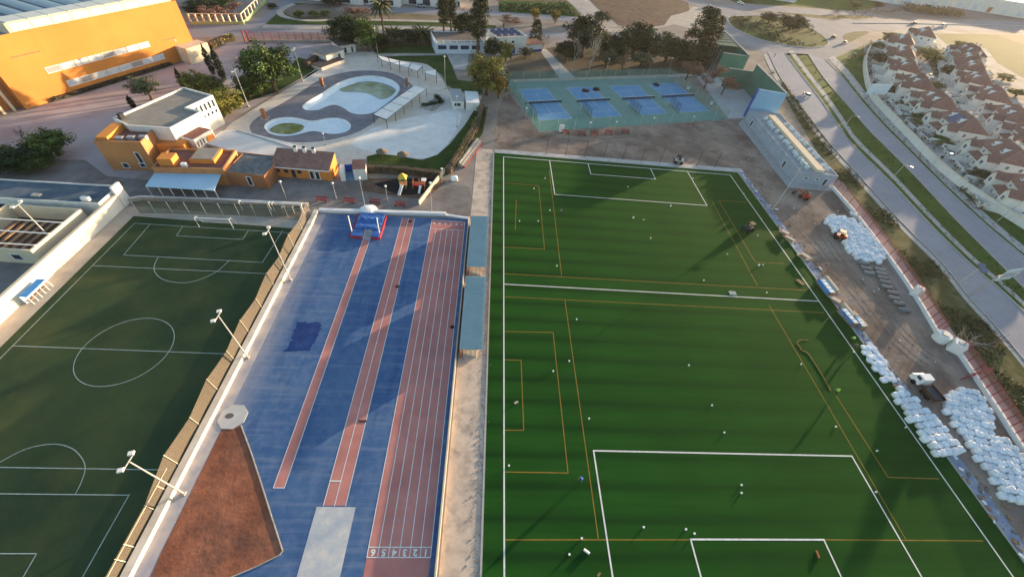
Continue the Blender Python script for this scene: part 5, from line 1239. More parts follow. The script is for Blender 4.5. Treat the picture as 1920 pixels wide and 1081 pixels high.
# billboard by the far carriageway
p = P(1637, 184); b = E('billboard', p, 'blank white billboard beside the far carriageway', 'billboard')
c0_, c1_ = P(1618, 183), P(1655, 184); d = (c1_-c0_).normalized(); 
MB().beam(c0_+Vector((0, 0, 3.6)), c1_+Vector((0, 0, 3.6)), .2, 4.2).build('board', mat('billboard_white', (.74, .8, .82), (.68, .74, .77), .5), b)
for t in (.15, .5, .85): q = c0_.lerp(c1_, t); MB().beam((q.x, q.y+.25, 0), (q.x, q.y+.25, 4.5), .2).build('leg', M_steel, b)
# windbreak fence along the old pitch
b = E('windbreak_fence', (-41.9, -20, 0), 'long tan windbreak fence between old pitch and cream wall', 'fence')
xf = -41.75; yq = 17.0; k = 0; pl = []
while yq > -70:
    top = 3.5 if k % 2 == 0 else 2.7
    if yq < -36: top = 2.1
    pl.append((yq, top)); yq -= 5.2; k += 1
for (ya, ta), (yb2, tb) in zip(pl, pl[1:]):
    ym = .5*(ya+yb2); dip = min(ta, tb)-(.5 if ya > -36 else 0)
    m_ = MB(); n = 6; L1, L2 = [], []
    for s in range(n+1):
        t = s/n; y = ya+(yb2-ya)*t; tp = ta+(tb-ta)*t-(.3*math.sin(math.pi*t) if ya > -34 else 0); bow = -.2*math.sin(math.pi*t) if ya > -34 else 0
        L1.append((xf+bow*.3-.0, y, .15)); L2.append((xf+bow-.25, y, tp))
    i, j = m_.pts(L1), m_.pts(L2)
    for s in range(n): m_.face((i[s], i[s+1], j[s+1], j[s]))
    m_.build('windbreak', M_tan, b)
for (ya, ta) in pl: MB().tube([(xf+.05, ya, 0), (xf-.2, ya, ta+.15)], .05, 5).build('post', M_cream, b)
for y in (-38, -44, -50, -56): MB().beam((xf+.06, y, .1), (xf-.25, y, 2.1), .08).build('brace', M_cream, b)
MB().beam((xf-.03, -36, 2.15), (xf-.03, -70, 2.15), .06).build('rail', M_cream, b)
# end wall and fence at the far end of the old pitch
q = PS([(232, 381), (268, 375), (400, 379), (580, 388)])
b = E('end_boundary', q[1], 'pale capped boundary wall behind the far goal of old pitch', 'wall')
for a, c in zip(q, q[1:]): MB().beam(a+Vector((0, 0, .45)), c+Vector((0, 0, .45)), .35, .9).build('wall', M_conc, b); MB().beam(a+Vector((0, 0, .95)), c+Vector((0, 0, .95)), .5, .1).build('coping', mat('pale_cap', (.6, .58, .55)) if 'pale_cap' not in bpy.data.materials else bpy.data.materials['pale_cap'], b)
b = E('mesh_fence', P(400, 400), 'green mesh fence on posts behind the far goal of old pitch', 'fence')
a, c = P(262, 400), P(570, 408)
MB().poly([(a.x, a.y, .1), (c.x, c.y, .1), (c.x, c.y, 3), (a.x, a.y, 3)]).build('mesh', mesh_mat('dark_green_mesh', (.06, .08, .03), .55), b)
for k in range(11): p = a.lerp(c, k/10); MB().tube([p, p+Vector((0, 0, 3.1))], .05, 5).build('post', M_galv, b)
# goals
def goal(p0, p1, dep, h, label, group, net=True):
    p0, p1 = Vector(p0), Vector(p1); d = (p1-p0).normalized(); n = Vector((-d.y, d.x, 0))*dep
    b = E('football_goal', (p0+p1)/2, label, 'goal', group); u = Vector((0, 0, h)); g_ = MB()
    g_.tube([p0, p0+u, p1+u, p1], .09, 6); g_.build('goal_frame', M_frame, b)
    for p in (p0, p1): MB().tube([p+u, p+u*.9+n*.5, p+n], .05, 5).build('stanchion', M_frame, b)
    MB().tube([p0+n, p1+n], .05, 5).build('ground_bar', M_frame, b)
    if net:
        m_ = MB(); m_.poly([p0+u, p1+u, p1+n, p0+n]); m_.build('net', mesh_mat('goal_net', (.7, .7, .7), .12) if 'goal_net' not in bpy.data.materials else bpy.data.materials['goal_net'], b)
    return b
goal(P(374, 425), P(438, 428), 1.5, 2.3, 'white goal standing on the far goal line of old pitch', None)
goal(P(455, 394), P(510, 397), 1.4, 2.3, 'left spare white goal stored behind the old pitch', 'spare goals behind the old pitch')
goal(P(516, 397), P(570, 400), 1.4, 2.3, 'right spare white goal stored behind the old pitch', 'spare goals behind the old pitch')
goal(P(532, 399), P(552, 399.5), 1.0, 1.6, 'small spare goal in front of right spare goal', 'spare goals behind the old pitch', False)
# pole vault bed
b = E('pole_vault_bed', P(688, 425), 'blue pole vault bed with red edges and grey planting box', 'landing mat')
q = PS([(668, 402), (722, 399), (714, 442), (660, 440)]); M_mat = mat('mat_blue', (.03, .09, .3), (.05, .14, .38), 1.2, rough=.45, c3=(.12, .25, .5), sc3=1.6, f3=.6)
q = [Vector((-32.9, P(690, 442).y, 0)), Vector((-27.4, P(690, 442).y, 0)), Vector((-27.0, P(690, 400).y-.2, 0)), Vector((-32.3, P(690, 400).y-.2, 0))]
x0_, x1_ = P(664, 432).x, P(716, 432).x; y0_, y1_ = P(690, 447).y, P(690, 404).y; xm = .5*sum(rw1)
MB().box(((x0_+x1_)/2, (y0_+y1_)/2+1.1, 0), (x1_-x0_-.3, y1_-y0_-2.2, .75)).build('mat', M_mat, b)
m_ = MB(); n = 14
for i in range(n+1):
    for j in range(n+1):
        X = x0_+.25+(x1_-x0_-.5)*i/n; Y = y0_+2.2+(y1_-y0_-2.4)*j/n; m_.v.append((X, Y, .8+.22*math.sin(j*.9)*math.sin(math.pi*i/n)+.12*math.sin(i*1.7+j)*math.sin(math.pi*j/n)))
for i in range(n):
    for j in range(n): m_.face((i*(n+1)+j, (i+1)*(n+1)+j, (i+1)*(n+1)+j+1, i*(n+1)+j+1))
m_.build('cover', M_mat, b, True)
M_redv = mat('red_vinyl', (.5, .05, .08), (.4, .04, .06), 1)
for sx in (-1, 1):
    xa = xm+sx*.9; xb_ = x0_ if sx < 0 else x1_
    MB().box(((xa+xb_)/2, y0_+1.0, 0), (abs(xb_-xa), 2.1, .7)).build('front_block', M_mat, b)
    MB().box(((xa+xb_)/2, y0_-.15, 0), (abs(xb_-xa), .2, .5)).build('red_edge', M_redv, b)
    MB().box((xb_+sx*.14, (y0_+y1_)/2, 0), (.25, y1_-y0_, .55)).build('red_edge', M_redv, b)
bx_ = MB(); bx_.poly([(xm-.8, y0_-.4, .1), (xm-.35, y0_-.4, .05), (xm-.3, y0_+1.7, .05), (xm-.8, y0_+2.4, .8)]); bx_.poly([(xm+.35, y0_-.4, .05), (xm+.8, y0_-.4, .1), (xm+.8, y0_+2.4, .8), (xm+.3, y0_+1.7, .05)]); bx_.poly([(xm-.3, y0_+1.7, .05), (xm+.3, y0_+1.7, .05), (xm+.8, y0_+2.4, .8), (xm-.8, y0_+2.4, .8)]); bx_.poly([(xm-.35, y0_-.4, .045), (xm+.35, y0_-.4, .045), (xm+.3, y0_+1.7, .05), (xm-.3, y0_+1.7, .05)])
bx_.build('planting_box', M_kerb, b)
for xx in (x0_-.1, x1_-.1): MB().box((xx, y0_+1.2, 0), (.5, .7, .12)).build('upright_foot', M_black, b); MB().beam((xx, y0_+1.2, .1), (xx, y0_+1.3, 4.6), .16).build('upright', M_frame, b)
p = P(691, 396); b = E('mat_cover', p, 'rounded white cover behind pole vault bed', 'cover')
m_ = MB(); m_.lathe((p.x, p.y, 0), [(2.0, 0), (1.9, .5), (1.3, .9), (.4, 1.0)], 14); m_.build('shell', M_frame, b)
# throwing circle pole, bench and small things on the track
for (u, v, l) in ((784, 443, 'dark oval mat at the far end of middle runway'),):
    pass
for k, (u, v, lab) in enumerate(((769, 415, 'dark worn mat lying at far end of the double runway'), (745, 537, 'dark worn mat lying on middle of the double runway'), (680, 789, 'dark take off board across the double runway'), (848, 613, 'dark round mat lying on lane six, right of the red lanes'))):
    p = P(u, v); b = MB()
    if k == 2: b.box((p.x, p.y, .03), (1.1, .28, .05))
    else: b.lathe((p.x, p.y, .03), [(.38, 0), (.38, .05), (.3, .07)], 10)
    tag(b.build('rubber_mat', mat('worn_rubber', (.1, .04, .04), (.06, .03, .03), 2) if k == 0 else bpy.data.materials['worn_rubber']), lab, 'mat', 'rubber mats on the track')
# benches by the playground
def bench(): 
    b = E('park_bench', (0, 0, -500), 'bench', 'bench', world=False)
    for k in range(3): MB().box((0, -.18+k*.18, .42), (1.9, .14, .05)).build('slat', M_redm, b)
    for k in range(2): MB().box((0, .33, .6+k*.2), (1.9, .05, .14)).build('back_slat', M_redm, b)
    for s in (-.8, .8): MB().box((s, .05, 0), (.08, .55, .42)).build('leg', M_dark, b); 
    return b
pb = bench()
for u, v, l in ((655, 380, 'dark red bench nearest the gatehouse lamp'), (703, 382, 'dark red bench behind white rounded cover'), (750, 387, 'dark red bench below the playground'), (604, 378, 'dark bench near the spare goals corner'), (1060, 251, 'dark bench at left under the court lamps'), (1090, 254, 'second dark bench under the court lamps'), (1114, 254, 'third dark bench under the court lamps'), (1141, 252, 'fourth dark bench under the court lamps'), (1172, 250, 'rightmost dark bench under the court lamps')):
    place(pb, P(u, v), -.05, (1.3, 1.3, 1.2), label=l, cat='bench', group='benches')
# timber wall and small stand right of the playground
q = PS([(786, 384), (826, 332), (872, 285)])
b = E('ochre_wall', q[1], 'low sunlit ochre wall right of the playground', 'wall')
for a, c in zip(q, q[1:]): MB().beam(a+Vector((0, 0, .6)), c+Vector((0, 0, .6)), .3, 1.2).build('wall', M_cream, b)
b = E('bleacher', P(872, 290), 'small grey and red stepped bleacher beside the hedge', 'bleacher')
a, c = P(858, 312), P(893, 266); d = (c-a).normalized(); nr = Vector((d.y, -d.x, 0))
for k in range(3): MB().beam(a+nr*(.3+k*.7)+Vector((0, 0, .2*(3-k))), c+nr*(.3+k*.7)+Vector((0, 0, .2*(3-k))), .68, .4*(3-k)).build('step', M_conc if k < 2 else M_redm, b)
for k in range(3): MB().beam(a+nr*(.3+k*.7)+Vector((0, 0, .4*(3-k)+.06)), c+nr*(.3+k*.7)+Vector((0, 0, .4*(3-k)+.06)), .3, .08).build('seat', M_steel, b)
# playground
M_yel = mat('yellow_plastic', (.6, .38, .06), rough=.5); M_org = mat('orange_plastic', (.55, .2, .08), rough=.5); M_grn = mat('green_plastic', (.12, .3, .2), rough=.5)
p = P(757, 352); b = E('play_tower', p, 'play tower with yellow roof and pale slide on black rubber ground', 'climbing frame')
for sx in (-.7, .7):
    for sy in (-.7, .7): MB().beam((p.x+sx, p.y+sy, 0), (p.x+sx, p.y+sy, 2.9), .12).build('post', M_grn, b)
MB().box((p.x, p.y, 1.2), (1.6, 1.6, .1)).build('platform', M_org, b)
r_ = MB(); i = r_.pts([(p.x-1, p.y-1, 2.9), (p.x+1, p.y-1, 2.9), (p.x+1, p.y+1, 2.9), (p.x-1, p.y+1, 2.9), (p.x, p.y, 4.1)])
for k in range(4): r_.face((i[k], i[(k+1) % 4], i[4]))
r_.face(i[:4][::-1]); r_.build('roof', M_yel, b)
s = MB(); s.beam((p.x-.1, p.y-.8, 1.25), (p.x-.5, p.y-3.6, .25), .55, .06); s.beam((p.x-.38, p.y-.8, 1.4), (p.x-.78, p.y-3.6, .4), .06, .3); s.beam((p.x+.18, p.y-.8, 1.4), (p.x-.22, p.y-3.6, .4), .06, .3); s.build('slide', M_frame, b)
p = P(786, 352); b = E('playground_climber', p, 'orange and red climbing frame right of the yellow roofed play tower', 'climbing frame')
for sx in (-1.4, 0, 1.4):
    for sy in (-.6, .6): MB().beam((p.x+sx, p.y+sy, 0), (p.x+sx, p.y+sy, 2.2), .11).build('post', M_org, b)
for sx in (-.7, .7): MB().box((p.x+sx, p.y, 1.1+sx*.3), (1.35, 1.2, .1)).build('platform', M_redv, b)
MB().box((p.x+1.2, p.y+.2, 2.2), (1.1, 1.3, .12)).build('roof', M_frame, b)
for sx in (-.7, .7): MB().beam((p.x+sx-.6, p.y-.62, 1.8), (p.x+sx+.6, p.y-.62, 1.8), .1, .5).build('panel', M_org, b)
s = MB(); s.beam((p.x+.5, p.y-.7, 1.2), (p.x+.3, p.y-2.6, .2), .5, .06); s.build('slide', M_frame, b)
# straw parasols, stone posts and pergolas of the pool
for (u, v, l) in ((718, 297, 'straw parasol on the left at the lower lawn edge'), (757, 302, 'straw parasol on the right at the lower lawn edge')):
    p = P(u, v); b = E('straw_parasol', p, l, 'parasol', 'straw parasols'); MB().tube([p, p+Vector((0, 0, 2.4))], .06, 6).build('pole', M_bark, b)
    MB().lathe((p.x, p.y, 2.0), [(1.55, -.05), (1.5, .02), (.8, .4), (.08, .75)], 14).build('canopy', mat('straw', (.2, .16, .12), (.13, .11, .09), 3) if 'straw' not in bpy.data.materials else bpy.data.materials['straw'], b)
for (u, v, l) in ((497, 222, 'brown shower pillar left of the wading pool'), (605, 162, 'brown shower pillar at far left of big pool'), (763, 162, 'brown shower pillar at far right of big pool')):
    p = P(u, v); b = E('shower_pillar', p, l, 'shower', 'shower pillars'); MB().box((p.x, p.y, 0), (.9, .9, 2.6)).build('pillar', M_brick, b); MB().box((p.x, p.y, 0), (2.2, 2.2, .07)).build('tray', M_kerb, b); MB().box((p.x+.5, p.y-.1, 2.2), (.5, .08, .08)).build('shower_head', M_galv, b)
def pergola(A, Bq, n, gap, label):
    'A and Bq are the two long edges as pixel pairs at roof height'
    z = 2.6; a0, a1, b0, b1 = P(*A[0], z), P(*A[1], z), P(*Bq[0], z), P(*Bq[1], z)
    b = E('pergola', Vector(((a0.x+b1.x)/2, (a0.y+b1.y)/2, 0)), label, 'pergola', 'pool pergolas')
    for k in range(n):
        t0, t1 = k/n+gap/2/n, (k+1)/n-gap/2/n; q = [a0.lerp(a1, t0), b0.lerp(b1, t0), b0.lerp(b1, t1), a0.lerp(a1, t1)]
        m_ = MB(); m_.prism([(v.x, v.y) for v in q], z, z+.05, True); m_.build('sunshade', mat('shade_cloth', (.8, .78, .74), (.72, .7, .66), .6) if 'shade_cloth' not in bpy.data.materials else bpy.data.materials['shade_cloth'], b)
    for k in range(n+1):
        t = k/n; u, v = a0.lerp(a1, t), b0.lerp(b1, t)
        MB().beam(u-Vector((0, 0, .1)), v-Vector((0, 0, .1)), .14, .16).build('beam', M_dark, b)
        for w_ in (u, v): MB().beam((w_.x, w_.y, 0), (w_.x, w_.y, z-.05), .14).build('post', M_dark, b)
    for (u, v) in ((a0, a1), (b0, b1)): MB().beam(u-Vector((0, 0, .02)), v-Vector((0, 0, .02)), .1, .1).build('rail', M_dark, b)
pergola(((700, 215), (777, 161)), ((724, 224), (799, 166)), 5, .06, 'nearer pergola of five pale sunshades right of the big pool')
pergola(((707, 104), (792, 125)), ((715, 112), (783, 133)), 4, .1, 'farther pergola of pale sunshades on the upper lawn edge')
pergola(((797, 134), (818, 131)), ((797, 138), (818, 143)), 1, .06, 'single detached sunshade near the concrete ramp')
# padel court fences and nets
Q = court_pts(); b = E('court_fence', Q[1], 'green mesh fence on thin posts round the blue courts', 'fence')
for a, c in zip(Q, Q[1:]+Q[:1]):
    n = max(3, int((c-a).length/6))
    MB().poly([(a.x, a.y, .1), (c.x, c.y, .1), (c.x, c.y, 3.6), (a.x, a.y, 3.6)]).build('mesh', M_gmesh, b)
    for k in range(n): p = a.lerp(c, k/n); MB().tube([(p.x, p.y, 0), (p.x, p.y, 3.7)], .05, 5).build('post', M_galv, b)
for k, c in enumerate(courts):
    q = PS(c); names = ('first', 'second', 'third', 'fourth'); b = E('tennis_net', q[0].lerp(q[1], .5), names[k]+' blue court from the left: its dark net and posts', 'net', 'tennis nets')
    a0, a1 = q[0].lerp(q[3], .5), q[1].lerp(q[2], .5); d = (a1-a0).normalized(); a0 -= d*1.2; a1 += d*1.2
    MB().beam(a0+Vector((0, 0, .55)), a1+Vector((0, 0, .55)), .03, .9).build('net', mesh_mat('net_mesh', (.04, .05, .07), .6) if k == 0 else bpy.data.materials['net_mesh'], b)
    MB().beam(a0+Vector((0, 0, 1.02)), a1+Vector((0, 0, 1.02)), .05, .09).build('net_band', M_frame, b)
    for p in (a0, a1): MB().beam(p, p+Vector((0, 0, 1.1)), .09).build('post', M_dark, b)
    b = E('court_cage', q[3], names[k]+' blue court from the left: dark corner screen at near end', 'screen', 'court corner screens')
    n0, n1 = q[3], q[2]; d = (n0-q[0]).normalized()
    for t in range(4):
        p = n0-d*(t*2.2)-(n1-n0).normalized()*1.5; MB().tube([p, p+Vector((0, 0, 3.4))], .06, 5).build('post', M_dark, b)
    e0, e1 = n0-(n1-n0).normalized()*1.5, n0-d*6.6-(n1-n0).normalized()*1.5
    MB().poly([e0, e1, e1+Vector((0, 0, 3.3)), e0+Vector((0, 0, 3.3))]).build('screen', mesh_mat('dark_screen', (.03, .07, .07), .3) if k == 0 else bpy.data.materials['dark_screen'], b)
for u, v, s, l in ((1052, 246, 1.4, 'white cabinet standing outside the court fence'), (1290, 168, .9, 'white box at right end of the courts'), (1333, 196, .8, 'white box outside the right court fence')):
    p = P(u, v); b = E('cabinet', p, l, 'cabinet'); MB().box(p, (s, s*.8, s*1.3)).build('body', M_frame, b); MB().box((p.x, p.y, s*1.3), (s*1.1, s*.9, .08)).build('lid', M_galv, b)
rr = random.Random(8)
for u, v, l in ((1098, 171, 'dark tarpaulin heap at left on the second blue court'), (1118, 168, 'dark tarpaulin heap at right on the second blue court'), (1230, 160, 'long dark roll of turf at far end of fourth blue court')):
    p = P(u, v); m_ = MB(); m_.lathe((p.x, p.y, .05), [(1.6, 0), (1.2, .3), (.5, .5)], 7); m_.v = [(x+rr.gauss(0, .35), y+rr.gauss(0, .35), z) for x, y, z in m_.v]; tag(m_.build('tarpaulin', M_black), l, 'tarpaulin', 'dark tarpaulins on the courts')
# ball stop posts behind the far goal line
b = E('ball_stop_fence', (cxp, 51.8, 0), 'row of thin dark posts behind the far goal line of new pitch', 'fence')
for k in range(10):
    x = P(1024, 290).x+k*(P(1340, 316).x-P(1024, 290).x)/9; MB().tube([(x, 51.9, 0), (x, 51.9, 5)], .06, 5).build('post', M_dark, b)
a, c = P(1024, 290).x, P(1340, 316).x; MB().beam((a, 51.9, 4.9), (c, 51.9, 4.9), .04).build('cable', M_dark, b)
# red fence on white wall, right side
b = E('red_fence', P(1650, 470), 'red mesh fence on a low white wall along the building site', 'fence')
lw_ = [(1558, 352), (1600, 400), (1650, 465), (1700, 535), (1740, 600), (1757, 630)]; lw2 = [(1790, 655), (1830, 715), (1870, 775), (1905, 830), (1960, 910), (2010, 990)]
for Lq in (lw_, lw2):
    q = sm(Lq); 
    for a, c in zip(q, q[1:]): MB().beam((a.x, a.y, .4), (c.x, c.y, .4), .45, .8).build('wall', M_frame, b)
    for a, c in zip(q, q[1:]):
        m_ = MB(); m_.poly([(a.x, a.y, .85), (c.x, c.y, .85), (c.x, c.y, 3.0), (a.x, a.y, 3.0)]); m_.build('mesh_panel', M_pink, b)
        MB().beam((a.x, a.y, .8), (a.x, a.y, 3.1), .1).build('post', M_redm, b)
    for z in (2.95,):
        for a, c in zip(q, q[1:]): MB().beam((a.x, a.y, z+.03), (c.x, c.y, z+.03), .06).build('rail', M_redm, b)
# gate pillars
for k, (u, v, w_, l) in enumerate(((1712, 552, 1.5, 'white square pillar in the red fence beside grey slabs'), (1760, 636, 2.4, 'rounded white gate pillar at the site entrance'), (1785, 655, 2.0, 'white gate pillar with dark panel at site entrance'))):
    p = P(u, v); b = E('gate_pillar', p, l, 'pillar', 'white gate pillars')
    if k == 1: MB().lathe((p.x, p.y, 0), [(1.3, 0), (1.3, 1.6), (1.25, 1.7)], 12).build('pillar', M_frame, b)
    else: MB().box(p, (w_, w_, 2.2), .8).build('pillar', M_frame, b)
    MB().box((p.x, p.y, 1.75 if k == 1 else 2.21), (w_*.5, w_*.5, .1), .8).build('cap', M_steel, b)
b = E('site_gate', P(1825, 690), 'open red barred gate leaning by the white bags', 'gate')
a, c = P(1800, 712), P(1842, 700); 
for z in (.2, 1.1, 2.2): MB().beam(a+Vector((0, 0, z)), c+Vector((0, 0, z)), .1).build('rail', M_redm, b)
for k in range(5): p = a.lerp(c, k/4); MB().beam(p, p+Vector((0, 0, 2.3)), .09).build('bar', M_redm, b)
# fence along the far street
b = E('red_railing', P(550, 80), 'pinkish mesh fence with red posts along the far street', 'fence')
a, c = P(466, 79), P(628, 80)
MB().beam(a+Vector((0, 0, .4)), c+Vector((0, 0, .4)), .3, .8).build('wall', M_conc, b)
MB().poly([(a.x, a.y, .85), (c.x, c.y, .85), (c.x, c.y, 3.4), (a.x, a.y, 3.4)]).build('mesh_panel', M_pink, b)
for k in range(12): p = a.lerp(c, k/11); MB().beam(p+Vector((0, 0, .8)), p+Vector((0, 0, 3.6)), .14).build('post', M_redm, b)
for k in range(2): p = a+Vector((k*1.6-1, -.4, 0)); MB().beam(p, p+Vector((0, 0, 4)), .35).build('gate_post', M_redm, b)
b = E('green_railing', P(460, 40), 'pale green railing with white posts on a low green wall', 'fence')
for a, c, n in ((P(360, 46), P(457, 46), 8), (P(457, 46), P(500, 2), 8)):
    MB().beam(a+Vector((0, 0, .5)), c+Vector((0, 0, .5)), .4, 1.0).build('wall', mat('green_wall', (.34, .42, .2)) if 'green_wall' not in bpy.data.materials else bpy.data.materials['green_wall'], b)
    for k in range(n): p = a.lerp(c, k/n); MB().beam(p+Vector((0, 0, 1)), p+Vector((0, 0, 3.6)), .5).build('post', M_cream, b)
    MB().beam(a+Vector((0, 0, 3.6)), c+Vector((0, 0, 3.6)), .3, .2).build('rail', M_cream, b)
# estate wall
b = E('estate_wall', P(1700, 258), 'long pale curving wall between far road and housing estate', 'wall')
q = sm(wl); w_ = MB()
for a, c in zip(q, q[1:]): w_.beam((a.x, a.y, 1.1), (c.x, c.y, 1.1), .4, 2.2)
w_.build('wall', M_wall_w, b)
w_ = MB()
for a, c in zip(q, q[1:]): w_.beam((a.x, a.y, 2.26), (c.x, c.y, 2.26), .6, .12)
w_.build('coping', M_cream, b)
# ================================================================ houses of the estate
def gable(mb, x0, x1, y0, y1, z, h, ov=.4, along='y'):
    'small pitched roof with thickness; ridge along y or x'
    if along == 'y':
        xm = (x0+x1)/2; A = [(x0-ov, y0-ov, z-.1), (xm, y0-ov, z+h), (x1+ov, y0-ov, z-.1)]; Bq = [(x, y1+ov, zz) for x, _, zz in A]
    else:
        ym = (y0+y1)/2; A = [(x0-ov, y0-ov, z-.1), (x0-ov, ym, z+h), (x0-ov, y1+ov, z-.1)]; Bq = [(x1+ov, y, zz) for _, y, zz in A]
    for d in (0, -.16):
        a = mb.pts([(x, y, zz+d) for x, y, zz in A]); b = mb.pts([(x, y, zz+d) for x, y, zz in Bq])
        for k in range(2): mb.face((a[k], a[k+1], b[k+1], b[k]))
        if d == 0: a0, b0 = a, b
        else:
            for p, q in ((a0, a), (b0, b)):
                for k in range(2): mb.face((p[k], p[k+1], q[k+1], q[k]))
            for i in (0, 2): mb.face((a0[i], b0[i], b[i], a[i]))
def lwin(par, x0, x1, y, z0, z1, ax='x', out=-1, name='window'):
    f = MB(); t = .14; c = .5*(x0+x1); o = .05*out
    def bb(m, u0, u1, d, za, zb):
        if ax == 'x': m.box(((u0+u1)/2, y+d*out/2, za), (u1-u0, d, zb-za))
        else: m.box((y+d*out/2, (u0+u1)/2, za), (d, u1-u0, zb-za))
    bb(f, x0, x1, .12, z1-t, z1); bb(f, x0, x1, .12, z0, z0+t); bb(f, x0, x0+t, .12, z0+t, z1-t); bb(f, x1-t, x1, .12, z0+t, z1-t); bb(f, c-.05, c+.05, .1, z0+t, z1-t)
    w = f.build(name, M_frame, par); p = MB(); bb(p, x0+t, x1-t, .05, z0+t, z1-t); p.build('pane' if name == 'window' else 'door_leaf', M_glass if name == 'window' else M_brick, w)
def mk_house(var):
    b = E('tiled_villa', (0, 0, -500), 'villa', 'house', world=False)
    w_ = MB(); w_.prism([(-10, -6), (10, -6), (10, 6), (-10, 6)], 0, 5.7); w_.build('wall', M_wall_w, b)
    r_ = MB(); e = [(-10.25, -6.25, 5.7), (10.25, -6.25, 5.7), (10.25, 6.25, 5.7), (-10.25, 6.25, 5.7)]; rd_ = [(-4.2 if var else -5.2, 0, 9.3), (4.2 if var else 5.2, 0, 9.3)]
    i = r_.pts(e+rd_); r_.face((i[0], i[1], i[5], i[4])); r_.face((i[1], i[2], i[5])); r_.face((i[2], i[3], i[4], i[5])); r_.face((i[3], i[0], i[4])); r_.face(i[3::-1])
    j = r_.pts([(x, y, z-.2) for x, y, z in e])
    for k in range(4): r_.face((j[k], j[(k+1) % 4], i[(k+1) % 4], i[k]))
    rf = r_.build('roof', M_tile, b)
    h_ = MB(); M_hip = M_cream
    for q in ((0, 4), (3, 4), (1, 5), (2, 5)): h_.tube([Vector((e+rd_)[q[0]])+Vector((0, 0, .05)), Vector((e+rd_)[q[1]])+Vector((0, 0, .05))], .13, 5)
    h_.tube([rd_[0], rd_[1]], .15, 5); h_.build('ridge_tiles', mat('pale_ridge', (.42, .25, .19), (.34, .2, .15), 2) if 'pale_ridge' not in bpy.data.materials else bpy.data.materials['pale_ridge'], rf)
    for sx in (-1, 1):
        c = MB(); x = sx*2.2; c.box((x, 1.4, 7.6), (.9, .9, 2.4)); c.c = 1; c.box((x, 1.4, 10.0), (1.1, 1.1, .25)); c.build('chimney', [M_frame, M_tile], rf)
        d_ = MB(); x = sx*3.6; i = d_.pts([(x-1.1, -4.6, 6.4), (x+1.1, -4.6, 6.4), (x+1.1, -1, 6.4), (x-1.1, -1, 6.4), (x, -4.6, 8.2), (x, -1.2, 8.2)])
        d_.face((i[0], i[1], i[4])); d_.face((i[1], i[2], i[5], i[4])); d_.face((i[3], i[0], i[4], i[5])); d_.c = 0
        dm_ = d_.build('dormer', M_frame, rf); MB().box((x, -4.63, 6.9), (.6, .05, .7)).build('dormer_pane', M_glass, rf)
        wg = MB(); x0_, x1_ = (5.2, 9.6) if sx > 0 else (-9.6, -5.2)
        wg.prism([(x0_, -10.2), (x1_, -10.2), (x1_, -6.02), (x0_, -6.02)], 0, 4.9)
        i = wg.pts([(x0_, -10.2, 4.9), (x1_, -10.2, 4.9), ((x0_+x1_)/2, -10.2, 6.5)]); wg.face(i); wg.build('front_wing', M_wall_w, b)
        g_ = MB(); gable(g_, x0_, x1_, -10.2, -6.3, 4.95, 1.65); g_.build('wing_roof', M_tile, b)
        lwin(b, x0_+1.2, x1_-1.2, -10.22, 2.8, 4.3); lwin(b, x0_+1.3, x1_-1.3, -10.22, .2, 2.1, name='door')
        po = MB(); p0_, p1_ = (.4, 5.0) if sx > 0 else (-5.0, -.4)
        po.prism([(p0_, -8.8), (p1_, -8.8), (p1_, -6.02), (p0_, -6.02)], 0, 2.7); po.build('porch', M_wall_w, b)
        pr_ = MB()
        for dz in (0, -.15): pr_.poly([(p0_-.2, -9.3, 2.75+dz), (p1_+.1, -9.3, 2.75+dz), (p1_+.1, -6.03, 3.7+dz), (p0_-.2, -6.03, 3.7+dz)])
        pr_.build('porch_roof', M_tile, b); lwin(b, p0_+1, p0_+2.6, -8.82, .9, 2.1)
        lwin(b, sx*2.4-.7, sx*2.4+.7, -6.02, 4.0, 5.2)
        for y in (-2.5, 2.5): lwin(b, y-.7, y+.7, sx*10.02, 3.4, 4.8, ax='y', out=sx); lwin(b, y-.7, y+.7, sx*10.02, .9, 2.2, ax='y', out=sx)
        for x in (2.5, 7.0): lwin(b, sx*x-.7, sx*x+.7, 6.02, 3.4, 4.8, out=1); lwin(b, sx*x-.7, sx*x+.7, 6.02, .9, 2.2, out=1)
        gw = MB(); gw.box((sx*11.6, -3, 0), (.25, 25, 1.9)); gw.build('garden_wall', M_wall_w, b)
        sh = MB(); sh.prism([(sx*10.02, 6.5), (sx*11.4, 6.5), (sx*11.4, 2.5), (sx*10.02, 2.5)], 0, 2.6); sh.build('side_shed', M_wall_w, b)
        st_ = MB(); st_.prism([(p0_-.1, 6.02), (p1_, 6.02), (p1_, 9.6), (p0_-.1, 9.6)], 0, 3.0); st_.build('rear_room', M_wall_w, b)
    MB().box((0, -9, 0), (.25, 13, 1.9)).build('garden_wall', M_wall_w, b)
    MB().box((0, -15.6, 0), (23.2, .25, 1.2)).build('front_wall', M_wall_w, b)
    return b
HP = [mk_house(0), mk_house(1)]
hA = [(1700, 74), (1700, 97), (1706, 122), (1727, 152), (1762, 186), (1808, 226), (1892, 283), (1950, 352)]
hB = [(1738, 60), (1822, 93), (1826, 108), (1832, 124), (1840, 146), (1868, 175), (1905, 212), (1945, 250)]
lA = ('villa at far end of the front row, beside the golden green tree', 'second villa from the far end of the front row', 'villa of the front row beside the golden tree between rows', 'villa of the front row level with the white billboard', 'villa of front row with a large dark hip just above solar panels', 'villa of the front row carrying dark blue solar panels on roof', 'nearest whole villa of the front row, at right edge', 'villa cut by the right edge at near end of front row')
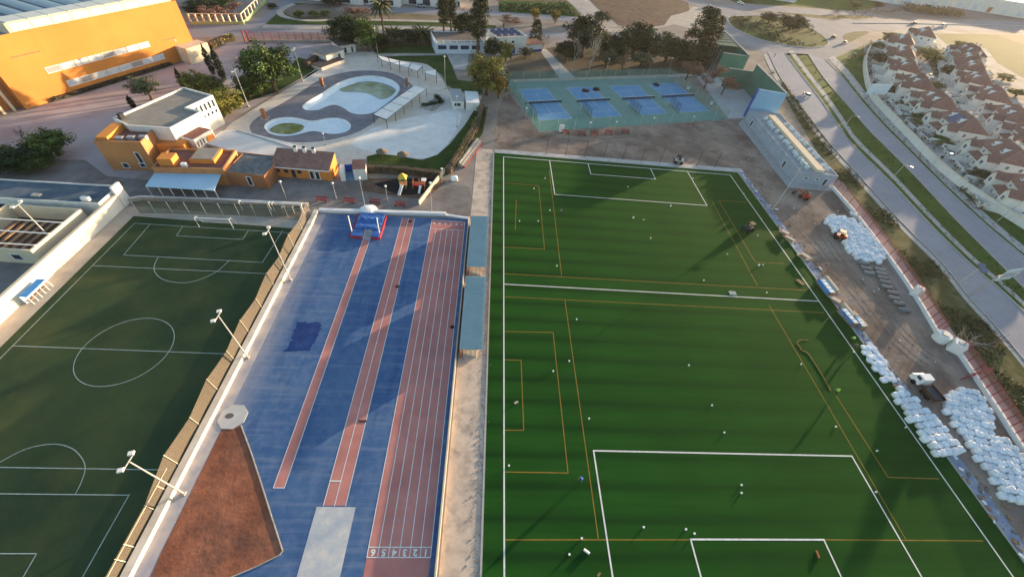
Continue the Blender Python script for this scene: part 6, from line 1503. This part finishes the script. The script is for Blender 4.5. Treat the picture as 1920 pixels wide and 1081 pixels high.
lB = ('farthest villa standing by the highway, before the sunny field', 'villa at the far end of the second row beside golden field', 'second villa of the second row from the field', 'third villa of the second row, above the lane', 'villa of second row in front of round golden tree shadows', 'villa of second row with big brown roof, left of garden trees', 'villa of second row above the solar roof, at right edge', 'villa of the second row cut by the right edge')
solar_house = None
for lst, labs in ((hA, lA), (hB, lB)):
    pts = [P(u, v, 6.5) for u, v in lst]
    for k, p in enumerate(pts):
        a, c = pts[max(0, k-1)], pts[min(len(pts)-1, k+1)]; d = (c-a)
        if lst is hB and k < 1: d = Vector((-.5, -.8, 0))
        rz = math.atan2(d.y, d.x); s = .79
        h = place(HP[(k+(lst is hB)) % 2], (p.x, p.y, 0), rz, (s, s, .95), label=labs[k], cat='house', group='white villas of the estate')
        if lst is hA and k == 5: solar_house = h
s = MB()
for x in (-3.2, .2):
    for y0 in (-5.9, -3.8):
        z = lambda y: 5.7+(y+6.25)*(9.3-5.7)/6.25+.12
        s.poly([(x, y0, z(y0)), (x+3.2, y0, z(y0)), (x+3.2, y0+1.9, z(y0+1.9)), (x, y0+1.9, z(y0+1.9))])
s.build('solar_panel', M_solar, solar_house)
# garden clutter nobody could count
rr = random.Random(77); gm = MB()
for lst in (hA, hB):
    pts = [P(u, v, 6.5) for u, v in lst]
    for k, p in enumerate(pts):
        a, c = pts[max(0, k-1)], pts[min(len(pts)-1, k+1)]; d = (c-a).normalized(); f = Vector((d.y, -d.x, 0))
        for j in range(34):
            q = p+d*rr.uniform(-11, 11)+(f*rr.uniform(10.5, 15.5) if j % 3 else -f*rr.uniform(8, 13)); h = rr.uniform(.5, 2.2)
            crown(gm, [((q.x, q.y, h*.5), (h*.7, h*.7, h*.5))], 16, .5, rr)
tag(gm.build('garden_planting', leaves('leaf_garden', (.04, .05, .02), (.08, .08, .03))), kind='stuff')
lane = [(1735, 78), (1760, 100), (1752, 118), (1770, 150), (1800, 182), (1850, 235), (1910, 300)]
mb = MB(); q = sm(lane)
for a, c in zip(q, q[1:]): seg(mb, a, c, 6, .07)
struct('estate_lane', mb, M_asph2)
# ================================================================ vehicles
M_rub = mat('tyre_rubber', (.02, .02, .02), rough=.9)
def mk_car(col, nm, L=4.3, W=1.8):
    m = mat(nm, col, rough=.3, spec=.6); b = E('car', (0, 0, -500), 'car', 'car', world=False)
    c = MB(); prof = [(-L/2, .35), (-L/2, .78), (-L/2+.25, .9), (-.95, .98), (L/2-.1, .9), (L/2, .7), (L/2, .35)]; prof = [(-x, z) for x, z in prof]
    for s in (-1, 1):
        pass
    A = c.pts([(x, -W/2, z) for x, z in prof]); Bq = c.pts([(x, W/2, z) for x, z in prof])
    c.face(A); c.face(Bq[::-1])
    for k in range(len(prof)): j = (k+1) % len(prof); c.face((A[j], A[k], Bq[k], Bq[j]))
    c.build('body', m, b)
    g_ = MB(); lo = [(-L*.44, .93), (L*.2, .95)]; hi = [(-L*.36, 1.42), (L*.04, 1.46)]
    y0, y1 = W/2-.06, W/2-.22
    i = g_.pts([(lo[0][0], -y0, lo[0][1]), (lo[1][0], -y0, lo[1][1]), (lo[1][0], y0, lo[1][1]), (lo[0][0], y0, lo[0][1]), (hi[0][0], -y1, 1.42), (hi[1][0], -y1, 1.44), (hi[1][0], y1, 1.44), (hi[0][0], y1, 1.42)])
    for k in range(4): g_.face((i[k], i[(k+1) % 4], i[4+(k+1) % 4], i[4+k]))
    g_.build('window', M_glass, b)
    r_ = MB(); r_.box(((hi[0][0]+hi[1][0])/2, 0, 1.425), (hi[1][0]-hi[0][0], y1*2, .06)); r_.build('roof', m, b)
    for sx in (-1, 1):
        for sy in (-1, 1): w_ = MB(); w_.tube([(sx*L*.31, sy*(W/2-.2), .32), (sx*L*.31, sy*(W/2+.02), .32)], .32, 10); w_.build('wheel', M_rub, b)
        MB().box((L/2-.02, sx*.6, .62), (.08, .35, .14)).build('headlight', M_lens, b)
    return b
cars = {'w': mk_car((.72, .72, .72), 'car_white'), 'k': mk_car((.03, .03, .035), 'car_black'), 's': mk_car((.3, .31, .33), 'car_silver')}
for (u, v, u2, v2, c, l, s) in ((1511, 181, 1500, 163, 'w', 'white car driving on the near road past street lamp', 1.1), (1562, 72, 1575, 66, 'k', 'black car on the roundabout exit', 1.15), (1341, 34, 1345, 25, 'w', 'white car entering roundabout from farm road side', 1.15), (1767, 51, 1790, 51, 'w', 'pale van like car on the far highway', 1.5), (1712, 46, 1690, 46, 'k', 'dark car on the far highway', 1.1), (1583, 82, 1590, 78, 's', 'silver car beside splitter island', 1.1), (1690, 188, 1697, 195, 'k', 'dark car parked in front of villa beside billboard', 1), (1735, 233, 1742, 240, 's', 'silver car parked behind the estate wall', 1), (1668, 142, 1672, 148, 's', 'silver car parked beside a villa near the wall bend', 1), (790, 14, 800, 15, 's', 'silver car parked on the avenue near blue shopfront', 1.1), (745, 11, 755, 12, 'w', 'white car parked before the low white building', 1.1), (1742, 145, 1748, 150, 'w', 'white car parked in the estate lane', 1), (1800, 178, 1806, 184, 'k', 'black car parked in the estate lane', 1), (1330, 15, 1325, 10, 's', 'silver car leaving on upper road', 1.1), (1388, 8, 1400, 10, 'w', 'white car on the side road', 1.1)):
    p, q = P(u, v, .06), P(u2, v2, .06); place(cars[c], (p.x, p.y, .06), math.atan2(q.y-p.y, q.x-p.x), (s, s, s), label=l, cat='car')
# flatbed truck
p0, p1 = P(1752, 758), P(1708, 706); d = (p1-p0).normalized(); rz = math.atan2(d.y, d.x); pm_ = p0.lerp(p1, .5)
b = E('flatbed_truck', (pm_.x, pm_.y, .02), 'white cabbed truck with long dark open bed between the bag heaps', 'truck', rz=rz, world=False); LT = (p1-p0).length; M_truck = mat('truck_white', (.74, .74, .74), rough=.35, spec=.5); M_rust = mat('rusty_bed', (.10, .055, .04), (.07, .04, .03), 2)
hx = LT/2
c = MB(); prof = [(hx-2.0, .6), (hx-2.0, 2.3), (hx-.75, 2.35), (hx-.3, 1.5), (hx, 1.4), (hx, .5)]
A = c.pts([(x, -1, z) for x, z in prof]); Bq = c.pts([(x, 1, z) for x, z in prof]); c.face(A[::-1]); c.face(Bq)
for k in range(6): j = (k+1) % 6; c.face((A[k], A[j], Bq[j], Bq[k]))
cb_ = c.build('cab', M_truck, b)
g_ = MB(); g_.poly([(hx-.70, -.85, 2.28), (hx-.26, -.85, 1.54), (hx-.26, .85, 1.54), (hx-.70, .85, 2.28)]); g_.build('windscreen', M_glass, cb_)
for s in (-1, 1): MB().box((hx-1.2, s*1.0, 1.5), (.8, .05, .6)).build('side_window', M_glass, cb_); MB().box((hx-.02, s*.7, .8), (.08, .3, .18)).build('headlight', M_lens, b)
c = MB(); c.box((-1.1, 0, .95), (LT-2.4, 2.1, .1)); c.build('bed', mat('bed_floor', (.09, .09, .1)), b)
for s in (-1, 1): MB().box((-1.1, s*1.06, .9), (LT-2.4, .08, .55)).build('bed_side', M_rust, b)
MB().box((-hx+.1, 0, .9), (.08, 2.1, .55)).build('tailboard', M_rust, b)
for x in (hx-1.2, -hx+1.2, -hx+2.2):
    for s in (-1, 1): MB().tube([(x, s*.75, .45), (x, s*1.02, .45)], .45, 12).build('wheel', M_rub, b)
# small machines
def machine(u, v, ang, label, kind, col, arm):
    p = P(u, v); b = E(kind, (p.x, p.y, .02), label, 'machine', rz=ang, world=False); m = mat(kind+'_paint', col, rough=.4)
    c = MB(); c.prism([(-1.3, -.7), (.9, -.7), (.9, .7), (-1.3, .7)], .45, 1.15); c.prism([(-1.3, -.6), (-.5, -.6), (-.5, .6), (-1.3, .6)], 1.151, 1.5); c.build('body', m, b)
    c = MB()
    for x in (-.4, .7):
        for y in (-.6, .6): c.beam((x, y, 1.15), (x, y, 2.2), .08)
    c.build('cab_frame', M_black, b); MB().box((.15, 0, 2.2), (1.4, 1.4, .08)).build('roof', M_black, b)
    MB().box((-.2, 0, 1.16), (.5, .55, .5)).build('seat', M_black, b)
    for x, r in ((-.85, .5), (.75, .5)):
        for y in (-.8, .8): MB().tube([(x, y-.14, r), (x, y+.14, r)], r, 12).build('wheel', M_rub, b)
    if arm == 'boom': c = MB(); c.beam((-.9, .45, 1.5), (2.2, .45, 1.9), .22); c.beam((2.2, .45, 1.9), (2.7, .45, .5), .16); c.build('boom', m, b); MB().prism([(2.5, -.7), (3.2, -.7), (3.2, .9), (2.5, .9)], .2, .7, True).build('bucket', M_dark, b)
    if arm == 'fork':
        c = MB(); c.beam((1.05, -.4, .1), (1.05, -.4, 2.4), .12); c.beam((1.05, .4, .1), (1.05, .4, 2.4), .12); c.beam((1.05, -.4, 2.3), (1.05, .4, 2.3), .1); c.build('mast', M_dark, b)
        for y in (-.3, .3): MB().beam((1.1, y, .12), (2.2, y, .12), .12, .05).build('fork', M_dark, b)
    return b
machine(1506, 372, 2.2, 'red telehandler standing before the grey changing rooms', 'telehandler', (.42, .05, .035), 'boom')
machine(1571, 447, 2.6, 'red and black forklift beside the white bag pile', 'forklift', (.4, .06, .03), 'fork')
machine(1401, 432, .4, 'small dark tractor working on the turf near touchline', 'tractor', (.04, .05, .06), None)
machine(1270, 306, 3.0, 'small red and white utility machine on far edge of the pitch', 'utility_machine', (.5, .48, .47), None)
# ================================================================ building site stores
def mk_bag(seed):
    rr = random.Random(seed); b = E('bulk_bag', (0, 0, -500), 'bag', 'bag', world=False); m = MB(); n = 16
    prof = [(.44, 0), (.52, .08), (.54, .4), (.535, .72), (.50, .86), (.38, .93), (.2, .95), (.08, .93)]; prev = None
    for r, z in prof:
        ring = []
        for k in range(n):
            a = 2*math.pi*k/n; q = (abs(math.cos(a))**4+abs(math.sin(a))**4)**-.25; q = min(q, 1.24); s = r*(q if z < .9 else 1+(q-1)*.5)*(1+rr.gauss(0, .03))
            ring.append((s*math.cos(a), s*math.sin(a), z+(rr.gauss(0, .035) if z > .7 else 0)))
        i = m.pts(ring)
        if prev:
            for k in range(n): m.face((prev[k], prev[(k+1) % n], i[(k+1) % n], i[k]))
        prev = i
    m.face(prev); m.build('sack', mat('woven_white', (.84, .85, .86), (.74, .77, .8), 1.0, rough=.9, bump=.4, bsc=4, rnd=.1) if 'woven_white' not in bpy.data.materials else bpy.data.materials['woven_white'], b, True)
    l = MB()
    ring = []
    for k in range(17): a = 2*math.pi*k/16; ring.append((.4*math.cos(a), .4*math.sin(a), .97+.07*math.cos(4*a+math.pi)))
    l.tube(ring, .03, 4)
    l.build('lifting_strap', mat('blue_webbing', (.45, .56, .68)) if 'blue_webbing' not in bpy.data.materials else bpy.data.materials['blue_webbing'], b); return b
BG = [mk_bag(1), mk_bag(2), mk_bag(3)]
def inside(p, L):
    c = False
    for i in range(len(L)):
        a, b = L[i-1], L[i]
        if (a.y > p.y) != (b.y > p.y) and p.x < (b.x-a.x)*(p.y-a.y)/(b.y-a.y)+a.x: c = not c
    return c
def bags(poly, axis, step, label, group, seed, zs=1.0, jit=.1, stack=0):
    L = PS(poly, .6); rr = random.Random(seed); a, c = P(*axis[0]), P(*axis[1]); d = (c-a).normalized(); n = Vector((-d.y, d.x, 0)); k = 0
    us = [(p-a).dot(d) for p in L]; vs = [(p-a).dot(n) for p in L]; u = min(us)+.5
    row = 0
    while u < max(us):
        v = min(vs)+.3+(row % 2)*.4
        while v < max(vs):
            p = a+d*u+n*v
            if inside(p, L):
                s = rr.uniform(.93, 1.04)
                place(BG[k % 3], (p.x+rr.gauss(0, jit*.5), p.y+rr.gauss(0, jit*.5), 0), math.atan2(d.y, d.x)+rr.gauss(0, .12), (s, s, s*zs*rr.uniform(.85, 1.12)), label=label, cat='bag', group=group); k += 1
            v += step
        u += step*.98; row += 1
    return k
bags([(1673, 733), (1691, 722), (1724, 753), (1754, 780), (1778, 806), (1808, 850), (1768, 860), (1744, 836), (1710, 790)], ((1680, 732), (1785, 855)), 1.1, 'white bulk bag in the long pile beside the blue edge strip', 'white bulk bags piled along the pitch', 1)
bags([(1766, 744), (1785, 728), (1836, 734), (1856, 770), (1868, 812), (1900, 830), (1935, 875), (1940, 950), (1890, 944), (1862, 900), (1830, 852), (1798, 805), (1768, 768)], ((1790, 750), (1900, 930)), 1.12, 'white bulk bag in the big heap beside the red fence', 'white bulk bags heaped by the red fence', 2)
bags([(1548, 416), (1560, 402), (1600, 410), (1626, 430), (1662, 475), (1652, 492), (1612, 487), (1590, 467), (1565, 432)], ((1560, 412), (1650, 485)), 1.1, 'white bulk bag in the upper pile behind the forklift', 'white bulk bags piled behind the forklift', 3)
bags([(1618, 648), (1632, 640), (1660, 670), (1682, 708), (1664, 716), (1640, 685)], ((1625, 645), (1670, 712)), .95, 'slumped white bag in the loose heap above the truck', 'slumped white bags along the pitch edge', 4, .5, .3)
bg_ = place(BG[1], P(852, 338), .3, (1.6, 1.3, 1.1), label='lone big white bag lying on bare soil right of the playground', cat='bag')
# grey kerb slabs
def slab():
    b = E('concrete_slab', (0, 0, -500), 'slab', 'slab', world=False); MB().box((0, 0, .12), (2.3, .75, .55)).build('block', mat('slab_grey', (.2, .21, .22), (.14, .15, .16), 1, rnd=.15), b)
    MB().box((0, .3, .671), (2.3, .16, .04)).build('pale_edge', M_kerb, b)
    for s in (-.8, .8): MB().box((s, 0, 0), (.12, .7, .12)).build('bearer', M_bark, b)
    return b
sb = slab(); a0 = math.atan2((P(1640, 496)-P(1610, 490)).y, (P(1640, 496)-P(1610, 490)).x)
for k, (u, v) in enumerate(((1617, 493), (1621, 502), (1627, 511), (1647, 505), (1649, 512), (1652, 520), (1657, 528), (1660, 537), (1671, 548), (1674, 558), (1683, 568), (1693, 581))):
    place(sb, P(u, v+3), a0+(k % 3-1)*.06, (1, 1, 1), label='grey concrete slab with a pale edge in the row below the white bag pile', cat='slab', group='grey concrete slabs in a row')
# turf rolls, crates and pallets along the touchline
M_roll = mat('turf_backing', (.6, .5, .38), (.5, .42, .32), 1.2); M_crate = mat('crate_blue', (.06, .24, .55), (.1, .3, .6), 1.5); M_wood = mat('pallet_wood', (.36, .22, .13), (.26, .16, .1), 2)
def crate(p0, p1, w, col, label):
    d = (p1-p0).normalized(); n = Vector((-d.y, d.x, 0)); b = E('crate', p0.lerp(p1, .5), label, 'crate'); rz = math.atan2(d.y, d.x); c = p0.lerp(p1, .5); Lc = (p1-p0).length
    MB().box((c.x, c.y, .16), (Lc, w, .85), rz).build('box', col, b); MB().box((c.x, c.y, 0), (Lc+.3, w+.2, .15), rz).build('pallet', M_wood, b)
    for k in range(4): q = p0.lerp(p1, .12+.25*k); MB().box((q.x, q.y, 1.012), (Lc*.2, w*.8, .06), rz).build('panel', M_skyb if k % 2 else M_frame, b)
    for t in (.0, 1.0): q = p0.lerp(p1, t); MB().box((q.x, q.y, .15), (.12, w+.1, 1.0), rz).build('end_board', M_wood, b)
def roll(p0, p1, label):
    b = E('turf_roll', p0.lerp(p1, .5), label, 'turf roll', 'cream turf rolls beside the pitch'); u = Vector((0, 0, .5)); MB().tube([p0+u, p1+u], .48, 14).build('roll', M_roll, b); d = (p1-p0).normalized()
    MB().tube([p0+u-d*.15, p1+u+d*.15], .12, 8).build('core', M_wood, b)
crate(P(1535, 528), P(1556, 555), 1.3, M_crate, 'bright blue crate on orange pallet nearest the halfway line')
roll(P(1545, 522), P(1566, 549), 'cream turf roll beside the bright blue crate')
crate(P(1574, 583), P(1600, 612), 1.2, mat('crate_navy', (.05, .14, .36), (.3, .4, .5), .9), 'dark and pale blue crate below the first turf roll')
roll(P(1577, 573), P(1606, 607), 'cream turf roll between the two lower crates')
crate(P(1600, 598), P(1614, 618), 1.1, mat('crate_slate', (.1, .2, .34), (.16, .28, .42), 1), 'slate blue crate on rusty pallet by the loose bags')
roll(P(1594, 588), P(1619, 615), 'cream turf roll at the outer side of slate blue crate')
for u, v, l in ((1470, 440, 'pile of pale timber beside touchline, nearest the mast'), (1480, 452, 'pile of brown boards beside touchline'), (1566, 565, 'heap of orange pallets between the crates'), (1504, 484, 'stack of cream boards lying beside pitch edge'), (1497, 531, 'beige sheet lying on the turf by the halfway line'), (1600, 405, 'low white formwork box in front of upper bag pile')):
    p = P(u, v); b = E('board_stack', p, l, 'board stack'); rr = random.Random(u)
    for k in range(1 if 'sheet' in l else 5): MB().box((p.x+rr.gauss(0, .25), p.y+rr.gauss(0, .25), .03+k*.16), (2.2*rr.uniform(.7, 1.1), 1.0*rr.uniform(.6, 1), .13), -.9+rr.gauss(0, .2)).build('board', (M_wood, M_roll, M_cream)[k % 3] if u != 1600 else M_frame, b)
# buckets, rolls and small things on the turf
def bucket():
    b = E('glue_bucket', (0, 0, -500), 'bucket', 'bucket', world=False); MB().lathe((0, 0, 0), [(.17, 0), (.2, .38), (.215, .38), (.215, .41)], 12).build('tub', M_frame, b); MB().lathe((0, 0, .411), [(.225, 0), (.225, .03), (.1, .045)], 12).build('lid', mat('lid_white', (.8, .8, .78)), b)
    h = MB(); h.tube([(.21, 0, .34), (.26, 0, .2), (.2, 0, .12)], .012, 4); h.build('handle', M_galv, b); return b
bk = bucket()
for u, v, l in ((1022, 335, 'white bucket left of the far penalty box line'), (1001, 354, 'white bucket with long shadow near the far left corner'), (1031, 395, 'white bucket just left of grey clad worker'), (974, 415, 'white bucket nearest left touchline in the far half'), (1009, 415, 'white bucket with long shadow beside inner yellow corner'), (1044, 499, 'white bucket beside the yellow line above the halfway line'), (1187, 409, 'white bucket below far penalty box, left of the larger one'), (1257, 387, 'large white bucket just under the far penalty box line'), (1177, 351, 'small white bucket on shadow edge inside far penalty box'), (1299, 335, 'white bucket on right line of the far penalty box'), (1394, 364, 'white bucket on right touchline near the far corner'), (1420, 442, 'white bucket below the dark tractor'), (1363, 477, 'white bucket along tall mast shadow'), (1422, 498, 'larger of two white buckets by the yellow corner right'), (1430, 497, 'smaller of two white buckets by the yellow corner right'), (1319, 526, 'white bucket just above the yellow line right of centre'), (1081, 599, 'white bucket with long shadow below halfway line at left'), (1067, 677, 'small white bucket beside long left yellow line'), (1037, 696, 'white bucket touching the left yellow box line'), (1291, 685, 'white bucket alone in the middle of the near half'), (1334, 760, 'white bucket right of centre, below the lone one'), (1104, 785, 'white bucket beside long left yellow line, lower down'), (1437, 549, 'white bucket by the halfway line at right'), (1501, 683, 'white bucket left of the orange hose'), (1600, 660, 'white bucket on right touchline by the loose bags'), (1566, 800, 'white bucket below hi vis worker'), (1697, 801, 'white bucket on right touchline beside long bag pile'), (954, 873, 'white bucket by left touchline in front of yellow box'), (1357, 811, 'white bucket above the near penalty box line'), (1389, 909, 'upper of two white buckets inside near penalty box'), (1389, 924, 'lower of two white buckets inside near penalty box'), (1206, 988, 'white bucket left above the near goal area'), (1285, 992, 'small pale bucket by near goal area corner, upper'), (1301, 1000, 'small pale bucket by near goal area corner, lower'), (1090, 1009, 'pale bucket on the lowest yellow line'), (1067, 1039, 'pale bucket left of white roll at bottom'), (1643, 845, 'white bucket beside the right yellow box line'), (1641, 922, 'white bucket on right line of near penalty box')):
    s = .9 if 'arge' in l else .6; place(bk, P(u, v, .02), u*.7, (s, s, s), label=l, cat='bucket', group='white buckets on the turf')
for u, v, a, c, ln_, r, l in ((1100, 1033, -.6, M_frame, .75, .16, 'short white roll lying left of the near penalty box'), (1533, 1038, 1.5, mat('orange_roll', (.4, .15, .06)), .8, .13, 'orange roll lying inside the near goal area'), (1123, 1076, .7, M_wood, .5, .12, 'brown roll at the bottom edge beside penalty line'), (968, 754, .5, M_roll, .6, .16, 'pinkish roll inside the small left yellow box'), (1207, 412, .3, M_roll, .6, .13, 'brownish roll right of a bucket below far penalty box'), (1220, 446, 1.0, M_roll, .5, .12, 'brown roll in centre of the far half')):
    p = P(u, v, .02+r); d = Vector((math.cos(a), math.sin(a), 0))*ln_/2; m_ = MB(); m_.tube([p-d, p+d], r, 10); tag(m_.build('tape_roll', c), l, 'roll', 'small rolls on the turf')
q = P(1371, 549, .06); m_ = MB(); m_.tube([(q.x+.75*math.sin(2*t)+.3, q.y+.4*math.cos(t*1.0), .08) for t in [k*.26 for k in range(26)]], .07, 5); tag(m_.build('hose_coil', M_frame), 'white looped hose lying by the halfway line', 'hose')
hs = PS([(1516, 637), (1500, 638), (1495, 643), (1500, 650), (1503, 656), (1514, 661), (1524, 675), (1540, 700), (1558, 732)], .07)
m_ = MB(); m_.tube(smooth_loop(hs, 4, False), .05, 6); m_.v = [(x, y, .08) if abs(z) < .001 else (x, y, z+.08) for x, y, z in m_.v]; tag(m_.build('hose', mat('orange_hose', (.5, .3, .14), (.42, .2, .08), 2)), 'orange hose trailing over the turf to the hi vis worker', 'hose')
# ================================================================ people
M_skin = mat('skin', (.42, .26, .19)); M_jean = mat('dark_trousers', (.03, .035, .05)); M_hivis = mat('hi_vis', (.38, .75, .08)); M_blues = mat('blue_shirt', (.03, .14, .5)); M_greys = mat('grey_shirt', (.12, .14, .17)); M_hair = mat('dark_hair', (.02, .015, .012)); M_shoe = mat('boots', (.05, .035, .025))
def person(u, v, rz, shirt, cap, label, bend=0., stride=.18, reach=0.):
    p = P(u, v); b = E('person', (p.x, p.y, .025), label, 'person', rz=rz, world=False)
    sy = lambda z: bend*max(0, z-.95)/.6*.55
    V, Ed, Rr = [], [], []
    def add(co, r, par=None): V.append(co); Rr.append(r); (Ed.append((par, len(V)-1)) if par is not None else None); return len(V)-1
    pel = add((0, 0, .95), .155); sp = add((0, sy(1.2), 1.2), .14, pel); chh = add((0, sy(1.42), 1.40-.1*bend), .155, sp); nk = add((0, sy(1.52)+.01, 1.52-.15*bend), .06, chh); hd = add((0, sy(1.6)+.03, 1.64-.2*bend), .095, nk); tp = add((0, sy(1.65)+.03, 1.74-.22*bend), .075, hd); ns = add((0, sy(1.6)+.12, 1.63-.2*bend), .02, hd)
    for s in (-1, 1):
        hip = add((s*.1, 0, .88), .1, pel); kn = add((s*.12, s*stride*.5+.04, .48), .065, hip); an = add((s*.12, s*stride, .09), .048, kn); to = add((s*.14, s*stride+.16, .04), .038, an)
        sh = add((s*.2, sy(1.4), 1.40-.1*bend), .065, chh); el = add((s*.27, sy(1.15)+.08+reach*.1, 1.13-.1*bend), .045, sh); wr = add((s*.24, sy(1.0)+.22+reach*.25, .95-.1*bend+reach*.15), .032, el); pm = add((s*.23, sy(1.0)+.30+reach*.26, .91-.1*bend+reach*.15), .035, wr)
        for j in range(4): f1 = add((s*(.20+.022*j), sy(1)+.355+reach*.26-.006*abs(j-1.5), .88-.1*bend+reach*.15), .0095, pm); add((s*(.20+.022*j), sy(1)+.385+reach*.26-.008*abs(j-1.5), .85-.1*bend+reach*.15), .008, f1)
        t1 = add((s*.185, sy(1)+.31+reach*.26, .885-.1*bend+reach*.15), .011, pm); add((s*.17, sy(1)+.34+reach*.26, .865-.1*bend+reach*.15), .009, t1)
    me = bpy.data.meshes.new('body'); me.from_pydata(V, Ed, []); o = bpy.data.objects.new('body', me); COL.objects.link(o)
    mo = o.modifiers.new('skin', 'SKIN'); mo.use_smooth_shade = True
    for i, r in enumerate(Rr): me.skin_vertices[0].data[i].radius = (r, r)
    me.skin_vertices[0].data[0].use_root = True
    o.modifiers.new('sub', 'SUBSURF').levels = 1
    dg = bpy.context.evaluated_depsgraph_get(); dg.update(); m2 = bpy.data.meshes.new_from_object(o.evaluated_get(dg)); bpy.data.objects.remove(o)
    m2.materials.clear()
    for m_ in (shirt, M_jean, M_skin, M_shoe): m2.materials.append(m_)
    for f in m2.polygons:
        c = f.center
        f.material_index = 3 if c.z < .12 else 1 if c.z < .9 and abs(c.x) < .19 else 2 if (c.z > 1.5-.15*bend or (abs(c.x) > .16 and c.z < 1.0-.1*bend+reach*.15)) else 0
    ob = bpy.data.objects.new('body', m2); COL.objects.link(ob); ob.parent = b
    h = MB(); hz = 1.72-.21*bend; h.lathe((0, sy(1.62)+.02, hz-.05), [(.115, 0), (.12, .05), (.09, .12), (.03, .15)], 10); h.build('cap' if cap else 'hair', cap or M_hair, b, True)
    v_ = MB(); v_.lathe((0, sy(1.3), 0), [(.19, 1.02), (.2, 1.15), (.215, 1.3-.06*bend), (.17, 1.44-.1*bend), (.1, 1.5-.13*bend)], 12); v_.build('jacket', shirt, b, True)
    return b
person(1565, 738, .6, M_hivis, None, 'worker in green hi vis jacket pulling the orange hose', .5, .2, .6)
person(1593, 638, 2.5, M_hivis, M_frame, 'worker in green hi vis jacket bending by the loose bags', .8, .15, .5)
person(1089, 900, 2.2, M_blues, None, 'worker in bright blue shirt bending left of near penalty box', .7, .2, .4)
person(1051, 403, .2, M_greys, None, 'worker in grey clothes beside yellow line in far half', .5, .15, .3)
person(1451, 108, .5, M_jean, None, 'person in dark clothes walking along the near road', 0, .25)
person(1600, 652, 2.0, M_greys, None, 'worker in dark clothes kneeling close to hi vis worker', 1, .1, .3)

# ================================================================ site debris and haze
db = MB(); rr = random.Random(31); LS = PS([(1380, 318), (1395, 240), (1480, 350), (1560, 362), (1640, 480), (1720, 600), (1800, 690), (1850, 760), (1930, 900), (1900, 960), (1700, 700), (1560, 520)])
x0s, x1s, y0s, y1s = min(p.x for p in LS), max(p.x for p in LS), min(p.y for p in LS), max(p.y for p in LS); n = 0
while n < 480:
    p = Vector((rr.uniform(x0s, x1s), rr.uniform(y0s, y1s), 0))
    if not inside(p, LS): continue
    n += 1; s = rr.choice((.05, .08, .12, .2)); db.c = rr.choice((0, 0, 0, 0, 1, 1, 2)); db.box((p.x, p.y, 0), (s*rr.uniform(.6, 2.5), s, s*.5), rr.random()*3)
for k in range(420):
    y = rr.uniform(-60, 49); x = xr+rr.uniform(.4, 4.5)*rr.random()**.6; s = rr.choice((.08, .12, .2, .35)); db.c = rr.choice((0, 0, 1, 1, 1, 2)); db.box((x, y, .03), (s*rr.uniform(.6, 3), s, s*.5), rr.random()*3)
tag(db.build('site_debris', [mat('debris_stone', (.26, .22, .19), (.15, .12, .1), 1), M_wood, M_frame]), kind='stuff')
tr = MB()
for pts in ([(1470, 400), (1520, 450), (1560, 500), (1610, 560), (1650, 610), (1700, 660), (1740, 690)], [(1490, 395), (1540, 440), (1580, 495), (1640, 560), (1690, 620), (1745, 670)], [(1420, 270), (1300, 265), (1200, 260), (1100, 268)], [(1400, 250), (1280, 252), (1120, 258), (1010, 270)]):
    for o in (-.8, .8):
        q = smooth_loop(PS(pts), 6, False); a_, b_ = [], []
        for i, a in enumerate(q):
            t = (q[min(i+1, len(q)-1)]-q[max(i-1, 0)]).normalized(); n_ = Vector((-t.y, t.x, 0)); w = .16+.06*math.sin(i*1.3); a_.append(a+n_*(o+w)); b_.append(a+n_*(o-w))
        tr.strip(a_, b_, .022+.004*(o > 0)+.008*(len(pts) % 3))
struct('tyre_track', tr, mat('track_soil', (.13, .1, .085), (.24, .2, .17), .4))
hz = MB(); hz.box((150, 300, -1), (2600, 2400, 75)) if 1 else None

hm = bpy.data.materials.new('haze'); hm.use_nodes = True; t = hm.node_tree; t.nodes.remove(t.nodes['Principled BSDF'])
pv = t.nodes.new('ShaderNodeVolumePrincipled'); pv.inputs['Density'].default_value = .00005; pv.inputs['Color'].default_value = (.95, .9, .88, 1); pv.inputs['Anisotropy'].default_value = .4
t.links.new(pv.outputs[0], t.nodes['Material Output'].inputs['Volume'])
tag(hz.build('haze', hm), kind='stuff')
